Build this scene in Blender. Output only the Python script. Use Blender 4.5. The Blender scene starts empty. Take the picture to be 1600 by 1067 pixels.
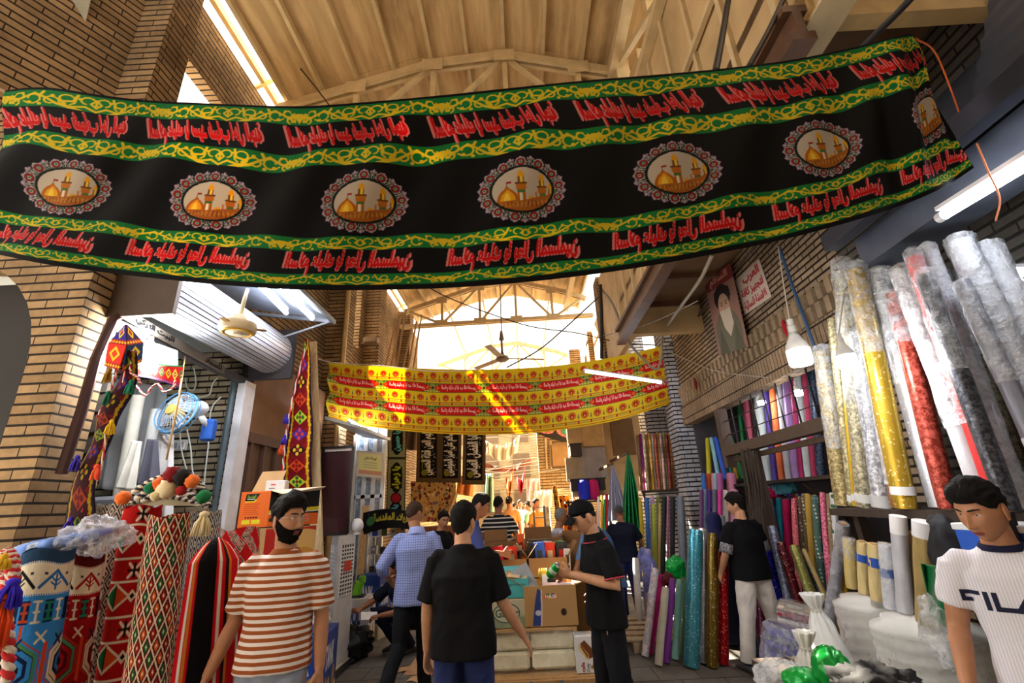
import bpy, math, random
import numpy as np
from mathutils import Vector, Matrix, noise
random.seed(7); rng = np.random.RandomState(7)
SC = bpy.context.scene; COL = SC.collection
PI = math.pi
# ---------------------------------------------------------------- camera (16 mm lens, tilted up, slight roll)
F = 710.0; CAM_H = 1.63
_up = Vector((-100, 1963, -710)).normalized()
_yv = Vector((20, -254, -710)); _yv = (_yv - _up*_yv.dot(_up)).normalized()
_xv = _yv.cross(_up)
R3 = Matrix((_xv, _yv, _up))                    # camera space -> world
cam_d = bpy.data.cameras.new('camera'); cam = bpy.data.objects.new('camera', cam_d); COL.objects.link(cam)
cam_d.sensor_width = 36.0; cam_d.lens = 36.0*F/1600.0; cam_d.clip_start = 0.05; cam_d.clip_end = 300
cam.matrix_world = Matrix.Translation((0, 0, CAM_H)) @ R3.to_4x4()
SC.camera = cam
# ---------------------------------------------------------------- sky, sun, exposure
w = bpy.data.worlds.new('sky'); SC.world = w; w.use_nodes = True
bg = w.node_tree.nodes['Background']; bg.inputs[0].default_value = (1.0, 0.93, 0.82, 1); bg.inputs[1].default_value = 1.0
sd = bpy.data.lights.new('sun', 'SUN'); sd.energy = 34.0; sd.angle = 0.01; sd.color = (1, 0.90, 0.72)
sun = bpy.data.objects.new('sun', sd); COL.objects.link(sun)
SUN_DIR = Vector((-0.50, 0.52, 0.67)).normalized()   # towards the sun
sun.rotation_euler = SUN_DIR.to_track_quat('Z', 'Y').to_euler()
SC.view_settings.view_transform = 'Standard'; SC.view_settings.look = 'None'
SC.view_settings.exposure = 1.55; SC.view_settings.gamma = 1.0; SC.view_settings.use_curve_mapping = False
SC.cycles.max_bounces = 8; SC.cycles.diffuse_bounces = 4; SC.cycles.transparent_max_bounces = 24
SC.cycles.sample_clamp_indirect = 6.0
# ---------------------------------------------------------------- helpers: pixel rays to places in the street
def ray(px, py): return R3 @ Vector((px-800.0, 533.5-py, -F))
def aY(px, py, y): d = ray(px, py); return Vector((0, 0, CAM_H)) + d*(y/d.y)
def aX(px, py, x): d = ray(px, py); return Vector((0, 0, CAM_H)) + d*(x/d.x)
def aZ(px, py, z): d = ray(px, py); return Vector((0, 0, CAM_H)) + d*((z-CAM_H)/d.z)
FWD = R3 @ Vector((0, 0, -1))
def pixm(p): q = p-Vector((0, 0, CAM_H)); return (q.dot(FWD)**2/q.length)/710.0
def lin(c):
    c = np.asarray(c, float)/255.0
    return np.where(c <= 0.04045, c/12.92, ((c+0.055)/1.055)**2.4)
def rgb(c): v = lin(c); return (float(v[0]), float(v[1]), float(v[2]), 1.0)
# ---------------------------------------------------------------- materials
MATS = {}
class NT:
    def __init__(s, name):
        s.m = bpy.data.materials.new(name); s.m.use_nodes = True; s.t = s.m.node_tree; s.t.nodes.clear()
        s.out = s.n('ShaderNodeOutputMaterial')
    def n(s, t, **k):
        x = s.t.nodes.new(t)
        for a, b in k.items(): setattr(x, a, b)
        return x
    def l(s, a, b): s.t.links.new(a, b)
    def coord(s, kind='Object', scale=(1, 1, 1)):
        c = s.n('ShaderNodeTexCoord'); m = s.n('ShaderNodeMapping'); m.inputs['Scale'].default_value = scale
        s.l(c.outputs[kind], m.inputs['Vector']); return m.outputs[0]
    def noise(s, vec, scale, detail=3, rough=.5):
        x = s.n('ShaderNodeTexNoise'); x.inputs['Scale'].default_value = scale; x.inputs['Detail'].default_value = detail
        x.inputs['Roughness'].default_value = rough; s.l(vec, x.inputs['Vector']); return x.outputs[0]
    def ramp(s, fac, stops):
        r = s.n('ShaderNodeValToRGB'); e = r.color_ramp.elements
        while len(e) < len(stops): e.new(.5)
        for i, (p, c) in enumerate(stops): e[i].position = p; e[i].color = c
        s.l(fac, r.inputs[0]); return r.outputs[0]
    def mix(s, fac, a, b, blend='MIX'):
        x = s.n('ShaderNodeMix', data_type='RGBA', blend_type=blend)
        for sock, v in ((x.inputs[0], fac), (x.inputs[6], a), (x.inputs[7], b)):
            if hasattr(v, 'is_linked'): s.l(v, sock)
            else: sock.default_value = v
        return x.outputs[2]
    def bump(s, h, strength=.3, dist=.01):
        b = s.n('ShaderNodeBump'); b.inputs['Strength'].default_value = strength; b.inputs['Distance'].default_value = dist
        s.l(h, b.inputs['Height']); return b.outputs[0]
    def princ(s, col, rough=.6, metal=0., normal=None, spec=.5, **kw):
        p = s.n('ShaderNodeBsdfPrincipled')
        for k, v in (('Base Color', col), ('Roughness', rough), ('Metallic', metal), ('Specular IOR Level', spec)):
            if hasattr(v, 'is_linked'): s.l(v, p.inputs[k])
            else: p.inputs[k].default_value = v
        if normal is not None: s.l(normal, p.inputs['Normal'])
        for k, v in kw.items(): p.inputs[k.replace('_', ' ')].default_value = v
        s.l(p.outputs[0], s.out.inputs[0]); return p
def mat(col, rough=.65, metal=0., var=.12, vscale=6., bump=0., bscale=40., spec=.4, kind='plain', name=None):
    key = (tuple(col), rough, metal, var, vscale, bump, bscale, spec, kind)
    if key in MATS: return MATS[key]
    t = NT(name or kind+'_%02x%02x%02x' % tuple(int(x) for x in col)); v = t.coord('Object'); c = rgb(col)
    n = t.noise(v, vscale, 4)
    lo = tuple(x*(1-var) for x in c[:3])+(1,); hi = tuple(min(1, x*(1+var)) for x in c[:3])+(1,)
    base = t.ramp(n, [(.3, lo), (.7, hi)]); nrm = None; r = rough
    if kind == 'sequin':
        vo = t.n('ShaderNodeTexVoronoi'); vo.inputs['Scale'].default_value = 95; t.l(v, vo.inputs['Vector'])
        pick = t.ramp(vo.outputs['Color'], [(.0, (0, 0, 0, 1)), (.80, (0, 0, 0, 1)), (.86, (1, 1, 1, 1))])
        base = t.mix(pick, base, tuple(min(1, x*1.5+.30) for x in c[:3])+(1,))
        nrm = t.bump(vo.outputs['Color'], .8, .02); metal = .55; r = .28
    elif kind == 'glitter':
        n2 = t.noise(v, 38, 5, .75); vo = t.n('ShaderNodeTexVoronoi'); vo.inputs['Scale'].default_value = 60; t.l(v, vo.inputs['Vector'])
        mx = t.ramp(n2, [(.44, (0, 0, 0, 1)), (.60, (1, 1, 1, 1))])
        base = t.mix(mx, tuple(x*.45 for x in c[:3])+(1,), tuple(min(1, x*1.25+.06) for x in c[:3])+(1,))
        nrm = t.bump(vo.outputs['Color'], .5, .01); metal = .45; r = .33
    elif kind == 'lace':
        vo = t.n('ShaderNodeTexVoronoi', feature='DISTANCE_TO_EDGE'); vo.inputs['Scale'].default_value = 30; t.l(v, vo.inputs['Vector'])
        mx = t.ramp(vo.outputs[0], [(.04, (1, 1, 1, 1)), (.12, (0, 0, 0, 1))])
        base = t.mix(mx, base, tuple(min(1, x*1.7+.12) for x in c[:3])+(1,))
    elif kind == 'dots':
        vo = t.n('ShaderNodeTexVoronoi'); vo.inputs['Scale'].default_value = 26; vo.inputs['Randomness'].default_value = .25; t.l(v, vo.inputs['Vector'])
        mx = t.ramp(vo.outputs[0], [(.22, (1, 1, 1, 1)), (.30, (0, 0, 0, 1))])
        base = t.mix(mx, base, (.75, .72, .62, 1))
    elif kind == 'cherry':
        vo = t.n('ShaderNodeTexVoronoi'); vo.inputs['Scale'].default_value = 14; t.l(v, vo.inputs['Vector'])
        mx = t.ramp(vo.outputs[0], [(.25, (1, 1, 1, 1)), (.32, (0, 0, 0, 1))])
        pc = t.ramp(vo.outputs['Color'], [(.5, (.5, .02, .02, 1)), (.55, (.03, .12, .04, 1))])
        base = t.mix(mx, base, pc)
    elif kind == 'satin': r = .30; nrm = t.bump(t.noise(t.coord('Object', (1, 1, .25)), 18, 3), .4, .02)
    elif kind == 'cloth': nrm = t.bump(t.noise(v, 12, 4), .35, .02)
    elif kind == 'wood':
        wv = t.coord('Object', (14, 14, 1.2)); n2 = t.noise(wv, 4, 6, .65)
        base = t.ramp(n2, [(.3, tuple(x*.62 for x in c[:3])+(1,)), (.65, hi)])
    elif kind == 'card':
        n2 = t.noise(v, 3, 5); base = t.ramp(n2, [(.3, tuple(x*.86 for x in c[:3])+(1,)), (.7, hi)])
    if nrm is None and bump: nrm = t.bump(t.noise(v, bscale, 4), bump, .01)
    t.princ(base, r, metal, nrm, spec); MATS[key] = t.m; return t.m
def emit(col, strength, name='lit'):
    key = (tuple(col), strength, 'emit')
    if key not in MATS:
        t = NT(name); e = t.n('ShaderNodeEmission'); e.inputs[0].default_value = rgb(col); e.inputs[1].default_value = strength
        t.l(e.outputs[0], t.out.inputs[0]); MATS[key] = t.m
    return MATS[key]
def plastic(tint=(235, 240, 245), opacity=.25, rough=.15, name='clear_plastic'):
    key = (tuple(tint), opacity, rough, 'pl')
    if key not in MATS:
        t = NT(name); v = t.coord('Object'); n = t.noise(v, 14, 4, .6)
        p = t.n('ShaderNodeBsdfPrincipled'); p.inputs['Base Color'].default_value = rgb(tint); p.inputs['Roughness'].default_value = rough
        p.inputs['Specular IOR Level'].default_value = .8
        t.l(t.bump(n, .9, .06), p.inputs['Normal'])
        tr = t.n('ShaderNodeBsdfTransparent'); mx = t.n('ShaderNodeMixShader')
        f = t.ramp(n, [(.35, (opacity*.55,)*3+(1,)), (.68, (min(1, opacity*1.9),)*3+(1,))])
        t.l(f, mx.inputs[0]); t.l(tr.outputs[0], mx.inputs[1]); t.l(p.outputs[0], mx.inputs[2]); t.l(mx.outputs[0], t.out.inputs[0])
        MATS[key] = t.m
    return MATS[key]
def painted(rough=.75, name='printed_cloth', trans=0., spec=.25, fuzz=0., bumpk=0.):
    key = ('painted', rough, name, trans, fuzz)
    if key not in MATS:
        t = NT(name); a = t.n('ShaderNodeVertexColor'); a.layer_name = 'paint'
        nrm = t.bump(t.noise(t.coord('Object'), 60 if fuzz else 8, 4), fuzz or bumpk or .15, .01)
        p = t.princ(a.outputs[0], rough, 0, nrm, spec)
        if trans:
            tl = t.n('ShaderNodeBsdfTranslucent'); t.l(a.outputs[0], tl.inputs[0]); mx = t.n('ShaderNodeMixShader'); mx.inputs[0].default_value = trans
            t.l(p.outputs[0], mx.inputs[1]); t.l(tl.outputs[0], mx.inputs[2]); t.l(mx.outputs[0], t.out.inputs[0])
        MATS[key] = t.m
    return MATS[key]
def brick(c1, c2, mortar, bw=.25, bh=.075, ms=.012, soldier=False, dirt=.5, name='brick'):
    key = ('brick', tuple(c1), tuple(c2), tuple(mortar), bw, bh, ms, soldier, dirt)
    if key not in MATS:
        t = NT(name); v = t.coord('UV', (2.0, 1, 1)); ov = t.coord('Object')
        b = t.n('ShaderNodeTexBrick', offset=.5); b.inputs['Scale'].default_value = 1
        b.inputs['Brick Width'].default_value = bw*2.0; b.inputs['Row Height'].default_value = bh
        b.inputs['Mortar Size'].default_value = ms; b.inputs['Mortar Smooth'].default_value = .15; b.inputs['Bias'].default_value = -.1
        b.inputs['Color1'].default_value = rgb(c1); b.inputs['Color2'].default_value = rgb(c2); b.inputs['Mortar'].default_value = rgb(mortar)
        t.l(v, b.inputs['Vector'])
        n = t.noise(ov, 1.3, 5, .6); n2 = t.noise(ov, 22, 3)
        d = t.ramp(n, [(.32, (1-dirt,)*3+(1,)), (.62, (1, 1, 1, 1))]); d2 = t.ramp(n2, [(.3, (.78,)*3+(1,)), (.7, (1.0,)*3+(1,))])
        c = t.mix(1.0, t.mix(1.0, b.outputs[0], d, 'MULTIPLY'), d2, 'MULTIPLY')
        inv = t.n('ShaderNodeMath', operation='SUBTRACT'); inv.inputs[0].default_value = 1.0; t.l(b.outputs['Fac'], inv.inputs[1])
        t.princ(c, .85, 0, t.bump(inv.outputs[0], .9, .02), .2); MATS[key] = t.m
    return MATS[key]
# ---------------------------------------------------------------- mesh building
class MB:
    def __init__(s): s.v = []; s.f = []; s.mi = []; s.cur = 0
    def add(s, vs, fs):
        o = len(s.v); s.v += [tuple(v) for v in vs]; s.f += [tuple(i+o for i in f) for f in fs]; s.mi += [s.cur]*len(fs); return s
    def box(s, c, d, rot=None, bev=0.):
        x, y, z = d[0]/2, d[1]/2, d[2]/2
        if bev:
            b = min(bev, .45*min(d)); pts = []
            for zz, k in ((-z, b), (-z+b, 0), (z-b, 0), (z, b)):
                X, Y = x-k, y-k; q = b if not k else b*.6
                pts += [(-X+q, -Y, zz), (X-q, -Y, zz), (X, -Y+q, zz), (X, Y-q, zz), (X-q, Y, zz), (-X+q, Y, zz), (-X, Y-q, zz), (-X, -Y+q, zz)]
            fs = [tuple(range(7, -1, -1)), tuple(range(24, 32))]
            for r in range(3):
                for i in range(8): fs.append((r*8+i, r*8+(i+1) % 8, (r+1)*8+(i+1) % 8, (r+1)*8+i))
        else:
            pts = [(-x, -y, -z), (x, -y, -z), (x, y, -z), (-x, y, -z), (-x, -y, z), (x, -y, z), (x, y, z), (-x, y, z)]
            fs = [(3, 2, 1, 0), (4, 5, 6, 7), (0, 1, 5, 4), (1, 2, 6, 5), (2, 3, 7, 6), (3, 0, 4, 7)]
        m = rot if isinstance(rot, Matrix) else (Matrix.Rotation(rot, 3, 'Z') if rot else Matrix.Identity(3))
        return s.add([m @ Vector(p)+Vector(c) for p in pts], fs)
    def span(s, a, b): return s.box([(a[i]+b[i])/2 for i in range(3)], [abs(b[i]-a[i]) for i in range(3)])
    def beam(s, a, b, wd, ht, upv=(0, 0, 1)):
        a = Vector(a); b = Vector(b); d = (b-a); L = d.length; d.normalize(); u = Vector(upv); sd = d.cross(u)
        if sd.length < 1e-4: sd = d.cross(Vector((1, 0, 0)))
        sd.normalize(); u = sd.cross(d); m = Matrix((sd, d, u)).transposed()
        return s.box((a+b)/2, (wd, L, ht), m)
    def loft(s, rings, cap=True):
        n = len(rings[0]); vs = [p for r in rings for p in r]; fs = []
        for k in range(len(rings)-1):
            for i in range(n): fs.append((k*n+i, k*n+(i+1) % n, (k+1)*n+(i+1) % n, (k+1)*n+i))
        if cap: fs.append(tuple(range(n-1, -1, -1))); fs.append(tuple((len(rings)-1)*n+i for i in range(n)))
        return s.add(vs, fs)
    def tube(s, pts, rad, n=10, cap=True, flat=1.0):
        pts = [Vector(p) for p in pts]; N = len(pts); rr = rad if hasattr(rad, '__len__') else [rad]*N
        rings = []; u = None
        for i, p in enumerate(pts):
            d = (pts[min(i+1, N-1)]-pts[max(i-1, 0)]).normalized()
            if u is None:
                u = d.cross(Vector((0, 1, 0)))
                if u.length < .1: u = d.cross(Vector((1, 0, 0)))
            u = (u-d*u.dot(d)).normalized(); w2 = d.cross(u)
            rings.append([p+u*(math.cos(2*PI*k/n)*rr[i])+w2*(math.sin(2*PI*k/n)*rr[i]*flat) for k in range(n)])
        return s.loft(rings, cap)
    def lathe(s, prof, c=(0, 0, 0), n=24, rot=None):
        m = rot if rot is not None else Matrix.Identity(3)
        return s.loft([[m @ Vector((r*math.cos(2*PI*k/n), r*math.sin(2*PI*k/n), z))+Vector(c) for k in range(n)] for r, z in prof])
    def ell(s, c, r, n=16, m=10, rot=None):
        return s.lathe([(max(1e-3, math.sin(PI*i/m)), -math.cos(PI*i/m)) for i in range(m+1)], c, n, (rot or Matrix.Identity(3)) @ Matrix.Diagonal(r))
    def grid(s, fn, nu, nv, closed=False):
        vs = [fn(i/(nu-1 if not closed else nu), j/(nv-1)) for j in range(nv) for i in range(nu)]; fs = []
        for j in range(nv-1):
            for i in range(nu if closed else nu-1): fs.append((j*nu+i, j*nu+(i+1) % nu, (j+1)*nu+(i+1) % nu, (j+1)*nu+i))
        return s.add(vs, fs)
    def poly(s, pts, ext):
        n = len(pts); e = Vector(ext); vs = [Vector(p) for p in pts]+[Vector(p)+e for p in pts]
        return s.add(vs, [tuple(range(n-1, -1, -1)), tuple(range(n, 2*n))]+[(i, (i+1) % n, n+(i+1) % n, n+i) for i in range(n)])
def link(o, parent=None):
    COL.objects.link(o)
    if parent is not None: o.parent = parent
    return o
def boxuv(me):
    n = len(me.loops); co = np.empty(len(me.vertices)*3, np.float32); me.vertices.foreach_get('co', co); co = co.reshape(-1, 3)
    uvl = me.uv_layers.new(name='UVMap'); uv = np.zeros((n, 2), np.float32)
    for p in me.polygons:
        nx, ny, nz = p.normal
        for li in p.loop_indices:
            x, y, z = co[me.loops[li].vertex_index]
            if abs(nz) > .75: uv[li] = (x, y)
            else:
                h = math.hypot(nx, ny); uv[li] = ((-ny*x+nx*y)/h, z)
    uvl.data.foreach_set('uv', uv.ravel())
def obj(name, mb, mats, parent=None, smooth=False, uv=False, label=None, cat=None, group=None, kind=None, origin=None):
    me = bpy.data.meshes.new(name)
    vs = mb.v
    if origin is not None: vs = [(v[0]-origin[0], v[1]-origin[1], v[2]-origin[2]) for v in vs]
    me.from_pydata(vs, [], mb.f)
    for m in (mats if isinstance(mats, (list, tuple)) else [mats]): me.materials.append(m)
    if any(mb.mi): me.polygons.foreach_set('material_index', mb.mi)
    if smooth: me.polygons.foreach_set('use_smooth', [True]*len(me.polygons))
    if smooth == 'auto':
        me.set_sharp_from_angle(angle=math.radians(40))
    if uv: boxuv(me)
    o = bpy.data.objects.new(name, me); link(o, parent)
    if origin is not None and parent is None: o.location = origin
    return tag(o, label, cat, group, kind)
def tag(o, label=None, cat=None, group=None, kind=None):
    for k, v in (('label', label), ('category', cat), ('group', group), ('kind', kind)):
        if v: o[k] = v
    return o
def thing(name, label, cat, loc=(0, 0, 0), rz=0., group=None, rot=None):
    o = bpy.data.objects.new(name, None); o.empty_display_size = .1; COL.objects.link(o); o.location = loc
    o.rotation_euler = rot or (0, 0, rz); return tag(o, label, cat, group)
def struct(name, mb, m, uv=True, smooth=False): return obj(name, mb, m, uv=uv, smooth=smooth, kind='structure')
def copytree(o, parent=None):
    c = o.copy(); link(c, parent)
    for ch in list(o.children): copytree(ch, c)
    return c
def sstep(a, b, x): t = np.clip((x-a)/(b-a), 0, 1); return t*t*(3-2*t)
# ---------------------------------------------------------------- painting on fine meshes (pattern lives in a colour attribute)
class Canvas:
    def __init__(s, W, H, col=(0, 0, 0)):
        s.W, s.H = W, H; s.a = np.empty((H, W, 3)); s.a[:] = col; s.Y, s.X = np.mgrid[0:H, 0:W].astype(float); s.X += .5; s.Y += .5
    def put(s, mask, col):
        m = np.clip(mask, 0, 1)[..., None]; s.a = s.a*(1-m)+np.array(col, float)*m; return s
    def win(s, x0, y0, x1, y1):
        return max(0, int(x0)-1), max(0, int(y0)-1), min(s.W, int(x1)+2), min(s.H, int(y1)+2)
    def _sub(s, b, fn, col):
        x0, y0, x1, y1 = s.win(*b)
        if x1 <= x0 or y1 <= y0: return s
        m = np.clip(fn(s.X[y0:y1, x0:x1], s.Y[y0:y1, x0:x1]), 0, 1)[..., None]
        s.a[y0:y1, x0:x1] = s.a[y0:y1, x0:x1]*(1-m)+np.array(col, float)*m; return s
    def rect(s, x0, y0, x1, y1, col): return s._sub((x0, y0, x1, y1), lambda X, Y: (np.clip(np.minimum(X-x0, x1-X)+.5, 0, 1)*np.clip(np.minimum(Y-y0, y1-Y)+.5, 0, 1)), col)
    def ell(s, cx, cy, rx, ry, col, ring=None):
        def fn(X, Y):
            d = (1-np.hypot((X-cx)/rx, (Y-cy)/ry))*min(rx, ry)+.5
            return d if ring is None else np.minimum(d, ring+1-d)
        return s._sub((cx-rx, cy-ry, cx+rx, cy+ry), fn, col)
    def line(s, pts, wd, col):
        for (x0, y0), (x1, y1) in zip(pts[:-1], pts[1:]):
            L2 = (x1-x0)**2+(y1-y0)**2+1e-9
            def fn(X, Y):
                t = np.clip(((X-x0)*(x1-x0)+(Y-y0)*(y1-y0))/L2, 0, 1)
                return wd/2-np.hypot(X-x0-t*(x1-x0), Y-y0-t*(y1-y0))+.5
            s._sub((min(x0, x1)-wd, min(y0, y1)-wd, max(x0, x1)+wd, max(y0, y1)+wd), fn, col)
        return s
    def poly(s, pts, col):
        xs = [p[0] for p in pts]; ys = [p[1] for p in pts]
        def fn(X, Y):
            c = np.zeros(X.shape, bool); n = len(pts)
            for i in range(n):
                (x1, y1), (x2, y2) = pts[i], pts[(i+1) % n]
                if y1 == y2: continue
                c ^= ((y1 > Y) != (y2 > Y)) & (X < (x2-x1)*(Y-y1)/(y2-y1)+x1)
            return c.astype(float)
        return s._sub((min(xs), min(ys), max(xs), max(ys)), fn, col)
    def text(s, m, x0, y0, x1, y1, col, mirror=False, shear=0.):
        """stamp a glyph mask (from glyphs()) stretched into the box"""
        M = m[:, ::-1] if mirror else m; h, wd = M.shape
        def fn(X, Y):
            u = ((X-x0+shear*(Y-y1))/(x1-x0)*wd-.5); v = ((Y-y0)/(y1-y0)*h-.5); ok = (u > -.5) & (u < wd-.5) & (v > -.5) & (v < h-.5)
            u0 = np.clip(np.floor(u), 0, wd-2).astype(int); v0 = np.clip(np.floor(v), 0, h-2).astype(int)
            fu = np.clip(u-u0, 0, 1); fv = np.clip(v-v0, 0, 1)
            r = (M[v0, u0]*(1-fu)+M[v0, u0+1]*fu)*(1-fv)+(M[v0+1, u0]*(1-fu)+M[v0+1, u0+1]*fu)*fv
            return r*ok
        e = abs(shear*(y1-y0)); return s._sub((x0-e, y0, x1+e, y1), fn, col)
_AR = {}
for i, ch in enumerate('\u0621\u0622\u0623\u0624\u0625\u0626\u0627\u0628\u0629\u062a\u062b\u062c\u062d\u062e\u062f\u0630\u0631\u0632\u0633\u0634\u0635\u0636\u0637\u0638\u0639\u063a\u0641\u0642\u0643\u0644\u0645\u0646\u0647\u0648\u0649\u064a'):
    pass
_cp = 0xFE80
for ch, nf in zip('\u0621\u0622\u0623\u0624\u0625\u0626\u0627\u0628\u0629\u062a\u062b\u062c\u062d\u062e\u062f\u0630\u0631\u0632\u0633\u0634\u0635\u0636\u0637\u0638\u0639\u063a\u0641\u0642\u0643\u0644\u0645\u0646\u0647\u0648\u0649\u064a',
                  (1, 2, 2, 2, 2, 4, 2, 4, 2, 4, 4, 4, 4, 4, 2, 2, 2, 2, 4, 4, 4, 4, 4, 4, 4, 4, 4, 4, 4, 4, 4, 4, 4, 2, 2, 4)):
    _AR[ch] = (_cp, nf); _cp += nf
def shape_ar(t):
    out = []; n = len(t)
    for i, ch in enumerate(t):
        if ch not in _AR: out.append(ch); continue
        cp, nf = _AR[ch]
        pj = i > 0 and t[i-1] in _AR and _AR[t[i-1]][1] == 4
        nj = nf == 4 and i+1 < n and t[i+1] in _AR and _AR[t[i+1]][1] > 1
        pj = pj and nf > 1
        out.append(chr(cp+(0 if not pj and not nj else 1 if pj and not nj else 2 if nj and not pj else 3)))
    r = ''.join(out)
    for a, b, l2 in (('\ufedf\ufe8e', '\ufefb', 0), ('\ufee0\ufe8e', '\ufefc', 0)): r = r.replace(a, b)
    return r[::-1]
_GL = {}
def glyphs(text, H=64, bold=0., arabic=False, squeeze=1.):
    """coverage mask of a line of lettering, cropped to its ink"""
    key = (text, H, bold, squeeze)
    if key in _GL: return _GL[key]
    c = bpy.data.curves.new('lettering', 'FONT'); c.body = shape_ar(text) if arabic else text; c.size = 1.0; c.offset = bold; c.resolution_u = 3
    o = bpy.data.objects.new('lettering', c); COL.objects.link(o); dg = bpy.context.evaluated_depsgraph_get(); dg.update()
    me = bpy.data.meshes.new_from_object(o.evaluated_get(dg)); me.calc_loop_triangles()
    V = np.array([v.co[:2] for v in me.vertices]); T = np.array([t.vertices[:] for t in me.loop_triangles])
    bpy.data.objects.remove(o); bpy.data.curves.remove(c); bpy.data.meshes.remove(me)
    lo, hi = V.min(0), V.max(0); SS = 2; k = H*SS/(hi[1]-lo[1]); W = max(4, int((hi[0]-lo[0])*k*squeeze))
    P = (V-lo)*k; P[:, 0] *= squeeze; P[:, 1] = H*SS-P[:, 1]; M = np.zeros((H*SS, W+SS), float)
    for a, b, d in T:
        q = P[[a, b, d]]; x0, y0 = np.floor(q.min(0)).astype(int); x1, y1 = np.ceil(q.max(0)).astype(int)+1
        x0, y0 = max(0, x0), max(0, y0); x1, y1 = min(M.shape[1], x1), min(M.shape[0], y1)
        if x1 <= x0 or y1 <= y0: continue
        Y, X = np.mgrid[y0:y1, x0:x1]+.5
        e = [(q[(i+1) % 3, 0]-q[i, 0])*(Y-q[i, 1])-(q[(i+1) % 3, 1]-q[i, 1])*(X-q[i, 0]) for i in range(3)]
        ins = ((e[0] >= -1e-6) & (e[1] >= -1e-6) & (e[2] >= -1e-6)) | ((e[0] <= 1e-6) & (e[1] <= 1e-6) & (e[2] <= 1e-6))
        M[y0:y1, x0:x1][ins] = 1
    M = M[:, :M.shape[1]//SS*SS]; M = M.reshape(H, SS, -1, SS).mean((1, 3)); _GL[key] = M; return M
def fatten(m, px):
    h, w_ = m.shape; p = np.pad(m, px); o = np.zeros_like(p)
    for dx in range(-px, px+1):
        for dy in range(-px, px+1):
            if dx*dx+dy*dy <= px*px+.5: o = np.maximum(o, np.roll(np.roll(p, dx, 1), dy, 0))
    return o
def sheet(name, cv, P, material, parent=None, closed=False, thick=0., **kw):
    """mesh whose vertices carry the canvas colours; P = (H,W,3) positions, row 0 = top of the canvas"""
    H, W = cv.H, cv.W; P = np.asarray(P, np.float32).reshape(H, W, 3); n = H*W
    me = bpy.data.meshes.new(name); idx = np.arange(n).reshape(H, W)
    if closed: a = idx[:-1, :]; b = np.roll(idx, -1, 1)[:-1, :]; c = np.roll(idx, -1, 1)[1:, :]; d = idx[1:, :]
    else: a = idx[:-1, :-1]; b = idx[:-1, 1:]; c = idx[1:, 1:]; d = idx[1:, :-1]
    q = np.stack([d.ravel(), c.ravel(), b.ravel(), a.ravel()], 1)
    me.vertices.add(n); me.vertices.foreach_set('co', P.ravel())
    me.loops.add(q.size); me.loops.foreach_set('vertex_index', q.ravel().astype(np.int32))
    me.polygons.add(len(q)); me.polygons.foreach_set('loop_start', np.arange(0, q.size, 4, dtype=np.int32))
    try: me.polygons.foreach_set('loop_total', np.full(len(q), 4, np.int32))
    except Exception: pass
    me.polygons.foreach_set('use_smooth', np.ones(len(q), bool)); me.update(calc_edges=True)
    at = me.color_attributes.new('paint', 'FLOAT_COLOR', 'POINT'); buf = np.ones((n, 4), np.float32); buf[:, :3] = lin(cv.a.reshape(-1, 3)); at.data.foreach_set('color', buf.ravel())
    me.materials.append(material); o = bpy.data.objects.new(name, me); link(o, parent)
    if thick: md = o.modifiers.new('thickness', 'SOLIDIFY'); md.thickness = thick; md.offset = 0
    return tag(o, **kw)
def flatsheet(name, cv, c00, c10, c01, material, parent=None, thick=.004, off=0., **kw):
    """flat printed panel; c00 top-left, c10 top-right, c01 bottom-left"""
    a, b, c = (np.array(v, float) for v in (c00, c10, c01)); u = np.linspace(0, 1, cv.W)[None, :, None]; v = np.linspace(0, 1, cv.H)[:, None, None]
    return sheet(name, cv, a+(b-a)*u+(c-a)*v, material, parent, thick=thick, **kw)
def interp(xs, ys, x): return np.interp(x, xs, ys)
def spline(xs, ys, x):
    """smooth (Catmull-Rom style) interpolation of columns of ys at x"""
    xs = np.asarray(xs, float); ys = np.asarray(ys, float); m = np.gradient(ys, xs, axis=0); x = np.asarray(x, float)
    i = np.clip(np.searchsorted(xs, x)-1, 0, len(xs)-2); h = (xs[i+1]-xs[i]); t = (x-xs[i])/h
    if ys.ndim > 1: h = h[:, None]; t = t[:, None]
    return ys[i]*(2*t**3-3*t**2+1)+m[i]*h*(t**3-2*t**2+t)+ys[i+1]*(-2*t**3+3*t**2)+m[i+1]*h*(t**3-t**2)
# ================================================================ THE SETTING
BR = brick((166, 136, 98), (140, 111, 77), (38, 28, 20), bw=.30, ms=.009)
BRL = brick((205, 190, 160), (184, 168, 136), (48, 40, 32))
BRP = brick((190, 165, 135), (160, 136, 106), (52, 40, 32), bw=.21, bh=.068)
BRS = brick((176, 150, 122), (160, 135, 108), (50, 38, 30), bw=.068, bh=.21, ms=.009)
BRW = brick((205, 205, 212), (186, 186, 196), (40, 38, 42), bw=.26, bh=.078)
PLAST = mat((196, 164, 112), .9, var=.25, vscale=3, bump=.5, bscale=14, name='plaster')
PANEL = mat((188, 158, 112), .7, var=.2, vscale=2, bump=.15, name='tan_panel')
STEEL = mat((196, 172, 130), .55, var=.12, name='painted_steel')
RUST = mat((92, 62, 42), .6, var=.25, name='brown_steel')
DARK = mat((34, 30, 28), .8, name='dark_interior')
GREYM = mat((120, 124, 130), .45, .4, var=.1, name='grey_metal')
WHITEP = mat((222, 222, 222), .5, var=.05, name='white_paint')
b = MB().span((-7, -10.6, -.2), (7, 42, 0))
struct('floor', b, brick((132, 126, 118), (112, 107, 101), (70, 66, 62), bw=.40, bh=.40, ms=.008, dirt=.35, name='stone_paving'))
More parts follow.
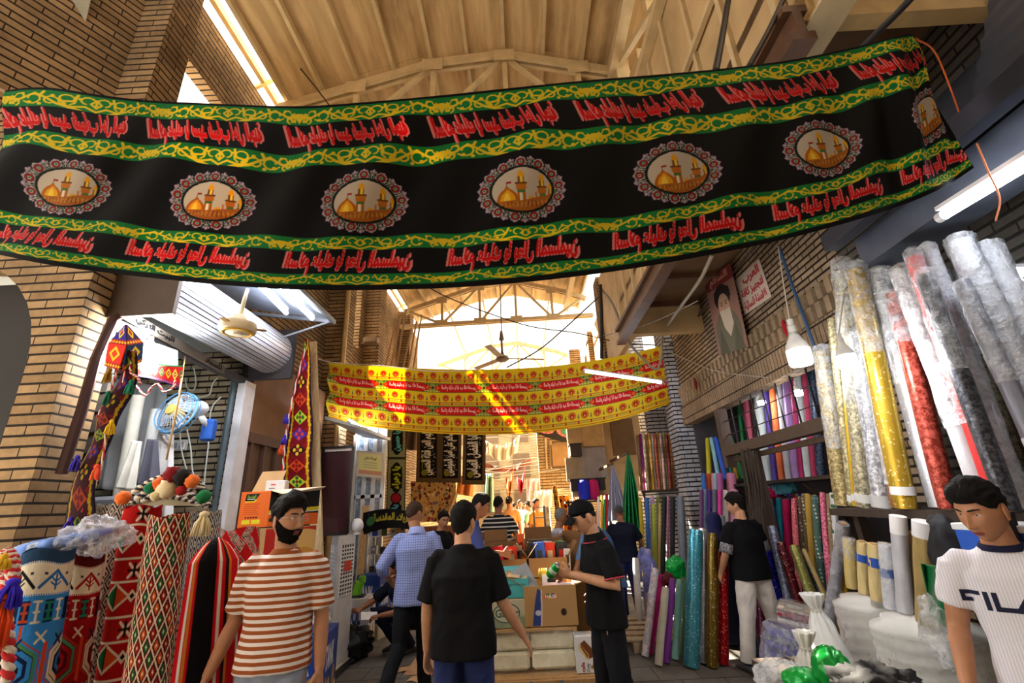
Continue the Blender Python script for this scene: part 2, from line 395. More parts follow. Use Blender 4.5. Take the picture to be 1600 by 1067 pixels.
# left: corner pier with an arch springing to the near side, angled brick wall above
b = MB().span((-3.6, 3.1, 0), (-3.3, 3.42, 7.3)); struct('wall_pier_left', b, BR)
arc = [(-4.5+.9*math.cos(t), 0, 2.75+.95*math.sin(t)) for t in np.linspace(0, PI, 17)]
b = MB().poly([(p[0], 3.1, p[2]) for p in arc]+[(-5.6, 3.1, 2.75), (-5.6, 3.1, 9), (-3.6, 3.1, 9)], (0, .3, 0)); struct('wall_arch_left', b, BR)
b = MB()
for k in range(46): b.box((-4.7, 3.75+.012*(k % 2), .04+k*.085), (2.3, .03, .08))
struct('wall_shutter_left', b, mat((70, 66, 62), .5, .3, name='old_shutter'))
struct('wall_angled_left', MB().poly([(-3.6, 3.1, 4.7), (-5.2, .33, 4.7), (-5.2, .33, 9), (-3.6, 3.1, 9)], (-.15, .1, 0)), BR)
struct('trim_soffit_plate', MB().poly([(-3.78, 2.83, 5.9), (-4.15, 2.1, 6.9), (-3.58, 2.55, 6.9)], (-.02, .02, .03)), mat((150, 146, 130), .8, name='grey_plate'))
# left shop: open box room in the wall
LW = mat((206, 214, 214), .6, var=.08, name='white_wall')
struct('wall_shop_side_left', MB().span((-5.4, 5.25, 0), (-3.38, 5.4, 3.6)), BRL)
struct('wall_shop_back_left', MB().span((-5.5, 3.36, 0), (-5.4, 5.4, 3.6)), LW)
struct('ceiling_shop_left', MB().span((-5.5, 3.36, 3.6), (-3.3, 5.4, 3.7)), LW)
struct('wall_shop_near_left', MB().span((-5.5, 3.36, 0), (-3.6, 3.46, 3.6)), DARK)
struct('trim_jamb_pipe', MB().tube([(-3.4, 5.2, 0), (-3.4, 5.2, 3.3)], .035), mat((88, 104, 112), .4, .3))
struct('trim_jamb_white', MB().span((-3.36, 5.22, 0), (-3.26, 5.42, 3.2)), mat((225, 226, 232), .4))
struct('wall_upper_left', MB().span((-3.6, 3.36, 3.7), (-3.45, 15, 5.0)).span((-3.6, 3.36, 6.45), (-3.45, 15, 7.3)).span((-3.6, 4.2, 5), (-3.45, 8.4, 6.45)).span((-3.6, 9.3, 5), (-3.45, 15, 6.45)), BR)
b = MB()
for y in (7.65, 9.6, 12.4): b.span((-3.45, y, 0), (-3.1, y+.42, 7.25))
struct('wall_pilasters_left', b, BR)
struct('wall_lower_left', MB().span((-3.6, 5.4, 0), (-3.38, 15, 3.7)), BR)
# brown boarded door front between the shop and the pole
b = MB().span((-3.38, 5.45, 0), (-3.30, 7.55, 2.55)); 
for k in range(7): b.span((-3.31, 5.5+k*.3, .1), (-3.26, 5.56+k*.3, 2.5))
b.span((-3.32, 5.45, 2.5), (-3.25, 7.55, 2.62))
struct('door_1', b, mat((96, 68, 54), .6, kind='wood', name='brown_door'))
struct('trim_door_board', MB().span((-3.37, 5.45, 2.62), (-3.31, 7.55, 3.6)), mat((128, 92, 62), .7, var=.2, vscale=2))
struct('wall_rear_left', MB().span((-3.8, -10.4, 0), (-3.5, -1.2, 7.3)), BR); struct('wall_rear_right', MB().span((3.2, -10.4, 0), (3.5, -1.0, 7.3)), BR); struct('wall_rear_sky_block', MB().span((-3.8, -10.6, 0), (3.5, -10.4, 6.6)), BR)  # unseen walls behind the camera, added to hold back sky light
# ---- roof
PROF = [(-3.15, 7.2), (-2.1, 7.55), (-1.0, 7.87), (.05, 7.97), (1.0, 7.72), (2.05, 7.4)]
def rz(x): return float(np.interp(x, [p[0] for p in PROF], [p[1] for p in PROF]))
b = MB()
for i in range(len(PROF)-1):
    for j in range(14):
        y0 = -10.6+j*1.72; y1 = y0+1.74; (xa, za), (xb, zb) = PROF[i], PROF[i+1]; e = .012*((i+j) % 2)
        b.add([(xa, y0, za+.12+e), (xb, y0, zb+.12+e), (xb, y1, zb+.12+e), (xa, y1, za+.12+e), (xa, y0, za+.14+e), (xb, y0, zb+.14+e), (xb, y1, zb+.14+e), (xa, y1, za+.14+e)],
              [(3, 2, 1, 0), (4, 5, 6, 7), (0, 1, 5, 4), (1, 2, 6, 5), (2, 3, 7, 6), (3, 0, 4, 7)])
t = NT('roof_sheet'); v = t.coord('Object', (1, .35, 1)); n1 = t.noise(v, 1.6, 6, .62); n2 = t.noise(t.coord('Object', (3, .3, 1)), 3, 3)
c = t.mix(.5, t.ramp(n1, [(.36, rgb((128, 98, 60))), (.5, rgb((198, 168, 120))), (.7, rgb((216, 188, 142)))]), t.ramp(n2, [(.38, rgb((156, 124, 80))), (.6, rgb((216, 186, 138)))]))
t.princ(c, .7); struct('ceiling', b, t.m, uv=False)
b = MB()
for x in (-3.1, -2.62, -2.12, -1.58, -1.03, -.5, .05, .62, 1.18, 1.7, 2.03):
    b.beam((x, -10.5, rz(x)+.07), (x, 13.4, rz(x)+.07), .05, .10)
struct('ceiling_purlins', b, STEEL)
def truss(y, full):
    t = MB(); top = [(-3.2, 7.08), (-1.0, 7.78), (.05, 7.88), (1.55, 7.43), (2.1, 7.2)]
    for (xa, za), (xb, zb) in zip(top[:-1], top[1:]):
        for dy in (-.05, .05): t.beam((xa, y+dy, za), (xb, y+dy, zb), .05, .12)
    bz = 6.62
    for dy in (-.05, .05): t.beam((-3.3, y+dy, bz), (2.25, y+dy, bz+.05), .05, .1)
    xs = (-2.1, -1.0, .05, 1.1)
    for x in xs: t.beam((x, y, bz), (x, y, float(np.interp(x, [p[0] for p in top], [p[1] for p in top]))), .07, .07)
    for a, c in ((-3.1, -2.1), (-1.0, -2.1), (.05, -1.0), (.05, 1.1), (2.0, 1.1)):
        za = float(np.interp(a, [p[0] for p in top], [p[1] for p in top])); t.beam((a, y, za), (c, y, bz+.03), .06, .06)
    for x in xs:
        zt = float(np.interp(x, [p[0] for p in top], [p[1] for p in top])); t.box((x, y-.085, zt-.06), (.3, .012, .2)); t.box((x, y-.085, bz+.04), (.34, .012, .18))
    return t
struct('roof_truss', truss(4.9, 1), STEEL); struct('roof_truss_rear', truss(12.1, 1), STEEL); struct('roof_truss_open', truss(17.5, 1), STEEL); struct('roof_truss_far', truss(23.5, 1), STEEL)
b = MB()
for x in (-2.1, -1.0, .05, 1.1): b.beam((x, 13.4, rz(x)+.05), (x, 23.6, rz(x)+.05), .05, .08)
struct('ceiling_open_purlins', b, STEEL)
b = MB().beam((-3.35, -2, 7.42), (-3.35, 13.4, 7.42), .06, .1)
for k in range(8): b.beam((-3.5, -1+k*1.9, 7.3), (-3.12, -1+k*1.9, 7.5), .04, .04)
struct('trim_eave_left', b, STEEL)
# ---- right: projecting upper room over the street
struct('wall_bay_street', MB().span((1.72, 1.9, 4.2), (1.82, 6.9, 6.4)).span((1.72, 4.2, 6.4), (1.82, 6.9, 7.0)), PANEL)
b = MB()
for k in range(11): b.span((1.685, 1.95+k*.48, 4.25), (1.725, 2.0+k*.48, 6.4))
b.beam((1.66, 1.9, 6.42), (1.66, 6.9, 6.42), .1, .1); b.beam((1.68, 1.9, 5.3), (1.68, 6.9, 5.3), .04, .06)
struct('trim_bay_ribs', b, STEEL)
struct('wall_bay_front', MB().span((1.82, 1.88, 4.2), (3.0, 1.98, 7.0)), PLAST)
struct('wall_bay_end', MB().span((1.72, 6.8, 4.1), (3.2, 6.95, 6.4)), PANEL)
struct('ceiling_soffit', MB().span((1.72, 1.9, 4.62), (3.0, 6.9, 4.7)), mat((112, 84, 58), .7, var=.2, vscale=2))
b = MB().span((1.62, 1.84, 3.98), (1.76, 6.95, 4.04)).span((1.67, 1.84, 4.04), (1.72, 6.95, 4.2)).span((1.62, 1.84, 4.2), (1.76, 6.95, 4.25))
for k in range(6): b.span((1.76, 2.0+k*.95, 4.54), (3.0, 2.07+k*.95, 4.62))
struct('beam_bay_edge', b, RUST)
b = MB()
for z0, z1 in ((4.13, 4.15), (4.36, 4.38)): b.span((1.76, 1.66, z0), (1.96, 2.3, z1))
b.span((1.85, 1.66, 4.13), (1.87, 2.3, 4.38)); struct('beam_stub', b, STEEL)
# column and struts at the right eave
b = MB().span((1.62, 4.75, 6.3), (1.80, 4.95, 7.5)).beam((1.6, 3.2, 7.45), (1.6, 13, 7.3), .14, .16).beam((1.78, 3.0, 6.5), (1.68, 4.7, 7.4), .07, .07).beam((1.85, 3.9, 6.4), (1.85, 3.9, 7.5), .1, .1).beam((1.9, 3.3, 6.4), (1.9, 2.6, 7.5), .08, .08)
b.span((1.72, 3.3, 6.4), (1.84, 3.42, 7.5)).span((1.72, 2.2, 6.4), (1.84, 2.34, 7.6)); struct('trim_eave_right', b, STEEL)
# right wall: brick, protruding dentil courses, soldier band over the fabric shop
struct('wall_right', MB().span((3.0, 3.75, 3.52), (3.15, 8.35, 4.75)).span((3.0, -1, 4.75), (3.15, 1.88, 9)), BRP)
struct('trim_soldier_band', MB().span((2.94, 3.75, 2.84), (3.14, 8.3, 3.18)), BRS)
b = MB()
for r in range(2):
    for k in range(32): 
        y = 3.78+k*.14+.07*r; b.span((2.93, y, 3.19+r*.165), (3.05, y+.075, 3.345+r*.165))
b.span((3.0, 3.75, 3.18), (3.14, 8.3, 3.53)); struct('trim_dentils', b, brick((186, 160, 130), (170, 145, 116), (80, 62, 48), bw=3, bh=3))
struct('wall_pillar_right', MB().span((2.8, 8.3, 0), (3.5, 8.75, 5.2)), BRW)
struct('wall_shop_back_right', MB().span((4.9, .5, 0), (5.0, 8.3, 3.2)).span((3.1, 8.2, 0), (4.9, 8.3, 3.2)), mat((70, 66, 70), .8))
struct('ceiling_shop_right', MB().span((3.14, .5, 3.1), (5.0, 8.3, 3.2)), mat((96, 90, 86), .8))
struct('wall_shop_divider', MB().span((3.0, 3.6, 0), (3.5, 3.8, 2.84)), BRP)
struct('wall_front_right', MB().span((3.0, -1.0, 0), (3.2, 3.6, 3.0)).span((3.0, -1.0, 3.0), (3.2, 3.75, 4.75)), brick((96, 90, 82), (82, 77, 70), (40, 37, 34), name='grey_block'))
struct('beam_shopfront', MB().beam((2.98, 3.85, 2.24), (2.98, 6.85, 2.22), .12, .13).beam((3.04, 3.85, 2.12), (3.04, 6.75, 2.10), .06, .06), mat((88, 70, 56), .7, kind='wood'))
struct('beam_shopfront_post', MB().beam((3.0, 6.85, 2.0), (3.0, 6.85, 2.84), .12, .14).beam((3.0, 6.12, 0), (3.0, 6.12, 2.16), .10, .12).beam((3.0, 3.86, 0), (3.0, 3.86, 2.84), .1, .12), mat((84, 68, 58), .7, kind='wood'))
b = MB()
for k in range(9): b.beam((3.02, 4.05+k*.31, 2.28), (3.02, 4.05+k*.31, 2.84), .015, .015)
for z in (2.45, 2.65): b.beam((3.02, 3.9, z), (3.02, 6.8, z), .01, .01)
struct('window_1', b, mat((40, 36, 36), .5, .5))
# beyond the right pillar: a tiled recess, another pier, then sunlit wall
struct('wall_recess_right', MB().span((3.3, 8.75, 0), (3.45, 12.2, 4.6)).span((2.75, 9.9, 0), (3.3, 10.1, 4.6)), BRW)
struct('wall_pier_right', MB().span((2.7, 10.9, 0), (3.2, 11.3, 5.6)), BRW)
struct('wall_right_rear', MB().span((2.5, 11.3, 0), (2.75, 15.5, 5.5)), BRL)
b = MB()
for y, x in ((9.6, 1.95), (13.2, 2.2), (14.9, 1.8)): b.span((x, y, 3.8), (x+.38, y+.45, 6.6))
struct('wall_upper_piers_right', b, BR)
struct('wall_upper_right_rear', MB().span((2.35, 9.6, 4.4), (2.5, 15.5, 6.6)).span((2.0, 6.95, 4.3), (2.1, 9.6, 6.5)), PANEL)
struct('wall_stall_right', MB().span((1.05, 10.5, 1.75), (2.72, 10.62, 4.5)), PANEL)
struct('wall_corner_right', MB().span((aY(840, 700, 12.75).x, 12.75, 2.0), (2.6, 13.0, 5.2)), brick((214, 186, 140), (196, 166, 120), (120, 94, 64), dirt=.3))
struct('beam_recess', MB().beam(aY(957, 727, 8.86)+Vector((0, 0, .03)), Vector((aY(957, 727, 8.9).x, 10.52, aY(957, 727, 8.9).z+.03)), .04, .05).beam(aY(981, 709, 8.66)+Vector((0, 0, .02)), Vector((aY(981, 709, 8.7).x, 10.52, aY(981, 709, 8.7).z+.02)), .04, .05), RUST)
# sunlit far street
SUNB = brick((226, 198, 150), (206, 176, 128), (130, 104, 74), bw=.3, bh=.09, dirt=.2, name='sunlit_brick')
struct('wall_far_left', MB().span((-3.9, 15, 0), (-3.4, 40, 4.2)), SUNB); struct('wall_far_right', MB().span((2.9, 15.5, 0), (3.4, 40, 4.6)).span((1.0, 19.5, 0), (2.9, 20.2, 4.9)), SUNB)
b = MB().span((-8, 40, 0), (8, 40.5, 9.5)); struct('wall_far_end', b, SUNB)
b = MB()
for j in range(3):
    for k in range(5): b.span((-6+k*2.6, 39.85, 1+j*2.9), (-4.6+k*2.6, 40.1, 2.9+j*2.9))
struct('window_2', b, mat((120, 96, 70), .6))
# ================================================================ BANNERS ACROSS THE STREET
def np3(v): return np.array([v.x, v.y, v.z])
GREEN = (22, 122, 54); YEL = (226, 196, 40); BLK = (9, 8, 9); RED = (206, 12, 14)
def arabesque(cv, x0, x1, y0, y1):
    """one period of the yellow scroll on green, mirrored about its middle"""
    cv.rect(x0, y0, x1, y1, GREEN); h = y1-y0; wd = x1-x0; cx = (x0+x1)/2; t = max(1.3, h*.075)
    def P(a, b, m): return (cx+m*a*wd, y0+b*h)
    for m in (-1, 1):
        def C(pts, k=1.): cv.line([P(a, b, m) for a, b in pts], t*k, YEL)
        def sw(a, b, r, t0, t1, k=1.):
            C([(a+r*(1-.55*s)*math.cos(t0+(t1-t0)*s)*h/wd, b+r*(1-.55*s)*math.sin(t0+(t1-t0)*s)) for s in np.linspace(0, 1, 11)], k)
        C([(0, .95), (.06, .72), (.13, .86), (.20, .80), (.27, .45), (.33, .2), (.40, .5), (.47, .8)], 1.5)
        sw(.05, .4, .34, 2.5, 7.6); sw(.16, .42, .36, 2.0, 7.5); sw(.24, .62, .3, 3.0, 9); sw(.34, .5, .36, .5, 6.3); sw(.42, .32, .26, 0, 5.5); sw(.45, .72, .22, 2, 8)
        C([(0, .25), (.03, .5), (0, .72)], 1.2); C([(.10, .1), (.12, .5), (.19, .6)], 1.5); C([(.28, .1), (.30, .35)], 1.6)
        for a, b, r in ((.17, .72, .10), (.09, .3, .07), (.23, .3, .08), (.36, .75, .09), (.30, .85, .08), (.4, .2, .07)): x, y = P(a, b, m); cv.ell(x, y, r*h, r*h, YEL)
        cv.poly([P(.5, .32, m), P(.455, .38, m), (P(.43, .25, m)), P(.45, .52, m), P(.42, .7, m), P(.475, .6, m), P(.5, .92, m)], YEL)
        cv.poly([P(.07, .98, m), P(.2, .7, m), P(.22, .8, m), P(.14, 1., m)], YEL)
def medallion():
    """oval wreath round a picture of a golden dome and minarets"""
    S = 3; W, H = 150*S, 124*S; c = Canvas(W, H, (255, 0, 255)); cx, cy = W/2, H/2
    def e(dx, dy, rx, ry, col, ring=None): c.ell(cx+dx*S, cy+dy*S, rx*S, ry*S, col, ring and ring*S)
    e(0, 0, 61, 50, BLK)
    WH = (178, 172, 164)
    for k in range(26):
        a = 2*PI*k/26+.12; dx, dy = 58*math.cos(a), 47*math.sin(a)
        c.line([(cx+dx*S*.86, cy+dy*S*.86), (cx+dx*S*1.10, cy+dy*S*1.10)], 1.6*S, WH)
        e(dx*1.12, dy*1.12, 2.0, 2.4, WH); e(dx*1.04, dy*1.04, 3.4, 3.2, WH, 1.0); e(dx*.9, dy*.9, 4.4, 4.2, (28, 100, 52) if k % 2 else WH, None if k % 2 else 1.1)
        for q in (-.06, .06): e(63*math.cos(a+q), 51*math.sin(a+q), 1.7, 2, (150, 148, 140))
    for k in range(13):
        a = 2*PI*k/13-PI/2; dx, dy = 56.5*math.cos(a), 45.5*math.sin(a)
        for q in range(8): e(dx+6.2*math.cos(q*PI/4), dy+6.2*math.sin(q*PI/4), 2.7, 2.7, WH)
        e(dx, dy, 6.6, 6.6, (34, 12, 12)); e(dx, dy, 6.0, 6.0, (158, 26, 30), 2.3); e(dx, dy, 2.9, 2.9, (190, 186, 176)); e(dx, dy, 1.7, 1.7, (36, 104, 50))
    e(0, 0, 49, 39.5, (22, 44, 30)); e(0, 0, 47.5, 38, BLK); e(0, 0, 45, 35.5, (196, 180, 160)); m0 = c.a.copy()
    def R(x0, y0, x1, y1, col): c.rect(cx+x0*S, cy+y0*S, cx+x1*S, cy+y1*S, col)
    def Pg(pts, col): c.poly([(cx+a*S, cy+b*S) for a, b in pts], col)
    G1, G2, G3 = (226, 160, 20), (178, 96, 14), (240, 200, 60)
    Pg([(-39, 19), (-37, 10), (-33, 3), (-27, -2), (-23, -7), (-19, -2), (-12, 4), (-7, 11), (-5, 19)], G2)
    Pg([(-34, 18), (-31, 8), (-25, 2), (-22, -1), (-17, 4), (-12, 11), (-11, 18)], G1); Pg([(-29, 18), (-26, 8), (-23, 4), (-20, 9), (-18, 18)], G3)
    R(-23.6, -14, -22.6, -5, (90, 60, 30)); R(-22.6, -14, -16, -10, (160, 20, 24))
    def minaret(x, top, wd, base):
        R(x-wd, top+16, x+wd, base, G2); R(x-wd*.5, top+34, x+wd*.25, base, (228, 220, 190)); R(x-wd*.95, top+30, x+wd*.95, top+33, (40, 120, 60))
        R(x-wd*.75, top+6, x+wd*.75, top+18, (120, 66, 20)); R(x-wd*.2, top+7, x+wd*.5, top+18, G3)
        Pg([(x-wd*.8, top+7), (x-wd*.85, top+3), (x, top-4), (x+wd*.85, top+3), (x+wd*.8, top+7)], G1)
        R(x-wd*1.5, top+17, x+wd*1.5, top+19.5, (110, 66, 24)); R(x-wd*1.25, top+19.5, x+wd*1.25, top+28, (190, 110, 24))
    minaret(-2, -28, 6, 25); minaret(29, -22, 5, 17); minaret(42, -8, 3.4, 14)
    Pg([(7, 22), (8, 14), (12, 9), (16, 14), (17, 22)], G1); R(18.5, 4, 20.5, 18, G2); R(24, 4, 26, 18, G2)
    Pg([(-40, 18), (-5, 19), (45, 8), (45, 40), (-40, 40)], (168, 96, 30)); 
    for k in range(40): x = -38+k*2; R(x, 19+3*math.sin(k*1.7)+(4 if k < 20 else 1), x+1.4, 22+3*math.sin(k*2.3)+5, ((206, 130, 40), (120, 60, 20), (196, 150, 60))[k % 3])
    ins = np.hypot((c.X-cx)/(45*S), (c.Y-cy)/(35.5*S)) <= 1; c.a = np.where(ins[..., None], c.a, m0)
    alpha = 1-((np.abs(c.a-np.array([255, 0, 255])).sum(2) < 30).astype(float))
    a = c.a*alpha[..., None]; a = a.reshape(H//S, S, W//S, S, 3).sum((1, 3)); al = alpha.reshape(H//S, S, W//S, S).sum((1, 3))
    return a/np.maximum(al, 1e-6)[..., None], al/(S*S)
# control columns: (repeat number, top pixel, bottom pixel, distance)
BK = [(-.52, (14, 146), (-34, 392), 2.46), (-.3, (70, 141), (0, 399), 2.42), (0, (154, 148), (60, 412), 2.38), (.5, (258, 158), (184, 428), 2.42), (1, (360, 163), (304, 441), 2.40), (1.5, (470, 166), (432, 451), 2.36),
      (2, (580, 159), (557, 453), 2.40), (2.5, (690, 149), (692, 450), 2.44), (3, (804, 137), (827, 440), 2.40), (3.5, (914, 126), (958, 424), 2.37), (4, (1024, 117), (1088, 402), 2.40), (4.5, (1132, 107), (1216, 376), 2.42),
      (5, (1240, 93), (1330, 346), 2.38), (5.5, (1338, 73), (1416, 318), 2.40), (5.85, (1402, 57), (1468, 296), 2.36), (6.1, (1424, 54), (1490, 284), 2.42), (6.32, (1440, 74), (1522, 262), 2.36)]
BK = [(k, a, b, y*.72) for k, a, b, y in BK]
CW, CH = 1620, 400; K0, K1 = BK[0][0], BK[-1][0]; UPX = CW/(K1-K0)
def kx(k): return (k-K0)*UPX
_zt, _zb = aY(568, 159, 1.73).z, aY(557, 453, 1.73).z
def vy(py): return (_zt-aY(566, py, 1.73).z)/(_zt-_zb)*CH
cv = Canvas(CW, CH, BLK)
for k in range(-1, 7):
    for a, bb in ((163, 187), (230, 258), (368, 389), (427, 444)): arabesque(cv, kx(k-.5), kx(k+.5), vy(a), vy(bb))
T1 = glyphs('السلام عليك يا سيد شباب اهل الجنة', 80, .03, True); T2 = glyphs('السلام عليك يا بطل المسلمين', 80, .022, True)
for T, ya, yb, x0, x1, sh in ((T1, 189, 232, -.50, .33, -.28), (T2, 391, 429, -.46, .32, .12)):
    To = fatten(T, 4)
    for k in range(0, 8):
        a, b = kx(k-.02+x0), kx(k-.02+x1); y0, y1 = vy(ya), vy(yb)
        cv.text(To, a-3, y0-2, b+3, y1+2, (226, 130, 126), True, sh); cv.text(fatten(T, 2), a+.5, y0+.5, b-.5, y1-.5, RED, True, sh)
mc, ma = medallion(); mh, mw = ma.shape; sx = UPX/238.0; sy = CH/296.0*.86
for k in range(0, 7):
    x0, x1 = kx(k)-mw/2*sx, kx(k)+mw/2*sx; yc = vy(314); y0, y1 = yc-mh/2*sy, yc+mh/2*sy
    Xi = np.arange(max(0, int(x0)), min(CW, int(x1))); Yi = np.arange(max(0, int(y0)), int(y1))
    u = np.clip(((Xi+.5-x0)/(x1-x0)*mw), 0, mw-1).astype(int); v = np.clip(((Yi+.5-y0)/(y1-y0)*mh), 0, mh-1).astype(int)
    al = ma[np.ix_(v, u)][..., None]; cv.a[np.ix_(Yi, Xi)] = cv.a[np.ix_(Yi, Xi)]*(1-al)+mc[np.ix_(v, u)]*al
ks = [c[0] for c in BK]; kk = np.linspace(K0, K1, CW)
top = spline(ks, [np3(aY(*c[1], c[3])) for c in BK], kk); bot = spline(ks, [np3(aY(*c[2], c[3]+.03)) for c in BK], kk)
v = np.linspace(0, 1, CH)[:, None, None]; cv.a *= .90   # reverse side of the print, colours dimmed evenly to its shaded tone
P = top[None]*(1-v)+bot[None]*v
kg, vg = np.meshgrid(kk, np.linspace(0, 1, CH)); s = vg*(1-vg)*4
endr = sstep(5.0, 6.3, kg); endl = 1-sstep(-.5, .8, kg)
P[..., 1] += .015*np.sin(kg*5.1+vg*3)*s+.012*np.sin(kg*13+vg*7)*s+.035*endr*np.sin(kg*16+vg*2)*s+.02*endl*np.sin(vg*11+kg*4)
P[..., 2] += .010*np.sin(kg*6+vg*9)*s+.02*endr*np.sin(kg*9+vg*6)*s
sheet('street_banner', cv, P, painted(.75, 'black_printed_cloth', trans=.22, spec=.12), thick=.002, label='long black cloth banner printed with golden dome medallions, red script and green borders', cat='banner')
obj('hanging_rope', MB().tube([tuple(top[0]), (-4.52, 1.45, 4.78)], .008, 6).tube([tuple(bot[0]), (-4.52, 1.45, 4.74)], .008, 6), mat((150, 120, 90), .9), label='rope tying the near end of the long black banner to the angled brick wall', cat='rope')
del P, cv
# yellow banner with red cartouches
YC, YH = 1000, 230; cv = Canvas(YC, YH, (226, 202, 36))
OR = (196, 96, 20)
def flowers(yc, r, n=27):
    for i in range(n):
        x = (i+.5)*YC/n
        for q in range(10): cv.ell(x+r*.78*math.cos(q*PI/5), yc+r*.92*math.sin(q*PI/5), r*.27, r*.3, OR)
        cv.ell(x, yc, r*.8, r*.92, (208, 128, 24)); cv.ell(x, yc, r*.56, r*.66, (176, 40, 22)); cv.poly([(x-r*.28, yc+r*.4), (x, yc-r*.5), (x+r*.28, yc+r*.4)], (226, 60, 60)); cv.ell(x, yc+r*.25, r*.2, r*.2, (240, 190, 150))
        cv.poly([(x+YC/n/2-3.2, yc+r), (x+YC/n/2, yc-r*.7), (x+YC/n/2+3.2, yc+r)], (120, 116, 80))
TY = fatten(glyphs('السلام عليك يا ابا عبد الله الحسين', 60, .0, True), 1)
def redrow(y0, y1):
    cv.rect(0, y0-2, YC, y1+2, (40, 110, 50)); per = YC/6.6
    cv.rect(0, y0, YC, y1, (150, 160, 70))
    for i in range(-1, 8):
        a = (i+.02)*per+10; b = a+per*.96; ym = (y0+y1)/2
        for q in (-1, 1):
            for d in range(5): cv.ell(a-per*.02+q*(5+d*4), y0+3 if d % 2 else y1-3, 2.5, 2.5, ((236, 214, 120), (30, 90, 50))[d % 2])
        cv.poly([(a, ym), (a+per*.14, y0), (b-per*.14, y0), (b, ym), (b-per*.14, y1), (a+per*.14, y1)], (206, 28, 26))
        cv.ell(a+per*.08, ym, 5, 5, (236, 110, 40)); cv.ell(b-per*.08, ym, 5, 5, (236, 110, 40)); cv.ell(a-per*.02, ym, 3, 4, (20, 24, 40))
        cv.text(TY, a+per*.15, y0+4, b-per*.13, y1-4, (250, 226, 214), True)
for f0, f1, fc in ((0, .22, .11), (.37, .575, .455), (.73, 1, .82)):
    cv.rect(0, f0*YH, YC, f1*YH, (226, 202, 36)); flowers(fc*YH, 11.5 if fc > .7 else 10)
    e = f1-(.055 if f1 < 1 else .10)
    cv.rect(0, e*YH, YC, e*YH+2.5, OR); cv.rect(0, (e+.035)*YH, YC, (e+.035)*YH+1.5, OR)
    for i in range(27): cv.rect(i*YC/27+7, (e+.015)*YH, (i+1)*YC/27-7, (e+.032)*YH, (176, 170, 90)); cv.rect(i*YC/27-2, (e)*YH, i*YC/27+3, (e+.045)*YH, (180, 60, 20))
redrow(.235*YH, .365*YH); redrow(.585*YH, .72*YH); cv.rect(0, YH-8, YC, YH-5, OR)
YB = [(0, (513, 567), (510, 652), 7.35), (.1, (565, 571), (562, 664), 7.5), (.25, (643, 575), (641, 674), 7.62), (.5, (775, 577), (775, 679), 7.85), (.7, (880, 570), (882, 671), 8.0), (.87, (968, 556), (974, 654), 8.15), (1, (1033, 541), (1046, 631), 8.28)]
uu = np.linspace(0, 1, YC); ks = [c[0] for c in YB]
top = spline(ks, [np3(aY(*c[1], c[3])) for c in YB], uu); bot = spline(ks, [np3(aY(*c[2], c[3]-.03)) for c in YB], uu)
v = np.linspace(0, 1, YH)[:, None, None]; P = top[None]*(1-v)+bot[None]*v; kg, vg = np.meshgrid(uu, np.linspace(0, 1, YH))
P[..., 1] += .03*np.sin(kg*21+vg*2)*np.sin(vg*PI)+.06*np.exp(-kg*14)*np.sin(vg*15); P[..., 2] += .02*np.sin(kg*30+vg*4)*np.sin(vg*PI)*np.exp(-kg*6)
sheet('street_banner', cv, P, painted(.7, 'yellow_printed_cloth', trans=.45), thick=.002, label='yellow cloth banner with red script cartouches and rows of flowers', cat='banner')
# three black calligraphy hangings, the grey hanging beside the left shops, the dark wreath banner
def hanging(px0, px1, pyt, pyb, Y, n, label, green=False):
    c = Canvas(70, 170, (96, 78, 56)); c.rect(10, -5, 60, 156, BLK); 
    for y in range(0, 170, 3): c.rect(0, y, 10, y+1, (84, 68, 50)); c.rect(60, y, 70, y+1, (84, 68, 50))
    txt = np.rot90(fatten(glyphs(('اللهم العن قتلة الحسين', 'السلام على امير المؤمنين', 'يا ابا الفضل العباس')[n], 46, .0, True), 2), 1)
    c.text(txt, 13, 0, 56, 148, (232, 230, 224)); r = random.Random(n)
    for k in range(60): c.ell(14+r.random()*42, 4+r.random()*146, 1.3, 1.3, (190, 188, 182))
    c.ell(24, 140, 9, 10, (128, 128, 40)); c.line([(18, 90), (18, 128)], 2.5, (150, 160, 40)) if n == 0 else None
    a = aY(px0, pyt, Y); b = aY(px1, pyt, Y); d = aY(px0-2, pyb, Y)
    flatsheet('wall_hanging', c, a, b, d, painted(.8, 'hanging_cloth', trans=.15), thick=.004, label=label, cat='hanging', group='calligraphy hangings over the street')
hanging(652, 688, 672, 753, 11.0, 0, 'first of three black calligraphy hangings from the left shops, green lettering at its edge')
hanging(688, 721, 672, 754, 11.05, 1, 'middle one of three black white-lettered hangings over the street')
hanging(724, 759, 672, 757, 11.1, 2, 'last of three black calligraphy hangings, over the street middle, gap before it')
obj('hanging_rope', MB().tube([(-3.2, 11.05, 3.78), aY(655, 674, 11.05), aY(757, 674, 11.05), (2.5, 11.2, 3.9)], .008, 5), mat((120, 100, 80)), label='rope carrying the three black calligraphy hangings', cat='rope')
c = Canvas(60, 250, (142, 148, 118)); c.rect(0, 0, 3, 250, BLK); c.rect(57, 0, 60, 250, BLK); c.rect(0, 78, 60, 86, BLK)
for y in range(0, 250, 6): c.rect(3, y, 57, y+1, (120, 128, 100))
for yc, rr, col, tx in ((32, 36, (90, 190, 220), 'يا حسين'), (136, 38, (190, 206, 40), 'يا زهراء'), (236, 34, (90, 170, 210), 'يا علي')):
    c.ell(30, yc, 19, rr+4, BLK); c.rect(12, yc-rr+8, 48, yc+rr-8, BLK); g = np.rot90(fatten(glyphs(tx, 50, .02, True), 2), 1); c.text(g, 16, yc-rr+6, 44, yc+rr-6, col)
c.ell(30, 192, 17, 15, (20, 16, 20)); c.ell(30, 192, 14, 12, (168, 26, 50))
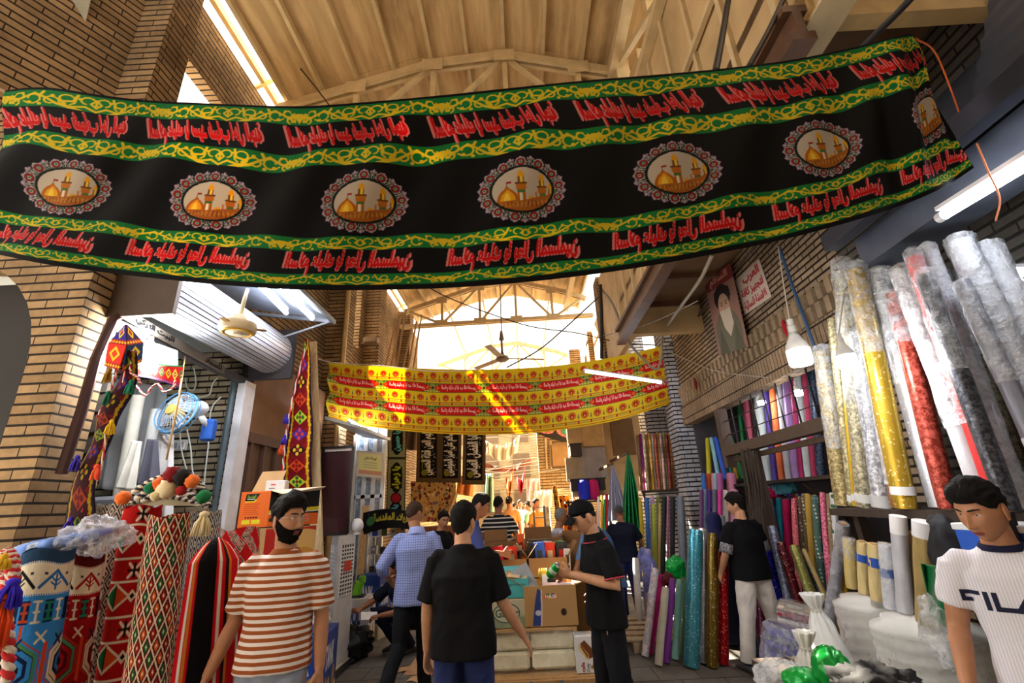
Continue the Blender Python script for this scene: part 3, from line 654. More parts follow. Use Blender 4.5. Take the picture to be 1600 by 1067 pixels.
flatsheet('wall_hanging', c, aY(607, 672, 9.6), aY(635, 672, 9.6), aY(603, 812, 9.6), painted(.8, 'hanging_cloth', trans=.15), label='long grey-green hanging with blue and lime script ovals and a red disc', cat='hanging')
c = Canvas(120, 60, (44, 40, 40))
for xc in (22, 88):
    c.ell(xc, 14, 30, 26, (190, 90, 90)); c.ell(xc, 14, 20, 17, (60, 130, 90)); c.ell(xc, 14, 12, 10, (90, 150, 120))
    for q in range(14): c.ell(xc+26*math.cos(q*PI/7), 14+22*math.sin(q*PI/7), 3, 3, (226, 150, 140))
u = np.linspace(0, 1, 120); tp = np.array([np3(aY(832+78*t, 668+2*t, 12.2)) for t in u]); bt = np.array([np3(aY(832+78*t, 674+16*math.sin(min(1, t*1.25)*PI/2)+2*t, 12.2)) for t in u])
obj('hanging_rope', MB().tube([(-3.4, 12.2, 3.75), aY(832, 667, 12.2), aY(910, 669, 12.2), (2.6, 12.2, 3.95)], .008, 5), mat((120, 100, 80)), label='rope carrying the dark wreath banner', cat='rope')
v = np.linspace(0, 1, 60)[:, None, None]; sheet('street_banner', c, tp[None]*(1-v)+bt[None]*v, painted(.8, 'hanging_cloth', trans=.15), thick=.003, label='dark banner with a pink and green wreath below the yellow banner', cat='banner')
# ================================================================ LEFT SIDE: KILIM SHOP
CREAM = (222, 212, 188); WOOL = painted(.95, 'woven_wool', spec=.1, fuzz=.5); VELV = painted(.85, 'embroidered_strip', spec=.15, bumpk=.25)
def diamonds(c, nx, ny, bg, cell, x0=0, y0=0, x1=None, y1=None):
    """lattice of nested diamonds; cell(i,j) -> list of colours outside in"""
    x1 = x1 or c.W; y1 = y1 or c.H; c.rect(x0, y0, x1, y1, bg); dx = (x1-x0)/nx; dy = (y1-y0)/ny
    for j in range(-1, 2*ny+1):
        for i in range(-1, nx+1):
            cx = x0+(i+.5*(j % 2))*dx+dx/2; cy = y0+j*dy/2+dy/2; cols = cell(i, j)
            for k, col in enumerate(cols):
                f = (1-k/len(cols))*.86/2
                if x0-dx < cx < x1+dx: c.poly([(cx-dx*f, cy), (cx, cy-dy*f), (cx+dx*f, cy), (cx, cy+dy*f)], col)
def cross4(c, x, y, r, col, t=None):
    t = t or r*.45; c.line([(x-r, y-r), (x+r, y+r)], t, col); c.line([(x-r, y+r), (x+r, y-r)], t, col); c.ell(x, y, t*.7, t*.7, col)
def figure(c, x, y0, y1, wd, col):
    c.line([(x, y0), (x, y1)], wd*.35, col); c.line([(x-wd/2, y0), (x+wd/2, y0)], wd*.3, col); c.line([(x-wd/2, y1), (x+wd/2, y1)], wd*.3, col); c.line([(x-wd/3, (y0+y1)/2), (x+wd/3, (y0+y1)/2)], wd*.3, col)
def kilim(bg, bg2, acc):
    c = Canvas(260, 330, bg); r = random.Random(3)
    def border(y0, y1, up):
        c.rect(0, y0, 260, y1, CREAM); h = y1-y0
        for k in range(5):
            x = k*65+20; col = ((24, 22, 26), acc)[k % 2]; c.line([(x-28, y0+h*.8), (x, y0+h*.2), (x+28, y0+h*.8)], 5, col); c.line([(x, y0+h*.35), (x, y0+h*.85)], 4, col)
            for q in (-1, 1): c.line([(x, y0+h*.6), (x+q*9, y0+h*.45)], 3, col); c.line([(x, y0+h*.75), (x+q*9, y0+h*.62)], 3, col)
            for q in (-12, 12): c.rect(x+32+q-3, y0+h*.3, x+32+q+3, y0+h*.38, (40, 40, 60))
        for x in range(0, 260, 4): c.rect(x, y0-3, x+2, y0, CREAM); c.rect(x, y1, x+2, y1+3, CREAM)
    c.rect(0, 0, 260, 22, (40, 66, 96) if bg[2] > 100 else (90, 20, 20)); border(24, 72, 1); border(300, 345, 1)
    for y in (82, 250):
        for k in range(13):
            x = 10+k*20; col = (CREAM, (176, 70, 44), (20, 26, 50), CREAM, (30, 120, 96))[k % 5]
            if col == CREAM: figure(c, x, y+2, y+34, 12, col)
            else: c.rect(x-8, y, x+8, y+36, bg2); figure(c, x, y+5, y+31, 14, col)
    for cx in (40, 130, 220):
        odd = cx == 130
        for k, (f, col) in enumerate(((1, (170, 60, 44)), (.94, bg), (.88, CREAM), (.74, (24, 24, 28)), (.70, CREAM), (.52, bg2), (.36, bg), (.2, (20, 24, 40)))):
            if odd and k in (2, 4): col = (70, 130, 90) if k == 2 else bg
            w2, h2 = 38*f, 48*f; c.poly([(cx-w2, 185-h2*.45), (cx, 185-h2), (cx+w2, 185-h2*.45), (cx+w2, 185+h2*.45), (cx, 185+h2), (cx-w2, 185+h2*.45)], col)
        for q in (-1, 1): c.line([(cx+q*43, 150), (cx+q*43, 222)], 4, (200, 66, 40)); c.line([(cx, 185+q*48), (cx, 185+q*64)], 5, (200, 66, 40))
    for k in range(7):
        for y in (140, 232): cross4(c, 20+k*38, y+8*(k % 2), 8, (CREAM, (24, 34, 64))[(k+(y > 200)) % 2])
    return c
def tall(c, times):
    d = Canvas(c.W, int(c.H*times)); d.a[:] = np.concatenate([c.a]*int(math.ceil(times)))[:d.H]; e = Canvas(int(c.W*1.08), d.H); e.a[:] = np.concatenate([d.a, d.a], 1)[:, :e.W]; return e
def redkilim():
    c = Canvas(220, 420, (168, 22, 20)); y = 0
    for k in range(6):
        y = k*74; z = y+46
        c.rect(0, y, 220, y+24, (168, 22, 20))
        for i in range(4): 
            cross4(c, 30+i*56, y+13, 9, (230, 220, 200), 4); c.rect(28+i*56, y+3, 32+i*56, y+23, (30, 20, 20)); c.line([(20+i*56, y+13), (40+i*56, y+13)], 3, (30, 20, 20))
        c.rect(0, y+26, 220, y+29, CREAM); c.rect(0, y+70, 220, y+73, CREAM)
        for i in range(5):
            cx = i*56; c.poly([(cx-26, z), (cx, z-18), (cx+26, z), (cx, z+18)], CREAM); c.poly([(cx-21, z), (cx, z-14), (cx, z+14)], (196, 70, 30)); c.poly([(cx, z-14), (cx+21, z), (cx, z+14)], (20, 104, 56)); c.line([(cx, z-14), (cx, z+14)], 2, (20, 14, 14))
            x2 = cx+28; c.poly([(x2-9, z), (x2, z-8), (x2+9, z), (x2, z+8)], CREAM); c.poly([(x2-4, z), (x2, z-4), (x2+4, z), (x2, z+4)], (20, 14, 14))
    return c
RUGS = []
def rolled(name, c, at, ztop, r, label, lean=(0, 0), fringe=None, seed=0, cat='rug'):
    r = r*.5*pixm(Vector((at[0], at[1], ztop-.3))) if r > 2 else r; lean = (lean[0]-.15, lean[1]); x, y = at[0]-lean[0], at[1]-lean[1]
    for k in range(40):
        if all(math.hypot(x-a[0], y-a[1]) > r+a[2]+.012 for a in RUGS): break
        x, y, r = x*1.008, y*1.008, r*1.003; ztop = CAM_H+(ztop-CAM_H)*1.008
    RUGS.append((x, y, r*1.03)); H, W = c.H, c.W; th = np.linspace(0, 2*PI, W, endpoint=False); z = np.linspace(ztop, .012, H); rr = random.Random(seed)
    t = thing(name, label, cat, (x, y, 0), 0, 'rolled rugs outside the left shop')
    T, Z = np.meshgrid(-th+PI*.5, z); a0 = rr.random()*6
    R = r*(1+.035*np.sin(2*T+a0)+.015*np.sin(5*T+Z*4)); k = Z/ztop
    P = np.stack([R*np.cos(T)+lean[0]*k, R*np.sin(T)+lean[1]*k, Z+.012*np.sin(3*T+a0)*sstep(.8, 1, k)], -1)
    # column 0 faces away from the street so the pattern seam stays hidden
    sheet('rolled_cloth', c, P, WOOL, t, closed=True)
    b = MB()
    for q in range(4):
        rq = r*(.92-.22*q); b.grid(lambda u, v2: (rq*math.cos(2*PI*u)+lean[0], rq*math.sin(2*PI*u)+lean[1], ztop-.02-.10*v2), 28, 2, True)
    b.lathe([(r*.97, ztop-.06), (r*.9, ztop-.012), (r*.78, ztop-.02), (r*.74, ztop-.05)], (lean[0], lean[1], 0), 28); b.lathe([(r*.98, ztop-.05), (r*.3, ztop-.045), (.004, ztop-.045)], (lean[0], lean[1], 0), 28)
    obj('rolled_end', b, mat(fringe or (90, 74, 62), .95, var=.3, vscale=30), t, smooth=True)
    return t
def at_px(px, py, Y): p = aY(px, py, Y); return (p.x, p.y), p.z
p, z = at_px(79, 858, 2.55); rolled('rolled_rug', tall(kilim((52, 132, 206), (20, 34, 74), (40, 100, 170)), 1.65), p, z, 98, 'rolled blue kilim with cream hexagon motifs below the brick pier')
p, z = at_px(132, 866, 2.80); rolled('rolled_rug', tall(kilim((150, 16, 20), (84, 8, 14), (160, 24, 24)), 1.65), p, z, 78, 'rolled dark red kilim just behind the blue one', seed=2)
c = Canvas(90, 200, CREAM)
for k in range(5):
    for d in (0, 4, 8): c.rect(0, 20+k*42+d, 90, 21.5+k*42+d, (40, 36, 36))
    c.rect(0, 36+k*42, 90, 44+k*42, (140, 30, 40))
p, z = at_px(150, 862, 2.98); rolled('rolled_rug', c, p, z, 44, 'narrow cream roll with thin black bands behind the dark red kilim', seed=4)
c = Canvas(210, 420); diamonds(c, 15, 17, (206, 200, 188), lambda i, j: [(28, 24, 24), (206, 200, 188), ((112, 92, 80), (60, 54, 52))[j % 2]])
p, z = at_px(186, 788, 3.12); rolled('rolled_rug', c, p, z, 80, 'tall roll with a lattice of grey, brown and black diamonds', lean=(.03, .02), seed=5)
p, z = at_px(224, 792, 2.92); rolled('rolled_rug', redkilim(), p, z, 72, 'tall rolled red kilim with green and orange triangles', lean=(.03, .02), seed=6)
c = Canvas(260, 440); diamonds(c, 15, 15, (214, 200, 176), lambda i, j: [(120, 26, 24), (24, 20, 18), ((196, 84, 34), (30, 96, 52), (150, 30, 26))[(i+j) % 3], ((196, 84, 34), (30, 96, 52), (150, 30, 26))[(i+j) % 3], (226, 210, 170)])
p, z = at_px(266, 806, 2.66); rolled('rolled_rug', c, p, z, 78, 'big cream roll covered in a lattice of orange and green diamonds', lean=(.05, .02), seed=7)
c = Canvas(160, 260); diamonds(c, 12, 12, (214, 214, 206), lambda i, j: [(30, 40, 70), (214, 214, 206), ((40, 110, 160), (150, 40, 34))[j % 2]])
p, z = at_px(322, 800, 3.45); rolled('rolled_rug', c, p, z, 56, 'roll with small blue and red diamonds, half hidden at the shop mouth', seed=8)
c = Canvas(200, 300); diamonds(c, 12, 16, (206, 30, 34), lambda i, j: [(214, 200, 190), (24, 18, 18), (214, 200, 190), ((190, 30, 30), (24, 90, 50))[j % 3 == 0], (210, 190, 170)] if (i+j) % 3 else [(196, 30, 34)])
p, z = at_px(376, 826, 3.25); rolled('rolled_rug', c, p, z, 72, 'red roll with white outlined diamonds behind the striped shirt', lean=(-.04, .02), seed=9)
# red cloth with a black band draped over a roll
c = Canvas(120, 240, (196, 22, 30))
for x0, x1, col in ((38, 60, (16, 14, 16)), (28, 31, (230, 220, 210)), (32, 35, (200, 120, 40)), (63, 66, (230, 220, 210)), (70, 74, (40, 20, 20)), (74, 77, (200, 120, 40)), (88, 91, (230, 220, 210)), (110, 120, (16, 14, 16)), (0, 4, (16, 14, 16)), (9, 11, (220, 130, 40))): c.rect(x0, 0, x1, 240, col)
p, z = at_px(338, 848, 3.02); v = np.linspace(0, 1, 240)[:, None]; u = np.linspace(-1, 1, 120)[None]
th = u*2.0+.55; wv = .02*np.sin(u*9+v*3)*v+.025*np.sin(u*5-v*5)*v
R = (.135+.06*v+wv)*np.minimum(1, (v*12+.02))**.5
P = np.stack([p[0]+R*np.sin(th)+.14*v, p[1]-R*np.cos(th)*.8, z-z*.99*v*(1+0*u)+.03*np.cos(u*1.4)*(1-v)], -1)
sheet('draped_cloth', c, P, WOOL, thick=.008, label='red cloth with a black band draped over an upright roll by the striped shirt', cat='cloth')
# ---- braids, tassels, pompoms
def tassel_mb(b, p, L, r, n=22, seed=0):
    rr = random.Random(seed); p = Vector(p); b.ell((p.x, p.y, p.z-.012), (r*.5, r*.5, .018), 10, 6)
    for k in range(n):
        a = rr.random()*2*PI; q = r*math.sqrt(rr.random()); b.tube([p+Vector((.2*q*math.cos(a), .2*q*math.sin(a), -.015)), p+Vector((q*.8*math.cos(a), q*.8*math.sin(a), -L*.5)), p+Vector((q*math.cos(a), q*math.sin(a), -L*(.9+.15*rr.random())))], .0045, 5)
    return b
def cord_mb(pts, rad=.008, seg=40):
    """two-colour twisted cord"""
    b = MB(); pts = [Vector(p) for p in pts]; xs = np.linspace(0, 1, len(pts)); q = [Vector(v) for v in spline(xs, np.array([list(p) for p in pts]), np.linspace(0, 1, seg))]
    for m in (0, 1):
        b.cur = m; tw = []
        for i, p in enumerate(q): a = i*1.1+m*PI; tw.append(p+Vector((math.cos(a), .6*math.sin(a), .3*math.sin(a)))*rad*.6)
        b.tube(tw, rad*.75, 6)
    return b
CORD = [mat((190, 40, 46), .9), mat((214, 204, 190), .9)]
def strip_canvas(n, dark, L=300):
    W = 70; c = Canvas(W, L, (104, 8, 16) if not dark else (66, 6, 22)); r = random.Random(5)
    c.rect(0, 0, 6, L, (34, 12, 44)); c.rect(W-6, 0, W, L, (34, 12, 44))
    for y in range(0, L, 8):
        for x, s in ((9, 1), (W-9, -1)): c.ell(x+s*(1.5 if (y//8) % 2 else 0), y+4, 4, 4.6, (214, 168, 16))
    seq = [((172, 190, 40), (40, 90, 40)), ((50, 40, 150), (190, 60, 40)), ((16, 14, 14), (214, 168, 40)), ((196, 66, 20), (120, 16, 16))]
    for k in range(n):
        y = (k+.5)*L/n; a, bcol = seq[k % 4]; d = L/n*.42; c.poly([(W/2-21, y), (W/2, y-d), (W/2+21, y), (W/2, y+d)], a)
        for q in range(4): c.ell(W/2+8*math.cos(q*PI/2), y+8*math.sin(q*PI/2), 4, 4, bcol if a != (16, 14, 14) else (214, 168, 40))
        c.ell(W/2, y, 3.4, 3.4, (120, 20, 20)); 
        for q in (-1, 1): c.poly([(W/2+q*24, y+d+2), (W/2+q*12, y+d+9), (W/2+q*24, y+d+14)], (130, 14, 18))
    return c
def strip(label, pxs, Y, c, name='embroidered_strip'):
    """pxs: (v, left px, right px) rows of the strip"""
    t = thing(name, label, 'wall hanging', (0, 0, 0)); vs = [q[0] for q in pxs]; v = np.linspace(0, 1, c.H)
    Lp = spline(vs, [np3(aY(*q[1], Y)) for q in pxs], v); Rp = spline(vs, [np3(aY(*q[2], Y-.04)) for q in pxs], v); u = np.linspace(0, 1, c.W)[None, :, None]
    P = Lp[:, None]*(1-u)+Rp[:, None]*u; P[..., 1] += -.05*np.sin(u[..., 0]*PI)*np.linspace(1, .3, c.H)[:, None]+.02*np.sin(v*14)[:, None]
    sheet('strip_cloth', c, P, VELV, t, thick=.012); return t
t = strip('red embroidered strip of coloured diamonds hanging on a plank by the brown door', [(0, (476, 531), (482, 531)), (.25, (463, 592), (486, 592)), (.6, (450, 676), (488, 676)), (1, (442, 765), (486, 765))], 5.45, strip_canvas(9, False))
cm = cord_mb([aY(478, 540, 5.4), aY(458, 620, 5.36), aY(446, 690, 5.36), aY(441, 752, 5.36)], .012, 50); obj('braid', cm, CORD, t, smooth=True)
for px, py, col, lab in ((448, 648, (60, 40, 170), 'violet tassel'), (445, 680, (60, 40, 170), 'blue tassel'), (440, 695, (230, 90, 40), 'orange tassel'), (441, 742, (20, 120, 80), 'green tassel')):
    obj('tassel', tassel_mb(MB(), aY(px, py, 5.34), .11, .035, 18, px), mat(col, .9), t, smooth=True, label=lab)
sc_ = strip_canvas(9, True); sc_.a *= .62
t = strip('dark twisted strip of embroidered diamonds hanging beside the brick pier', [(0, (196, 545), (214, 552)), (.15, (186, 590), (210, 600)), (.38, (158, 648), (186, 662)), (.6, (138, 700), (162, 706)), (.8, (118, 760), (152, 768)), (1, (90, 856), (148, 852))], 3.04, sc_)
for pts, in (([(200, 540), (192, 600), (172, 640), (166, 672), (160, 720), (148, 760), (128, 800)],), ([(206, 548), (204, 580), (214, 588), (220, 600)],), ([(190, 560), (180, 590), (168, 620), (152, 652)],)):
    obj('braid', cord_mb([aY(x, y, 2.99) for x, y in pts], .007, 46), CORD, t, smooth=True)
for px, py, col, lab in ((170, 612, (10, 96, 70), 'dark green tassel'), (206, 594, (10, 110, 84), 'green tassel beside the lamp'), (176, 656, (214, 172, 30), 'yellow tassel'), (152, 726, (236, 84, 50), 'orange tassel'), (122, 712, (50, 34, 160), 'blue tassel'), (112, 808, (50, 34, 160), 'low blue tassel'), (172, 576, (150, 110, 20), 'mustard tassel')):
    obj('tassel', tassel_mb(MB(), aY(px, py, 2.97), .095, .03, 22, px), mat(col, .9), t, smooth=True, label=lab)
# small tent-shaped hanging over the strip
t = thing('tent_hanging', 'small tent of blue and red embroidered flaps hanging at the pier corner', 'wall hanging', (0, 0, 0))
def flap(pts, ground):
    c = Canvas(44, 44, ground); c.rect(0, 34, 44, 44, (150, 30, 30))
    for q in range(6): c.ell(4+q*7.5, 39, 2.6, 2.6, (214, 170, 30))
    c.poly([(8, 18), (22, 4), (36, 18), (22, 32)], (220, 176, 30)); c.poly([(14, 18), (22, 10), (30, 18), (22, 26)], ground); c.ell(22, 18, 4, 4, (190, 50, 30))
    a, b2, d, e = (np3(aY(*q)) for q in pts); u = np.linspace(0, 1, 44)[None, :, None]; v = np.linspace(0, 1, 44)[:, None, None]
    sheet('flap', c, (a*(1-u)+b2*u)*(1-v)+(d*(1-u)+e*u)*v, VELV, t, thick=.008)
flap([(196, 508, 3.1), (197, 508, 3.1), (170, 536, 3.05), (198, 540, 2.95)], (40, 40, 130)); flap([(197, 508, 3.1), (199, 508, 3.1), (198, 540, 2.95), (224, 536, 3.1)], (54, 20, 60))
flap([(170, 536, 3.05), (198, 540, 2.95), (164, 572, 3.05), (186, 578, 2.97)], (200, 40, 26)); flap([(198, 540, 2.95), (224, 536, 3.1), (192, 580, 2.97), (222, 566, 3.1)], (24, 40, 64))
# lambrequin and pale cloth behind it
c = Canvas(220, 60, (172, 24, 22)); c.rect(0, 0, 220, 5, (40, 110, 50)); c.rect(0, 50, 220, 60, (40, 50, 110))
for k in range(9): 
    x = 14+k*25; col = ((214, 170, 40), (214, 180, 60), (40, 110, 60))[k % 3]; c.poly([(x-11, 27), (x, 10), (x+11, 27), (x, 44)], col); c.poly([(x-6, 27), (x, 18), (x+6, 27), (x, 36)], (120, 20, 20)); c.ell(x, 27, 2.5, 2.5, (230, 200, 120))
for x in range(0, 220, 7): c.rect(x, 52, x+4, 57, (196, 70, 30))
u = np.linspace(0, 1, 220); Xp = 200+86*u; top = np.array([np3(aY(200+86*a, 560+11*a+4*math.sin(a*PI), 3.75-.12*math.sin(a*PI))) for a in u]); bot = np.array([np3(aY(198+85*a, 586+22*a-4*math.sin(a*PI), 3.75-.12*math.sin(a*PI))) for a in u])
v = np.linspace(0, 1, 60)[:, None, None]; t = thing('lambrequin', 'red diamond-patterned lambrequin hanging in the shop behind the lamp', 'wall hanging'); sheet('border_cloth', c, top[None]*(1-v)+bot[None]*v, VELV, t, thick=.015)
b = MB().grid(lambda a, q: aY(200+78*a, (522+26*a)*(1-q)+(561+11*a)*q, 3.78-.1*math.sin(a*PI)), 16, 6); obj('pale_cloth', b, mat((150, 206, 190), .8, kind='cloth'), t, smooth=True)
obj('braid', cord_mb([aY(x, y, 3.6) for x, y in ((206, 590), (214, 605), (228, 618), (236, 606), (247, 600), (256, 612), (270, 606), (274, 594))], .008, 60), CORD, t, smooth=True)
# shop lamp: long white bulb on a cord
def bulb(label, px, py, Y, r, L, cordtop, power, col=(255, 255, 255), shape='globe'):
    p = aY(px, py, Y); t = thing('hanging_bulb', label, 'lamp', p)
    if shape == 'globe':
        prof = [(r*1.0, L*.10), (r*1.0, -L*.26), (r*.9, -L*.33), (.005, -L*.35)]
        obj('bulb_shell', MB().lathe([(r*.36, L*.60), (r*.5, L*.48), (r*.86, L*.28), (r*1.01, L*.15), (r*1.01, L*.095)], n=24), mat((224, 224, 220), .35), t, smooth=True)
    else: prof = [(r*.6, L*.55), (r, L*.48), (r, -L*.45), (r*.7, -L*.5), (.004, -L*.5)]
    obj('bulb_glass', MB().lathe(prof, n=24), emit(col, power, 'lit_bulb'), t, smooth=True)
    obj('bulb_cap', MB().lathe([(r*.34, L*.60), (r*.36, L*.78), (r*.28, L*.8), (r*.3, L*.98), (r*.1, L*1.0)], n=16), mat((214, 214, 210), .4), t, smooth='auto')
    ct = (cordtop-p) if isinstance(cordtop, Vector) else (aY(*cordtop)-p) if not isinstance(cordtop, float) else Vector((0, 0, cordtop-p.z)); obj('cord', MB().tube([(0, 0, L*.95), (ct.x*.4, ct.y*.4, ct.z*.6), (ct.x, ct.y, ct.z)], .005, 6), mat((214, 206, 190), .6), t)
    return t
bulb('glowing white bulb lighting the kilim shop', 230, 555, 3.6, .065, .17, (232, 505, 3.62), 190, shape='tube')
# shop sign over the shutter opening
c = Canvas(260, 34, (128, 120, 110)); g = fatten(glyphs('للبيت التركي', 60, .03, True), 2); c.text(g, 20, 2, 110, 32, (24, 24, 28)); g2 = fatten(glyphs('للسجاد', 60, .03, True), 2); c.text(g2, 196, 3, 250, 32, (24, 24, 28))
p00 = aX(196, 482, -3.26); p10 = aX(350, 572, -3.26); p01 = aX(194, 498, -3.26); flatsheet('shop_sign', c, p00, p10, p01, painted(.5, 'sign_paint'), thick=.02, label='grey shop sign with dark lettering above the kilim shop', cat='sign')
# shutter box, corrugated canopy and tube lamps
t = thing('roller_shutter', 'grey roller shutter box with ribbed steel curtain over the kilim shop', 'shutter')
b = MB(); n = 17
for k in range(n):
    a0 = -1.9+k*3.0/n; a1 = a0+3.0/n*.78; cx, cz, R = -3.05, 3.56, .26
    for y0, y1 in ((3.34, 5.28),): b.poly([(cx+R*math.cos(a), y0, cz+R*math.sin(a)) for a in np.linspace(a0, a1, 4)]+[(cx+(R-.03)*math.cos(a), y0, cz+(R-.03)*math.sin(a)) for a in np.linspace(a1, a0, 4)], (0, y1-y0, 0))
obj('ribbed_curtain', b, mat((206, 210, 222), .35, .35, var=.06), t); b = MB().lathe([(.23, -.97), (.23, .97)], (-3.05, 4.31, 3.56), 20, Matrix.Rotation(PI/2, 3, 'X')); obj('drum', b, GREYM, t, smooth='auto')
obj('end_plate', MB().span((-3.42, 3.30, 3.22), (-2.76, 3.34, 3.86)), mat((70, 56, 46), .6, .3), t); obj('end_plate', MB().span((-3.42, 5.28, 3.22), (-2.76, 5.32, 3.86)), mat((60, 56, 58), .6, .3), t)
obj('bottom_rail', MB().span((-3.36, 3.34, 3.17), (-3.28, 5.28, 3.24)), mat((96, 96, 100), .45, .4), t)
t = thing('canopy', 'flat grey sheet canopy carrying the tube lamps over the left shop', 'canopy')
b = MB().add([(-3.3, 3.3, 4.04), (-2.15, 3.3, 3.80), (-2.15, 4.95, 3.80), (-3.3, 4.95, 4.04), (-3.3, 3.3, 4.06), (-2.15, 3.3, 3.82), (-2.15, 4.95, 3.82), (-3.3, 4.95, 4.06)], [(3, 2, 1, 0), (4, 5, 6, 7), (0, 1, 5, 4), (1, 2, 6, 5), (2, 3, 7, 6), (3, 0, 4, 7)]); obj('sheet', b, mat((150, 158, 170), .5, .3), t)
b = MB().beam((-2.15, 3.3, 3.79), (-2.15, 4.97, 3.79), .03, .05).beam((-3.3, 4.95, 3.98), (-2.15, 4.95, 3.79), .03, .04).beam((-2.72, 4.93, 3.62), (-2.2, 4.93, 3.78), .02, .02); obj('frame', b, GREYM, t)
def tube_lamp(label, a, b2, r=.018, power=26, col=(238, 244, 255)):
    a, b2 = Vector(a), Vector(b2); m = (a+b2)/2; t = thing('tube_lamp', label, 'lamp', m); d = (b2-a).normalized()
    obj('tube', MB().tube([a-m, b2-m], r, 12), emit(col, power, 'lit_tube'), t, smooth='auto'); up = Vector((0, 0, r*1.9))
    obj('batten', MB().beam(a-m+up, b2-m+up, .045, .022), mat((225, 226, 230), .4), t)
    obj('end_cap', MB().tube([a-m-d*.02, a-m+d*.015], r*1.15, 10), mat((200, 200, 205), .4), t); obj('end_cap', MB().tube([b2-m-d*.015, b2-m+d*.02], r*1.15, 10), mat((200, 200, 205), .4), t)
    return t
tube_lamp('white tube lamp on the left canopy, nearer the wall', (-2.40, 3.32, 3.76), (-2.55, 4.6, 3.78), .022); tube_lamp('white tube lamp along the outer edge of the left canopy', (-2.22, 3.34, 3.73), (-2.30, 4.72, 3.74), .022)
# ceiling fan under the canopy
p = aY(372, 511, 3.55); t = thing('ceiling_fan', 'cream ceiling fan hanging under the left canopy', 'fan', p); CR = mat((206, 194, 164), .45)
obj('motor', MB().lathe([(.02, .10), (.06, .10), (.075, .05), (.14, .03), (.148, 0), (.14, -.04), (.11, -.055), (.045, -.06), (.04, -.075), (.003, -.076)], n=28), CR, t, smooth='auto')
obj('trim_ring', MB().lathe([(.125, -.052), (.118, -.058), (.10, -.06), (.10, -.054)], n=28), mat((206, 160, 40), .4, .4), t, smooth=True)
obj('down_rod', MB().tube([(0, 0, .1), (.02, 0, .30), (.03, 0, .36)], [.02, .014, .014], 10), CR, t, smooth=True)
for k in range(3):
    a = k*2*PI/3+2.6; m = Matrix.Rotation(a, 3, 'Z'); obj('blade_bracket', MB().box(m @ Vector((.17, 0, -.005)), (.09, .04, .008), m), mat((150, 110, 50), .4, .3), t)
# wall fan inside the shop, its cords and switch
def cage_fan(t, r, axis, blade_col):
    m = axis; b = MB()
    for R, z in ((r, 0), (r*.98, .05), (r*.98, -.05)): b.tube([m @ Vector((R*math.cos(a), R*math.sin(a), z)) for a in np.linspace(0, 2*PI, 33)], .006 if z else .012, 6)
    obj('rim', b, mat((90, 150, 200), .4), t, smooth=True); b = MB()
    for k in range(30):
        a = 2*PI*k/30; 
        for s in (1, -1): b.tube([m @ Vector((q*r*math.cos(a+.3*(1-q)), q*r*math.sin(a+.3*(1-q)), s*(.075-.07*q**3))) for q in (.2, .5, .8, 1)], .0022, 4)
    obj('guard', b, mat((214, 222, 230), .4), t)
    b = MB()
    for k in range(4):
        a = k*PI/2; mm = m @ Matrix.Rotation(a, 3, 'Z') @ Matrix.Rotation(.35, 3, 'X'); b.grid(lambda u, v2: mm @ Vector((.05+u*r*.72, (v2-.5)*r*.62*math.sin(.5+u*2.0), .02*math.sin(v2*3))), 8, 6)
    obj('blades', b, plastic((170, 205, 235), .6, .3, 'fan_blade'), t, smooth=True); obj('hub', MB().lathe([(.003, .10), (.05, .095), (.058, .06), (.058, -.03), (.02, -.04)], n=18, rot=m), mat((190, 170, 90), .4), t, smooth='auto')
p = aY(278, 645, 4.35); ax = (Matrix.Rotation(-.62, 3, 'Y') @ Matrix.Rotation(1.25, 3, 'X')); t = thing('wall_fan', 'blue and white caged fan fixed on the brick side of the shop', 'fan', p)
cage_fan(t, .205, ax, None); obj('motor_housing', MB().ell((.13, .10, .06), (.08, .10, .075)).tube([(.12, .12, .02), (.2, .18, -.12)], .03), mat((222, 226, 230), .4), t, smooth=True); obj('bracket', MB().box((.2, .2, -.15), (.12, .10, .22), bev=.02), mat((40, 90, 180), .4), t)
b = MB()
for xs in ([(292, 670), (298, 700), (302, 740), (318, 755)], [(281, 675), (284, 705), (294, 740), (305, 758)], [(345, 620), (330, 640), (326, 690), (320, 745), (318, 780)], [(290, 590), (292, 605), (302, 610), (306, 596), (303, 575)], [(284, 612), (300, 620), (326, 617), (332, 600), (340, 590)]):
    q = [Vector(v) for v in spline(np.linspace(0, 1, len(xs)), np.array([list(aY(*x, 5.1)) for x in xs]), np.linspace(0, 1, 24))]; obj('white_cable', MB().tube(q, .008, 6), mat((214, 220, 214), .5), smooth=True, label='white cable looping over the brick side of the kilim shop', cat='cable', group='white cables in the kilim shop')
obj('pull_cord', MB().tube([aX(289, 557, -3.27), aY(280, 620, 3.45), aY(266, 690, 3.45), aY(260, 718, 3.45)], .007, 6), mat((206, 170, 110), .8), smooth=True, label='tan pull cord hanging from the shop shutter', cat='rope')
p = aY(281, 696, 5.15); t = thing('wall_socket', 'white socket box on the shop bricks under the fan', 'socket', p); obj('box', MB().box((0, 0, 0), (.15, .06, .12), bev=.01), WHITEP, t); obj('socket_face', MB().box((-.03, -.032, 0), (.05, .01, .06)).box((.04, -.032, 0), (.05, .01, .06)), mat((150, 155, 160), .5), t)
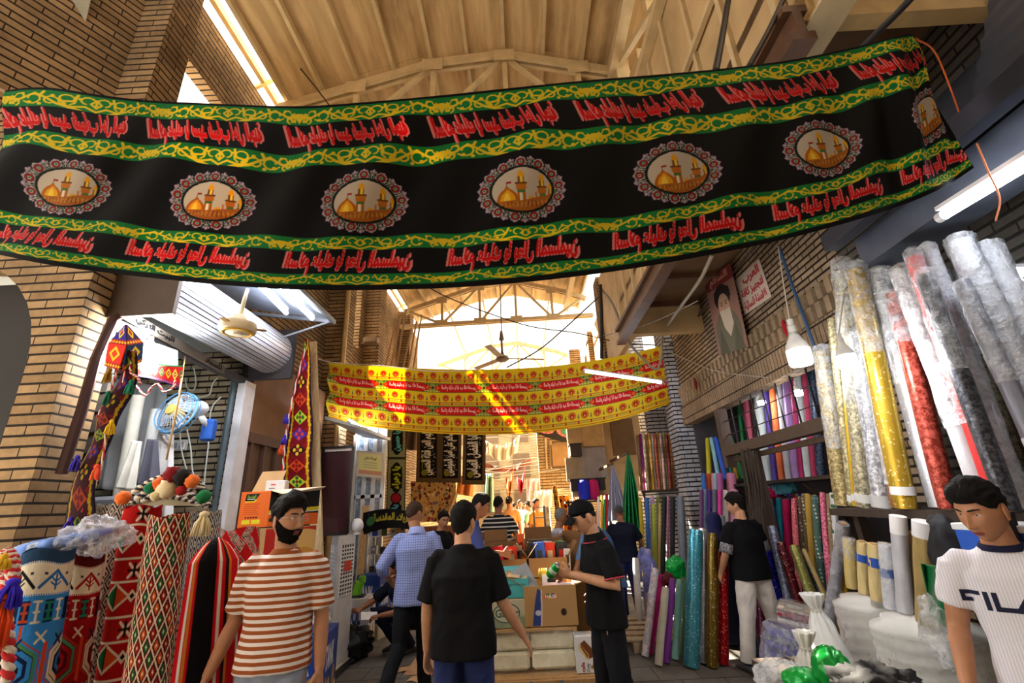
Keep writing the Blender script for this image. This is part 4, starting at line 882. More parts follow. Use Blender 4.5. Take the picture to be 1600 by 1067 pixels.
# shop back: white sheets, paper rolls, grey cloth
for (px, pt, pb, Y, r, col, lab) in ((216, 619, 770, 4.3, .055, (196, 196, 186), 'tall pale cardboard tube standing in the kilim shop'), (244, 640, 770, 4.6, .05, (225, 230, 230), 'white paper roll standing behind the grey cloth')):
    a, b2 = aY(px, pt, Y), aY(px-10, pb, Y); t = thing('paper_roll', lab, 'roll', (b2.x, b2.y, 0)); obj('tube', MB().tube([(0, 0, 0), (a.x-b2.x, 0, a.z)], r, 18), mat(col, .7), t, smooth='auto'); obj('core', MB().tube([(a.x-b2.x, 0, a.z-.02), (a.x-b2.x, 0, a.z+.003)], r*.6, 14), mat((60, 54, 50), .8), t)
def cloth_hang(name, label, cat, tl, tr, bl, br, Y, m, amp=.03, folds=4, seed=0, cat2=None):
    A, B, C_, D = (aY(*q, Y) for q in (tl, tr, bl, br))
    b = MB().grid(lambda u, v2: (A*(1-u)+B*u)*(1-v2)+(C_*(1-u)+D*u)*v2+Vector((.3*amp*math.sin(folds*2*PI*u+seed), amp*(.4+.6*v2)*math.sin(folds*2*PI*u+seed+v2), 0)), 40, 24)
    o = obj(name, b, m, smooth=True, label=label, cat=cat); md = o.modifiers.new('thickness', 'SOLIDIFY'); md.thickness = .008; return o
cloth_hang('folded_cloth', 'dark grey cloth hanging over the rolls in the kilim shop', 'cloth', (230, 686), (247, 687), (211, 756), (247, 762), 4.2, mat((74, 76, 92), .85, kind='cloth'), .04, 2)
cloth_hang('folded_cloth', 'white paper sheet hanging right of the grey cloth', 'cloth', (250, 676), (272, 680), (230, 826), (268, 830), 4.45, mat((214, 216, 220), .8, kind='cloth'), .03, 2)
cloth_hang('folded_cloth', 'cream cloth falling at a slant in the kilim shop', 'cloth', (206, 688), (222, 690), (178, 762), (208, 766), 4.1, mat((206, 206, 198), .85, kind='cloth'), .03, 2)
cloth_hang('white_sheet', 'big white sheet covering the back of the kilim shop', 'cloth', (172, 590), (262, 606), (150, 760), (240, 780), 5.2, mat((214, 220, 226), .7, kind='cloth'), .05, 3)
t = thing('counter', 'pale grey shop counter behind the rolled rugs', 'counter'); obj('body', MB().span((-4.6, 3.9, 0), (-3.5, 4.5, 1.5)), mat((150, 156, 164), .5), t); obj('counter_top', MB().span((-4.65, 3.85, 1.5), (-3.45, 4.55, 1.54)), mat((170, 172, 176), .4), t)
p = aY(190, 692, 4.0); t = thing('machine', 'grey sewing machine standing on the shop counter', 'machine', (p.x, p.y, 1.54)); obj('base', MB().box((0, 0, .04), (.3, .2, .08), bev=.02), mat((90, 92, 98), .4), t); obj('arm', MB().box((0, 0, .28), (.3, .12, .10), bev=.03).box((.11, 0, .16), (.09, .12, .22), bev=.02).box((-.12, 0, .2), (.05, .08, .12), bev=.01), mat((96, 98, 104), .4), t); obj('hand_wheel', MB().lathe([(.05, -.02), (.05, .02), (.02, .025)], (.17, 0, .28), 16, Matrix.Rotation(PI/2, 3, 'Y')), mat((60, 60, 64), .3), t)
# heap of pompom trimmings on top of the rolls
def pompom(b, p, r, seed):
    rr = random.Random(seed); p = Vector(p); vs = len(b.v); b.ell(p, (r, r, r), 14, 10)
    for i in range(vs, len(b.v)): q = Vector(b.v[i])-p; b.v[i] = tuple(p+q*(1+.28*(noise.noise(Vector(b.v[i])*60))))
TR = thing('trimming_heap', 'heap of dark and white braided trimming on top of the rolled rugs', 'trimmings')
for k, (pts) in enumerate(([(212, 768), (236, 752), (262, 744), (290, 750), (322, 770)], [(216, 778), (240, 762), (272, 756), (304, 764), (330, 778)], [(226, 782), (250, 768), (280, 768), (312, 780), (326, 792)], [(238, 756), (258, 746), (284, 742), (308, 754), (316, 768)], [(206, 786), (240, 778), (276, 776), (310, 786)])):
    obj('braid', cord_mb([aY(x, y, 3.0+.07*k) for x, y in pts], .022, 60), [mat((40, 34, 36), .95), mat((206, 196, 180), .95)], TR, smooth=True)
b = MB().grid(lambda u, v2: aY(206+122*u, 790-40*math.sin(u*PI)*v2, 3.25+.1*v2), 20, 8); obj('folded_stack', b, mat((176, 166, 140), .9, kind='cloth'), TR, smooth=True)
for i, (px, py, r, col, nm) in enumerate(((270, 742, .05, (120, 12, 22), 'dark red'), (286, 746, .05, (26, 18, 20), 'black'), (300, 752, .04, (236, 120, 50), 'orange'), (250, 756, .04, (226, 100, 40), 'deep orange'), (236, 762, .034, (20, 110, 70), 'green'), (262, 764, .055, (222, 206, 166), 'cream'), (318, 776, .04, (30, 120, 70), 'emerald'), (246, 774, .035, (214, 196, 150), 'pale cream'), (284, 766, .03, (160, 30, 30), 'small red'), (192, 778, .04, (236, 110, 40), 'bright orange'))):
    b = MB(); p = aY(px, py, 2.9); pompom(b, (0, 0, 0), r, i); obj('pompom', b, mat(col, .95), smooth=True, label=nm+' wool pompom on the trimming heap above the rugs', cat='pompom', group='wool pompoms on the trimmings', origin=None).location = p
obj('cotton_tassel', tassel_mb(MB(), aY(320, 800, 2.66), .12, .05, 60, 3), mat((222, 206, 166), .9), smooth=True, label='cream cotton tassel hanging in front of the shop mouth', cat='tassel')
# pack of bottles in cling film on the blue kilim, crumpled film beside
for i, (px, py, Y) in enumerate(((50, 858, 2.6), (66, 852, 2.68), (84, 850, 2.62), (101, 846, 2.70), (118, 842, 2.68), (130, 838, 2.78))):
    p = aY(px, py, Y); t = thing('water_bottle', ['clear bottle at the near end of the row on the blue kilim', 'second clear bottle from the pier on the blue kilim', 'third clear bottle on the blue kilim, blue cap', 'fourth clear bottle lying over the blue kilim', 'fifth clear bottle, above the dark red kilim', 'last clear bottle, next to the crumpled film'][i], 'bottle', p, 0, 'bottles on the rolled rugs', rot=(0, 1.35, .35))
    obj('bottle_body', MB().lathe([(.003, -.10), (.03, -.10), (.033, -.08), (.031, 0), (.033, .03), (.028, .07), (.014, .10), (.013, .115)], n=16), plastic((190, 210, 245), .55, .12, 'bottle_plastic'), t, smooth=True); obj('cap', MB().lathe([(.003, .132), (.015, .13), (.016, .112), (.013, .11)], n=14), mat((60, 100, 220), .4), t, smooth='auto'); obj('bottle_label', MB().lathe([(.0335, -.05), (.0335, .01)], n=16), mat((100, 140, 220), .4), t, smooth=True)
def crumple(name, label, c, r, m, seed=0, amp=.35, sc=3.0, cat='bag', n=48):
    b = MB(); b.ell((0, 0, 0), r, n, n//2); o = Vector((seed*3.1, seed*1.7, 0)); R = max(r)
    for i, v in enumerate(b.v):
        q = Vector(v); nn = noise.noise(q/R*sc*.6+o)*amp+noise.noise(q/R*sc*1.8+o)*amp*.55+abs(noise.noise(q/R*sc*4+o))*amp*.4; b.v[i] = tuple(q*(1+nn))
    return obj(name, b, m, smooth=True, label=label, cat=cat, origin=None) if c is None else _loc(obj(name, b, m, smooth=True, label=label, cat=cat), c)
def _loc(o, c): o.location = c; return o
crumple('plastic_film', 'crumpled clear cling film on top of the dark red kilim', aY(150, 838, 2.75), (.16, .12, .09), plastic((225, 225, 235), .35, .1), 2, .5, 4, 'plastic film')
# tasselled hanging at the far left
t = thing('braided_hanging', 'braided hanging with blue and orange tassels at the picture edge by the blue kilim', 'wall hanging')
for pts in ([(-10, 890), (8, 862), (20, 872), (22, 900), (14, 930)], [(-8, 905), (4, 880), (16, 884), (18, 925), (4, 960)], [(-12, 930), (0, 900), (10, 905), (10, 960), (14, 1010), (12, 1066)]): obj('braid', cord_mb([aY(x, y, 2.2) for x, y in pts], .02, 60), CORD, t, smooth=True)
for px, py, L, r, col in ((22, 905, .11, .05, (50, 34, 190)), (10, 928, .20, .06, (238, 82, 30)), (2, 935, .2, .05, (238, 90, 34)), (8, 866, .06, .03, (214, 172, 30))): obj('tassel', tassel_mb(MB(), aY(px, py, 2.15), L, r, 60, px), mat(col, .9), t, smooth=True)
obj('dark_cloth', MB().grid(lambda u, v2: aY(-14+32*u, 860+215*v2, 2.3+.04*math.sin(u*7+v2*3)), 14, 20), mat((34, 22, 30), .9, kind='cloth'), t, smooth=True)
# downpipe and iron strap on the pier
b = MB().tube([aX(252, 438, -3.16), aX(226, 470, -3.2), aX(176, 500, -3.22), aX(150, 560, -3.22), aX(128, 640, -3.22), aX(96, 740, -3.22)], .035, 8); 
obj('iron_bar', b, mat((58, 34, 30), .5, .4), label='dark brown iron bar curving up the brick pier to the shutter', cat='bar')
# ================================================================ RIGHT SIDE: FABRIC ROLLS
CARD = mat((176, 140, 96), .85, kind='card'); WRAP = plastic((232, 236, 242), .26, .12); WRAPH = plastic((238, 241, 246), .42, .2, 'milky_plastic')
STOOD = []
def segdist(p1, q1, p2, q2):
    return min(((p1+(q1-p1)*i/6)-(p2+(q2-p2)*max(0, min(1, ((p1+(q1-p1)*i/6)-p2).dot(q2-p2)/(q2-p2).length_squared)))).length for i in range(7))
def settle(a, b2, wpx, rest):
    """push a roll straight back from the eye until it stands clear of the ones already there"""
    O = Vector((0, 0, CAM_H)); best = None
    for k in range(26):
        f = 1+.008*(k//2+k % 2)*(1 if k % 2 else -1); A, B = O+(a-O)*f, O+(b2-O)*f
        if rest is not None: d = (B-A).normalized(); A = A+d*((rest-A.z)/d.z)
        r = max(.012, wpx*.5*pixm((A+B)/2)); gap = min([segdist(A, B, p, q)-r-r2 for p, q, r2 in STOOD if abs(p.y-A.y) < .9]+[9])
        if best is None or gap > best[0]: best = (gap, A, B, r)
        if gap > .004: break
    gap, A, B, r = best
    if gap < .004: r = max(r*.72, r+gap-.004)
    STOOD.append((A, B, r*1.06)); return A, B, r
def froll(label, kind, col, top, bot, wpx, group, wrap=None, band=None, core=True, name='fabric_roll', rest=None, m=None, seedless=None, tail=None):
    """a bolt of cloth from its foot to its top end (3-D points); wrap = (from, to) share of the length in plastic"""
    a, b2 = Vector(bot), Vector(top)
    if rest is not None:
        d = (b2-a).normalized(); a = a+d*((rest-a.z)/d.z)
    a, b2, r = settle(a, b2, wpx, rest)
    ax = b2-a; L = ax.length; d = ax.normalized(); rr = random.Random(hash(label) % 9999 if False else sum(map(ord, label)))
    t = thing(name, label, 'fabric roll', a, 0, group); n = 18 if r > .035 else 10; N = 14 if r > .03 else 5; ph = rr.random()*6
    P = [ax*(i/(N-1)) for i in range(N)]; u = d.cross(Vector((0, 1, 0))).normalized(); w2 = d.cross(u); rings = []
    for i, p in enumerate(P):
        q = i/(N-1); e = 1-.10*(q > .985)-.05*(q < .02)
        rings.append([p+u*(math.cos(2*PI*k/n)*r*e*(1+.05*math.sin(ph+q*9+k)+.04*math.sin(2*2*PI*k/n+ph)))+w2*(math.sin(2*PI*k/n)*r*e*(1+.05*math.sin(ph*2+q*7+2*k))) for k in range(n)])
    fm = m or mat(col, .6, 0, .12, 8, kind=kind)
    obj('fabric', MB().loft(rings), fm, t, smooth='auto')
    if core: obj('core', MB().tube([ax-d*.03, ax+d*.006], r*.55, 12), CARD, t, smooth='auto')
    if wrap:
        b = MB(); rg = []
        for q in np.linspace(wrap[0], wrap[1], 22): rg.append([ax*q+(u*math.cos(2*PI*k/20)+w2*math.sin(2*PI*k/20))*r*(1.10+.16*noise.noise(Vector((math.cos(2*PI*k/20)*1.5, math.sin(2*PI*k/20)*1.5, q*9+ph)))+(.25*noise.noise(Vector((k*.9, q*20, ph))) if q > .95 else 0)) for k in range(20)])
        if wrap[1] > 1: rg.append([ax*(wrap[1]+.02)+(u*math.cos(2*PI*k/20)+w2*math.sin(2*PI*k/20))*r*.35 for k in range(20)])
        obj('plastic_wrap', b.loft(rg, False), WRAPH if len(wrap) > 2 else WRAP, t, smooth=True)
    if band:
        for q, hgt, bc in band: obj('paper_band', MB().tube([ax*q, ax*q+d*hgt], r*1.07, 18), mat(bc, .5), t, smooth='auto')
    return t
# ---- tall wrapped rolls standing on the display at the right
G1 = 'tall glittering rolls on the right display'
t = thing('display_stand', 'dark wooden display stand carrying the tall glittering rolls', 'stand'); WD = mat((62, 50, 42), .8, kind='wood')
ST = 1.50
b = MB(); b.poly([(2.22, 1.55, ST-.06), (2.95, 1.55, ST-.06), (2.95, 3.9, ST-.06), (2.40, 3.9, ST-.06)], (0, 0, .05)); obj('platform', b, WD, t)
for x, y in ((2.5, 1.65), (2.9, 1.65), (2.55, 3.8), (2.9, 3.8)): obj('leg', MB().span((x-.03, y-.03, 0), (x+.03, y+.03, ST-.06)), WD, t)
TALL = [
 ('red roll with gold scrolls among silver ones', 'glitter', (168, 52, 28), (1398, 456), (1482, 790), 30, 2.33, (.74, 1.0), None),
 ('coral red roll in clear film among the tall rolls', 'cloth', (206, 46, 46), (1428, 402), (1560, 780), 28, 2.24, (.3, 1.03), None),
 ('beige gold lace roll at the far end of the tall rolls, next to the window', 'glitter', (186, 166, 112), (1284, 548), (1322, 806), 25, 2.70, (.35, 1.03), None),
 ('narrow pale gold sequin roll second from the shop window', 'glitter', (196, 184, 140), (1300, 498), (1336, 806), 15, 2.66, None, [(.02, .05, (226, 226, 226))]),
 ('thin shiny yellow gold roll between two pale lace rolls', 'satin', (204, 166, 40), (1316, 520), (1342, 830), 12, 2.60, None, [(.03, .05, (226, 226, 230))]),
 ('cream sequin lace roll right below the hanging bulb glare', 'glitter', (196, 188, 158), (1316, 424), (1358, 838), 27, 2.50, (.42, 1.05), [(.02, .06, (214, 214, 210))]),
 ('silver white glitter roll left of the copper one', 'glitter', (200, 202, 212), (1340, 520), (1386, 842), 27, 2.52, (.45, 1.02), [(.0, .08, (190, 190, 192))]),
 ('copper brown glitter roll in loose clear film', 'glitter', (168, 116, 66), (1352, 470), (1412, 822), 28, 2.50, (.1, 1.02, 1), None),
 ('golden sequin roll with a white paper band near its foot', 'sequin', (196, 162, 54), (1337, 422), (1424, 832), 30, 2.36, (.62, 1.03), [(.05, .05, (232, 232, 234))]),
 ('silver sequin roll under crumpled film right of the golden one', 'sequin', (188, 190, 198), (1372, 432), (1486, 842), 36, 2.40, (.5, 1.03, 1), None),
 ('white satin roll slipping out of its plastic behind the young man', 'satin', (198, 198, 204), (1410, 424), (1538, 770), 36, 2.34, (.3, 1.02, 1), None),
 ('black and white sequin roll above the young man', 'glitter', (66, 68, 78), (1444, 430), (1580, 800), 29, 2.26, (.55, 1.02), None),
 ('plain white film-wrapped roll right of the coral red roll', 'satin', (206, 210, 220), (1452, 394), (1590, 770), 28, 2.34, (.0, 1.03, 1), None),
 ('dark gold speckled roll near the right picture edge', 'glitter', (92, 84, 58), (1482, 424), (1610, 760), 22, 2.38, (.6, 1.0), None),
 ('grey silk roll with a white band at the right picture edge', 'satin', (120, 122, 134), (1502, 440), (1640, 740), 30, 2.30, (.5, 1.0), [(.2, .08, (220, 222, 230))]),
 ('thick milky wrapped roll, tallest at the right edge', 'satin', (210, 214, 222), (1500, 378), (1660, 740), 46, 2.42, (.0, 1.02, 1), None),
 ('bulky white bagged roll leaning at the picture edge', 'satin', (212, 214, 220), (1538, 384), (1720, 740), 54, 2.50, (.0, 1.0, 1), None)]
for lab, kd, col, tp, bt, wd, X, wrap, band in TALL:
    froll(lab, kd, col, aX(*tp, X+.07), aX(*bt, X), wd*1.22, G1, wrap, band, rest=ST)
# lower tier in front of the stand
G2 = 'shorter rolls standing below the tall ones'
BT = aX(1400, 952, 2.16).z
for lab, kd, col, tp, bt, wd, X, wrap, band in [
 ('pale gold satin roll nearest the shop window in the lower row', 'satin', (206, 184, 120), (1326, 842), (1336, 990), 20, 2.36, (.6, 1.02), None),
 ('cream satin roll with a blue tape, left of its taller twin', 'satin', (212, 190, 134), (1347, 846), (1352, 985), 18, 2.30, None, [(.62, .05, (40, 84, 180))]),
 ('wide cream satin roll with a blue tape lower down', 'satin', (214, 192, 138), (1366, 850), (1374, 985), 24, 2.24, None, [(.6, .06, (40, 84, 180))]),
 ('crinkled silver foil roll with a small blue mark', 'satin', (196, 198, 206), (1384, 850), (1394, 960), 24, 2.16, (.0, 1.01), [(.48, .05, (60, 90, 150))]),
 ('silver grey roll with a white paper top', 'satin', (186, 188, 196), (1404, 820), (1414, 950), 26, 2.18, None, [(.9, .1, (230, 230, 232))]),
 ('narrow brown gold roll squeezed beside the silver ones', 'satin', (150, 122, 70), (1424, 832), (1430, 950), 12, 2.2, None, None),
 ('antique gold foil roll with a white paper band on top', 'satin', (160, 138, 88), (1444, 824), (1448, 950), 36, 2.08, None, [(.9, .08, (226, 226, 230))]),
 ('flat beige roll behind the green cloth', 'card', (190, 160, 112), (1466, 846), (1468, 950), 14, 2.08, None, None)]:
    froll(lab, kd, col, aX(*tp, X+.03), aX(*bt, X), wd*1.15, G2, wrap, band, rest=BT)
def bale(label, c, r, z0, z1, seed):
    t = thing('wrapped_bale', label, 'bale', (c[0], c[1], z0)); n = 40; N = 46; rg = []
    for j in range(N):
        q = j/(N-1)
        rg.append([Vector((math.cos(2*PI*k/n), math.sin(2*PI*k/n), 0))*r*(1+.02*math.sin(j*1.9+math.sin(k*.4+seed)*1.5)+.03*noise.noise(Vector((math.cos(2*PI*k/n)*2, math.sin(2*PI*k/n)*2, q*5+seed))))*(1-.25*(q > .97)-.05*(q < .03))+Vector((0, 0, (z1-z0)*q)) for k in range(n)])
    obj('bale_core', MB().loft(rg), mat((206, 206, 202), .6, var=.06), t, smooth=True)
    obj('stretch_film', MB().loft([[Vector((v.x*1.012, v.y*1.012, v.z)) for v in R_] for R_ in rg[2:-3]], False), plastic((242, 242, 242), .16, .3, 'stretch_film'), t, smooth=True); return t
p = aX(1352, 975, 2.24); bale('white film-wrapped bale at the foot of the cream rolls', (p.x+.04, p.y), .19, 0, BT-.01, 1)
p = aX(1425, 945, 2.14); bale('big white film-wrapped bale under the silver and gold rolls', (p.x+.04, p.y), .26, 0, BT-.01, 5)
# ---- rolls on the floor in front of the shop
G3 = 'rolls standing on the pavement before the fabric shop'
for lab, kd, col, tp, bt, Y, wd, wrap, band in [
 ('white and pink tulle roll leaning outermost on the pavement', 'cloth', (222, 206, 216), (1024, 888), (1008, 1026), 5.9, 13, (.0, 1.0), None),
 ('magenta roll leaning between white and cream rolls', 'cloth', (206, 20, 130), (1034, 898), (1014, 1028), 5.98, 12, None, None),
 ('cream roll leaning left of the purple one', 'cloth', (204, 198, 182), (1040, 918), (1029, 1036), 5.6, 15, None, None),
 ('purple roll on the pavement between cream and mint', 'cloth', (126, 50, 150), (1051, 904), (1041, 1036), 5.66, 13, None, None),
 ('mint green roll left of the turquoise sequins', 'cloth', (142, 200, 188), (1063, 906), (1055, 1034), 5.75, 15, None, None),
 ('thin leaf green roll behind mint and turquoise', 'cloth', (96, 150, 90), (1072, 908), (1067, 1034), 5.85, 9, None, None),
 ('turquoise sequin roll with a draped lower end', 'sequin', (74, 160, 186), (1087, 828), (1080, 1046), 5.5, 29, None, None),
 ('white silver sequin roll right of the turquoise one', 'sequin', (190, 190, 196), (1098, 826), (1099, 1046), 5.6, 18, None, None),
 ('old gold sequin roll before the navy headscarf', 'sequin', (120, 96, 30), (1114, 834), (1113, 1048), 5.5, 20, None, None),
 ('scarlet sequin roll beside the man in white trousers', 'sequin', (176, 10, 16), (1130, 862), (1130, 1050), 5.52, 20, None, None),
 ('teal sequin roll seen between the white trouser legs', 'sequin', (18, 120, 136), (1164, 900), (1176, 1044), 5.75, 24, None, None),
 ('plum sequin roll behind the right white trouser leg', 'sequin', (100, 40, 80), (1186, 930), (1198, 1050), 5.65, 22, None, None),
 ('royal blue sequin roll behind the man in white trousers', 'sequin', (26, 22, 170), (1206, 858), (1236, 1000), 5.45, 40, None, None),
 ('silver blue glitter roll leaning right of the royal blue one', 'glitter', (130, 138, 172), (1206, 822), (1244, 990), 5.35, 18, None, None),
 ('maroon sequin roll leaning right of the silver blue one', 'sequin', (84, 10, 22), (1220, 848), (1262, 985), 5.2, 18, None, None),
 ('olive green sequin roll with a twisted end', 'sequin', (146, 146, 80), (1240, 852), (1282, 972), 5.0, 20, None, None),
 ('dark grey glitter roll behind the olive one', 'glitter', (80, 86, 100), (1262, 876), (1296, 960), 5.05, 17, None, None),
 ('slim tan roll crossing over the dark grey glitter', 'satin', (164, 142, 90), (1256, 858), (1300, 955), 4.85, 10, None, None),
 ('white tulle roll beside the man in navy', 'cloth', (222, 222, 226), (993, 872), (999, 968), 7.0, 12, None, None),
 ('pale violet tulle roll right behind the white tulle', 'cloth', (150, 140, 206), (1010, 858), (1014, 960), 7.2, 16, (.0, 1.0), None)]:
    froll(lab, kd, col, aY(*tp, Y+.12), aY(*bt, Y), wd, G3, wrap, band, rest=.01)
# ---- patterned rolls in the shop mouth
G4 = 'patterned rolls in a row at the shop mouth'
for lab, kd, col, tp, bt, wd, X in [
 ('olive striped roll leaning at the start of the patterned row', 'cloth', (110, 110, 60), (1192, 770), (1214, 870), 9, 3.14),
 ('dark blue glitter roll leaning behind the man in white trousers', 'glitter', (50, 54, 84), (1204, 780), (1224, 880), 12, 3.12),
 ('turquoise roll in the patterned row', 'cloth', (20, 150, 176), (1217, 778), (1222, 900), 11, 3.2),
 ('magenta pink roll right of the turquoise one', 'cloth', (200, 16, 90), (1228, 780), (1234, 900), 14, 3.15),
 ('salmon lace roll right of the magenta one', 'lace', (206, 90, 100), (1240, 780), (1247, 900), 11, 3.12),
 ('brown flecked roll between salmon and gold', 'dots', (110, 84, 74), (1249, 776), (1256, 900), 9, 3.14),
 ('leopard spotted roll left of the gold satin', 'dots', (104, 94, 60), (1256, 772), (1264, 900), 10, 3.1),
 ('gold satin roll in the patterned row', 'satin', (184, 146, 66), (1262, 772), (1272, 905), 13, 3.06),
 ('grey green polka dot roll', 'dots', (72, 104, 96), (1273, 774), (1284, 912), 14, 3.02),
 ('pink lace roll right of the polka dots', 'lace', (196, 90, 120), (1285, 770), (1297, 915), 13, 2.98),
 ('beige patterned roll between pink lace and cherries', 'dots', (150, 130, 96), (1294, 772), (1304, 912), 9, 2.98),
 ('white roll printed with red cherries', 'cherry', (220, 222, 224), (1301, 770), (1312, 905), 13, 2.92)]:
    froll(lab, kd, col, aX(*tp, X+.06), aX(*bt, X), wd, G4, rest=.01)
p = aX(1306, 815, 2.85); froll('bundle of wrapped silver rods with a green and red end', 'satin', (150, 146, 160), aX(1318, 818, 2.8), aX(1302, 930, 2.78), 22, G4, (.0, 1.0), [(.12, .04, (20, 130, 60)), (.18, .03, (40, 60, 190)), (.23, .02, (200, 30, 40))], rest=.01)
froll('golden crinkled foil roll behind the cream satin', 'sequin', (196, 150, 40), aX(1316, 870, 2.7), aX(1322, 930, 2.68), 16, G4, rest=.01)
# ---- cloth lengths hung inside the window above and below its beam
G5 = 'cloth rolls standing inside the shop window'
WINR = [('green', (20, 130, 70), 1166, 8), ('pink', (214, 100, 130), 1178, 13), ('black', (40, 38, 42), 1187, 8), ('white', (206, 214, 216), 1196, 15), ('violet', (84, 60, 150), 1208, 11), ('orange', (226, 110, 60), 1219, 13), ('pale grey', (200, 200, 204), 1230, 14), ('lilac', (176, 140, 206), 1241, 15), ('magenta', (176, 40, 100), 1250, 10), ('ice white', (206, 220, 222), 1259, 11), ('raspberry', (180, 50, 90), 1269, 11), ('dark blue glitter', (50, 70, 100), 1280, 14)]
t = wsh = thing('window_shelf', 'two-level dark shelf inside the fabric shop window', 'shelf'); obj('board', MB().span((3.22, 3.9, 1.74), (3.75, 7.6, 1.78)), WD, t); [obj('bracket', MB().beam((3.7, y, 1.3), (3.3, y, 1.73), .04, .04).span((3.68, y-.03, 0), (3.74, y+.03, 1.74)), WD, t) for y in (4.1, 5.7, 7.4)]
for i, (nm, col, px, wd) in enumerate(WINR):
    froll('%s cloth roll in the shop window above and below its beam' % nm, 'glitter' if 'glitter' in nm else 'cloth', col, aX(px-14, 612-.38*(px-1166), 3.62), aX(px+4, 758-.1*(px-1166), 3.5), wd, G5, rest=1.785)
# small folded stacks on the lower shelf
obj('board', MB().span((3.32, 3.9, 1.38), (3.75, 7.6, 1.42)), WD, wsh)
for i, (nm, col, px, py) in enumerate((('purple', (74, 40, 120), 1240, 738), ('coral', (220, 60, 70), 1249, 736), ('navy', (30, 32, 60), 1259, 735), ('royal blue', (30, 60, 190), 1263, 752), ('rose', (170, 80, 110), 1244, 756), ('stone grey', (160, 150, 140), 1254, 755), ('dark plum', (70, 30, 60), 1236, 760))):
    p = aX(px, py+8, 3.5); b = MB()
    for k in range(5): b.box((0, 0, .02+k*.035), (.26-.01*(k % 2), .11, .032), bev=.012)
    o = obj('folded_cloth', b, mat(col, .85, kind='cloth'), smooth='auto', label='%s folded cloth pile on the shop shelf' % nm, cat='cloth', group='folded cloths on the shop shelf'); o.location = (p.x, p.y, 1.425)
for i, (px, py, r, col, nm) in enumerate(((1212, 770, .11, (190, 20, 90), 'magenta'), (1226, 762, .12, (90, 176, 200), 'sky blue'), (1200, 758, .08, (225, 228, 232), 'white'))):
    crumple('net_bundle', '%s bundle of netting lying above the patterned rolls' % nm, aX(px, py, 3.42), (r, r*1.2, r*.7), mat(col, .8, kind='cloth'), i, .5, 4, 'cloth')
# ---- tiers left of the window
G6 = 'rolls in three tiers beside the right pillar'
SHX = 3.05
t = thing('tier_rack', 'dark stepped rack behind the tiers of rolls by the right pillar', 'rack')
for z, y0, x0 in ((1.86, 7.72, 3.0), (1.46, 7.52, 2.8)): obj('board', MB().span((x0, y0, z-.03), (3.7, y0+.35, z)), WD, t)
obj('upright', MB().span((3.3, 7.9, 0), (3.36, 7.96, 1.83)), WD, t); obj('upright', MB().span((2.9, 7.7, 0), (2.96, 7.76, 1.43)), WD, t)
TOP = [('mustard', (176, 168, 20), 1106, 1108, 8), ('violet', (84, 50, 150), 1113, 1116, 8), ('pale blue', (130, 190, 206), 1111, 1122, 7), ('yellow', (214, 180, 40), 1116, 1124, 6), ('rose', (206, 60, 110), 1119, 1128, 6), ('bright blue', (40, 90, 200), 1118, 1132, 8), ('olive', (80, 96, 40), 1126, 1138, 9), ('orange', (220, 110, 50), 1129, 1145, 7), ('teal', (20, 120, 130), 1131, 1142, 7), ('amber', (206, 150, 40), 1136, 1149, 8), ('mint', (96, 214, 140), 1140, 1156, 12)]
for nm, col, xt, xb, wd in TOP: froll('%s roll in the top tier beside the right pillar' % nm, 'cloth', col, aY(xt, 682+(xb % 5), 7.95), aY(xb, 742, 7.85), wd, G6, rest=1.865)
MID = [('blue', (40, 100, 180), 1099, 8), ('burnt orange', (200, 80, 40), 1106, 9), ('pale pink', (206, 150, 170), 1115, 9), ('aqua', (110, 200, 206), 1118, 6), ('mauve', (160, 80, 140), 1124, 11), ('dark green', (30, 60, 50), 1131, 6), ('dusty rose', (190, 120, 150), 1142, 17)]
for nm, col, x, wd in MID: froll('%s roll in the middle tier beside the right pillar' % nm, 'cloth', col, aY(x, 740, 7.68), aY(x+2, 778, 7.64), wd, G6, rest=1.465)
LOW = [('plum', (110, 70, 120), 1096, 8), ('powder blue', (150, 170, 206), 1102, 6), ('deep violet', (70, 40, 140), 1108, 7), ('slate grey', (100, 104, 130), 1117, 11), ('hot pink', (214, 60, 150), 1125, 9), ('white', (214, 210, 204), 1134, 10), ('blush', (200, 140, 166), 1147, 17)]
for nm, col, x, wd in LOW: froll('%s roll in the lowest tier beside the right pillar' % nm, 'cloth', col, aY(x, 766-(x % 3), 7.3), aY(x, 850, 7.26), wd, G6, rest=.01)
froll('light grey roll under the lowest tier by the headscarf', 'cloth', (130, 134, 144), aY(1128, 806, 7.0), aY(1130, 880, 6.95), 12, G6, rest=.01)
# ---- metallic rolls in the tiled recess and the row below them
G7 = 'metallic rolls in the tiled recess past the pillar'
t = thing('recess_rack', 'low black rack in the tiled recess under the metallic rolls', 'rack'); obj('board', MB().span((2.2, 9.05, 1.74), (3.2, 9.3, 1.78)), WD, t); [obj('leg', MB().span((x, 9.15, 0), (x+.04, 9.2, 1.74)), WD, t) for x in (2.25, 3.1)]
METS = [('copper brown', (120, 80, 50), 'satin'), ('shiny purple', (150, 24, 140), 'satin'), ('white and gold flecked', (206, 190, 150), 'glitter'), ('bronze', (150, 104, 40), 'glitter'), ('yellow gold', (200, 150, 50), 'glitter'), ('pale grey sequin', (190, 190, 180), 'sequin'), ('rust red', (170, 70, 40), 'glitter'), ('light gold', (196, 170, 100), 'glitter'), ('pink and white', (206, 160, 160), 'glitter'), ('green gold', (150, 150, 80), 'glitter'), ('dark red', (130, 30, 30), 'glitter'), ('amber gold', (196, 120, 40), 'glitter')]
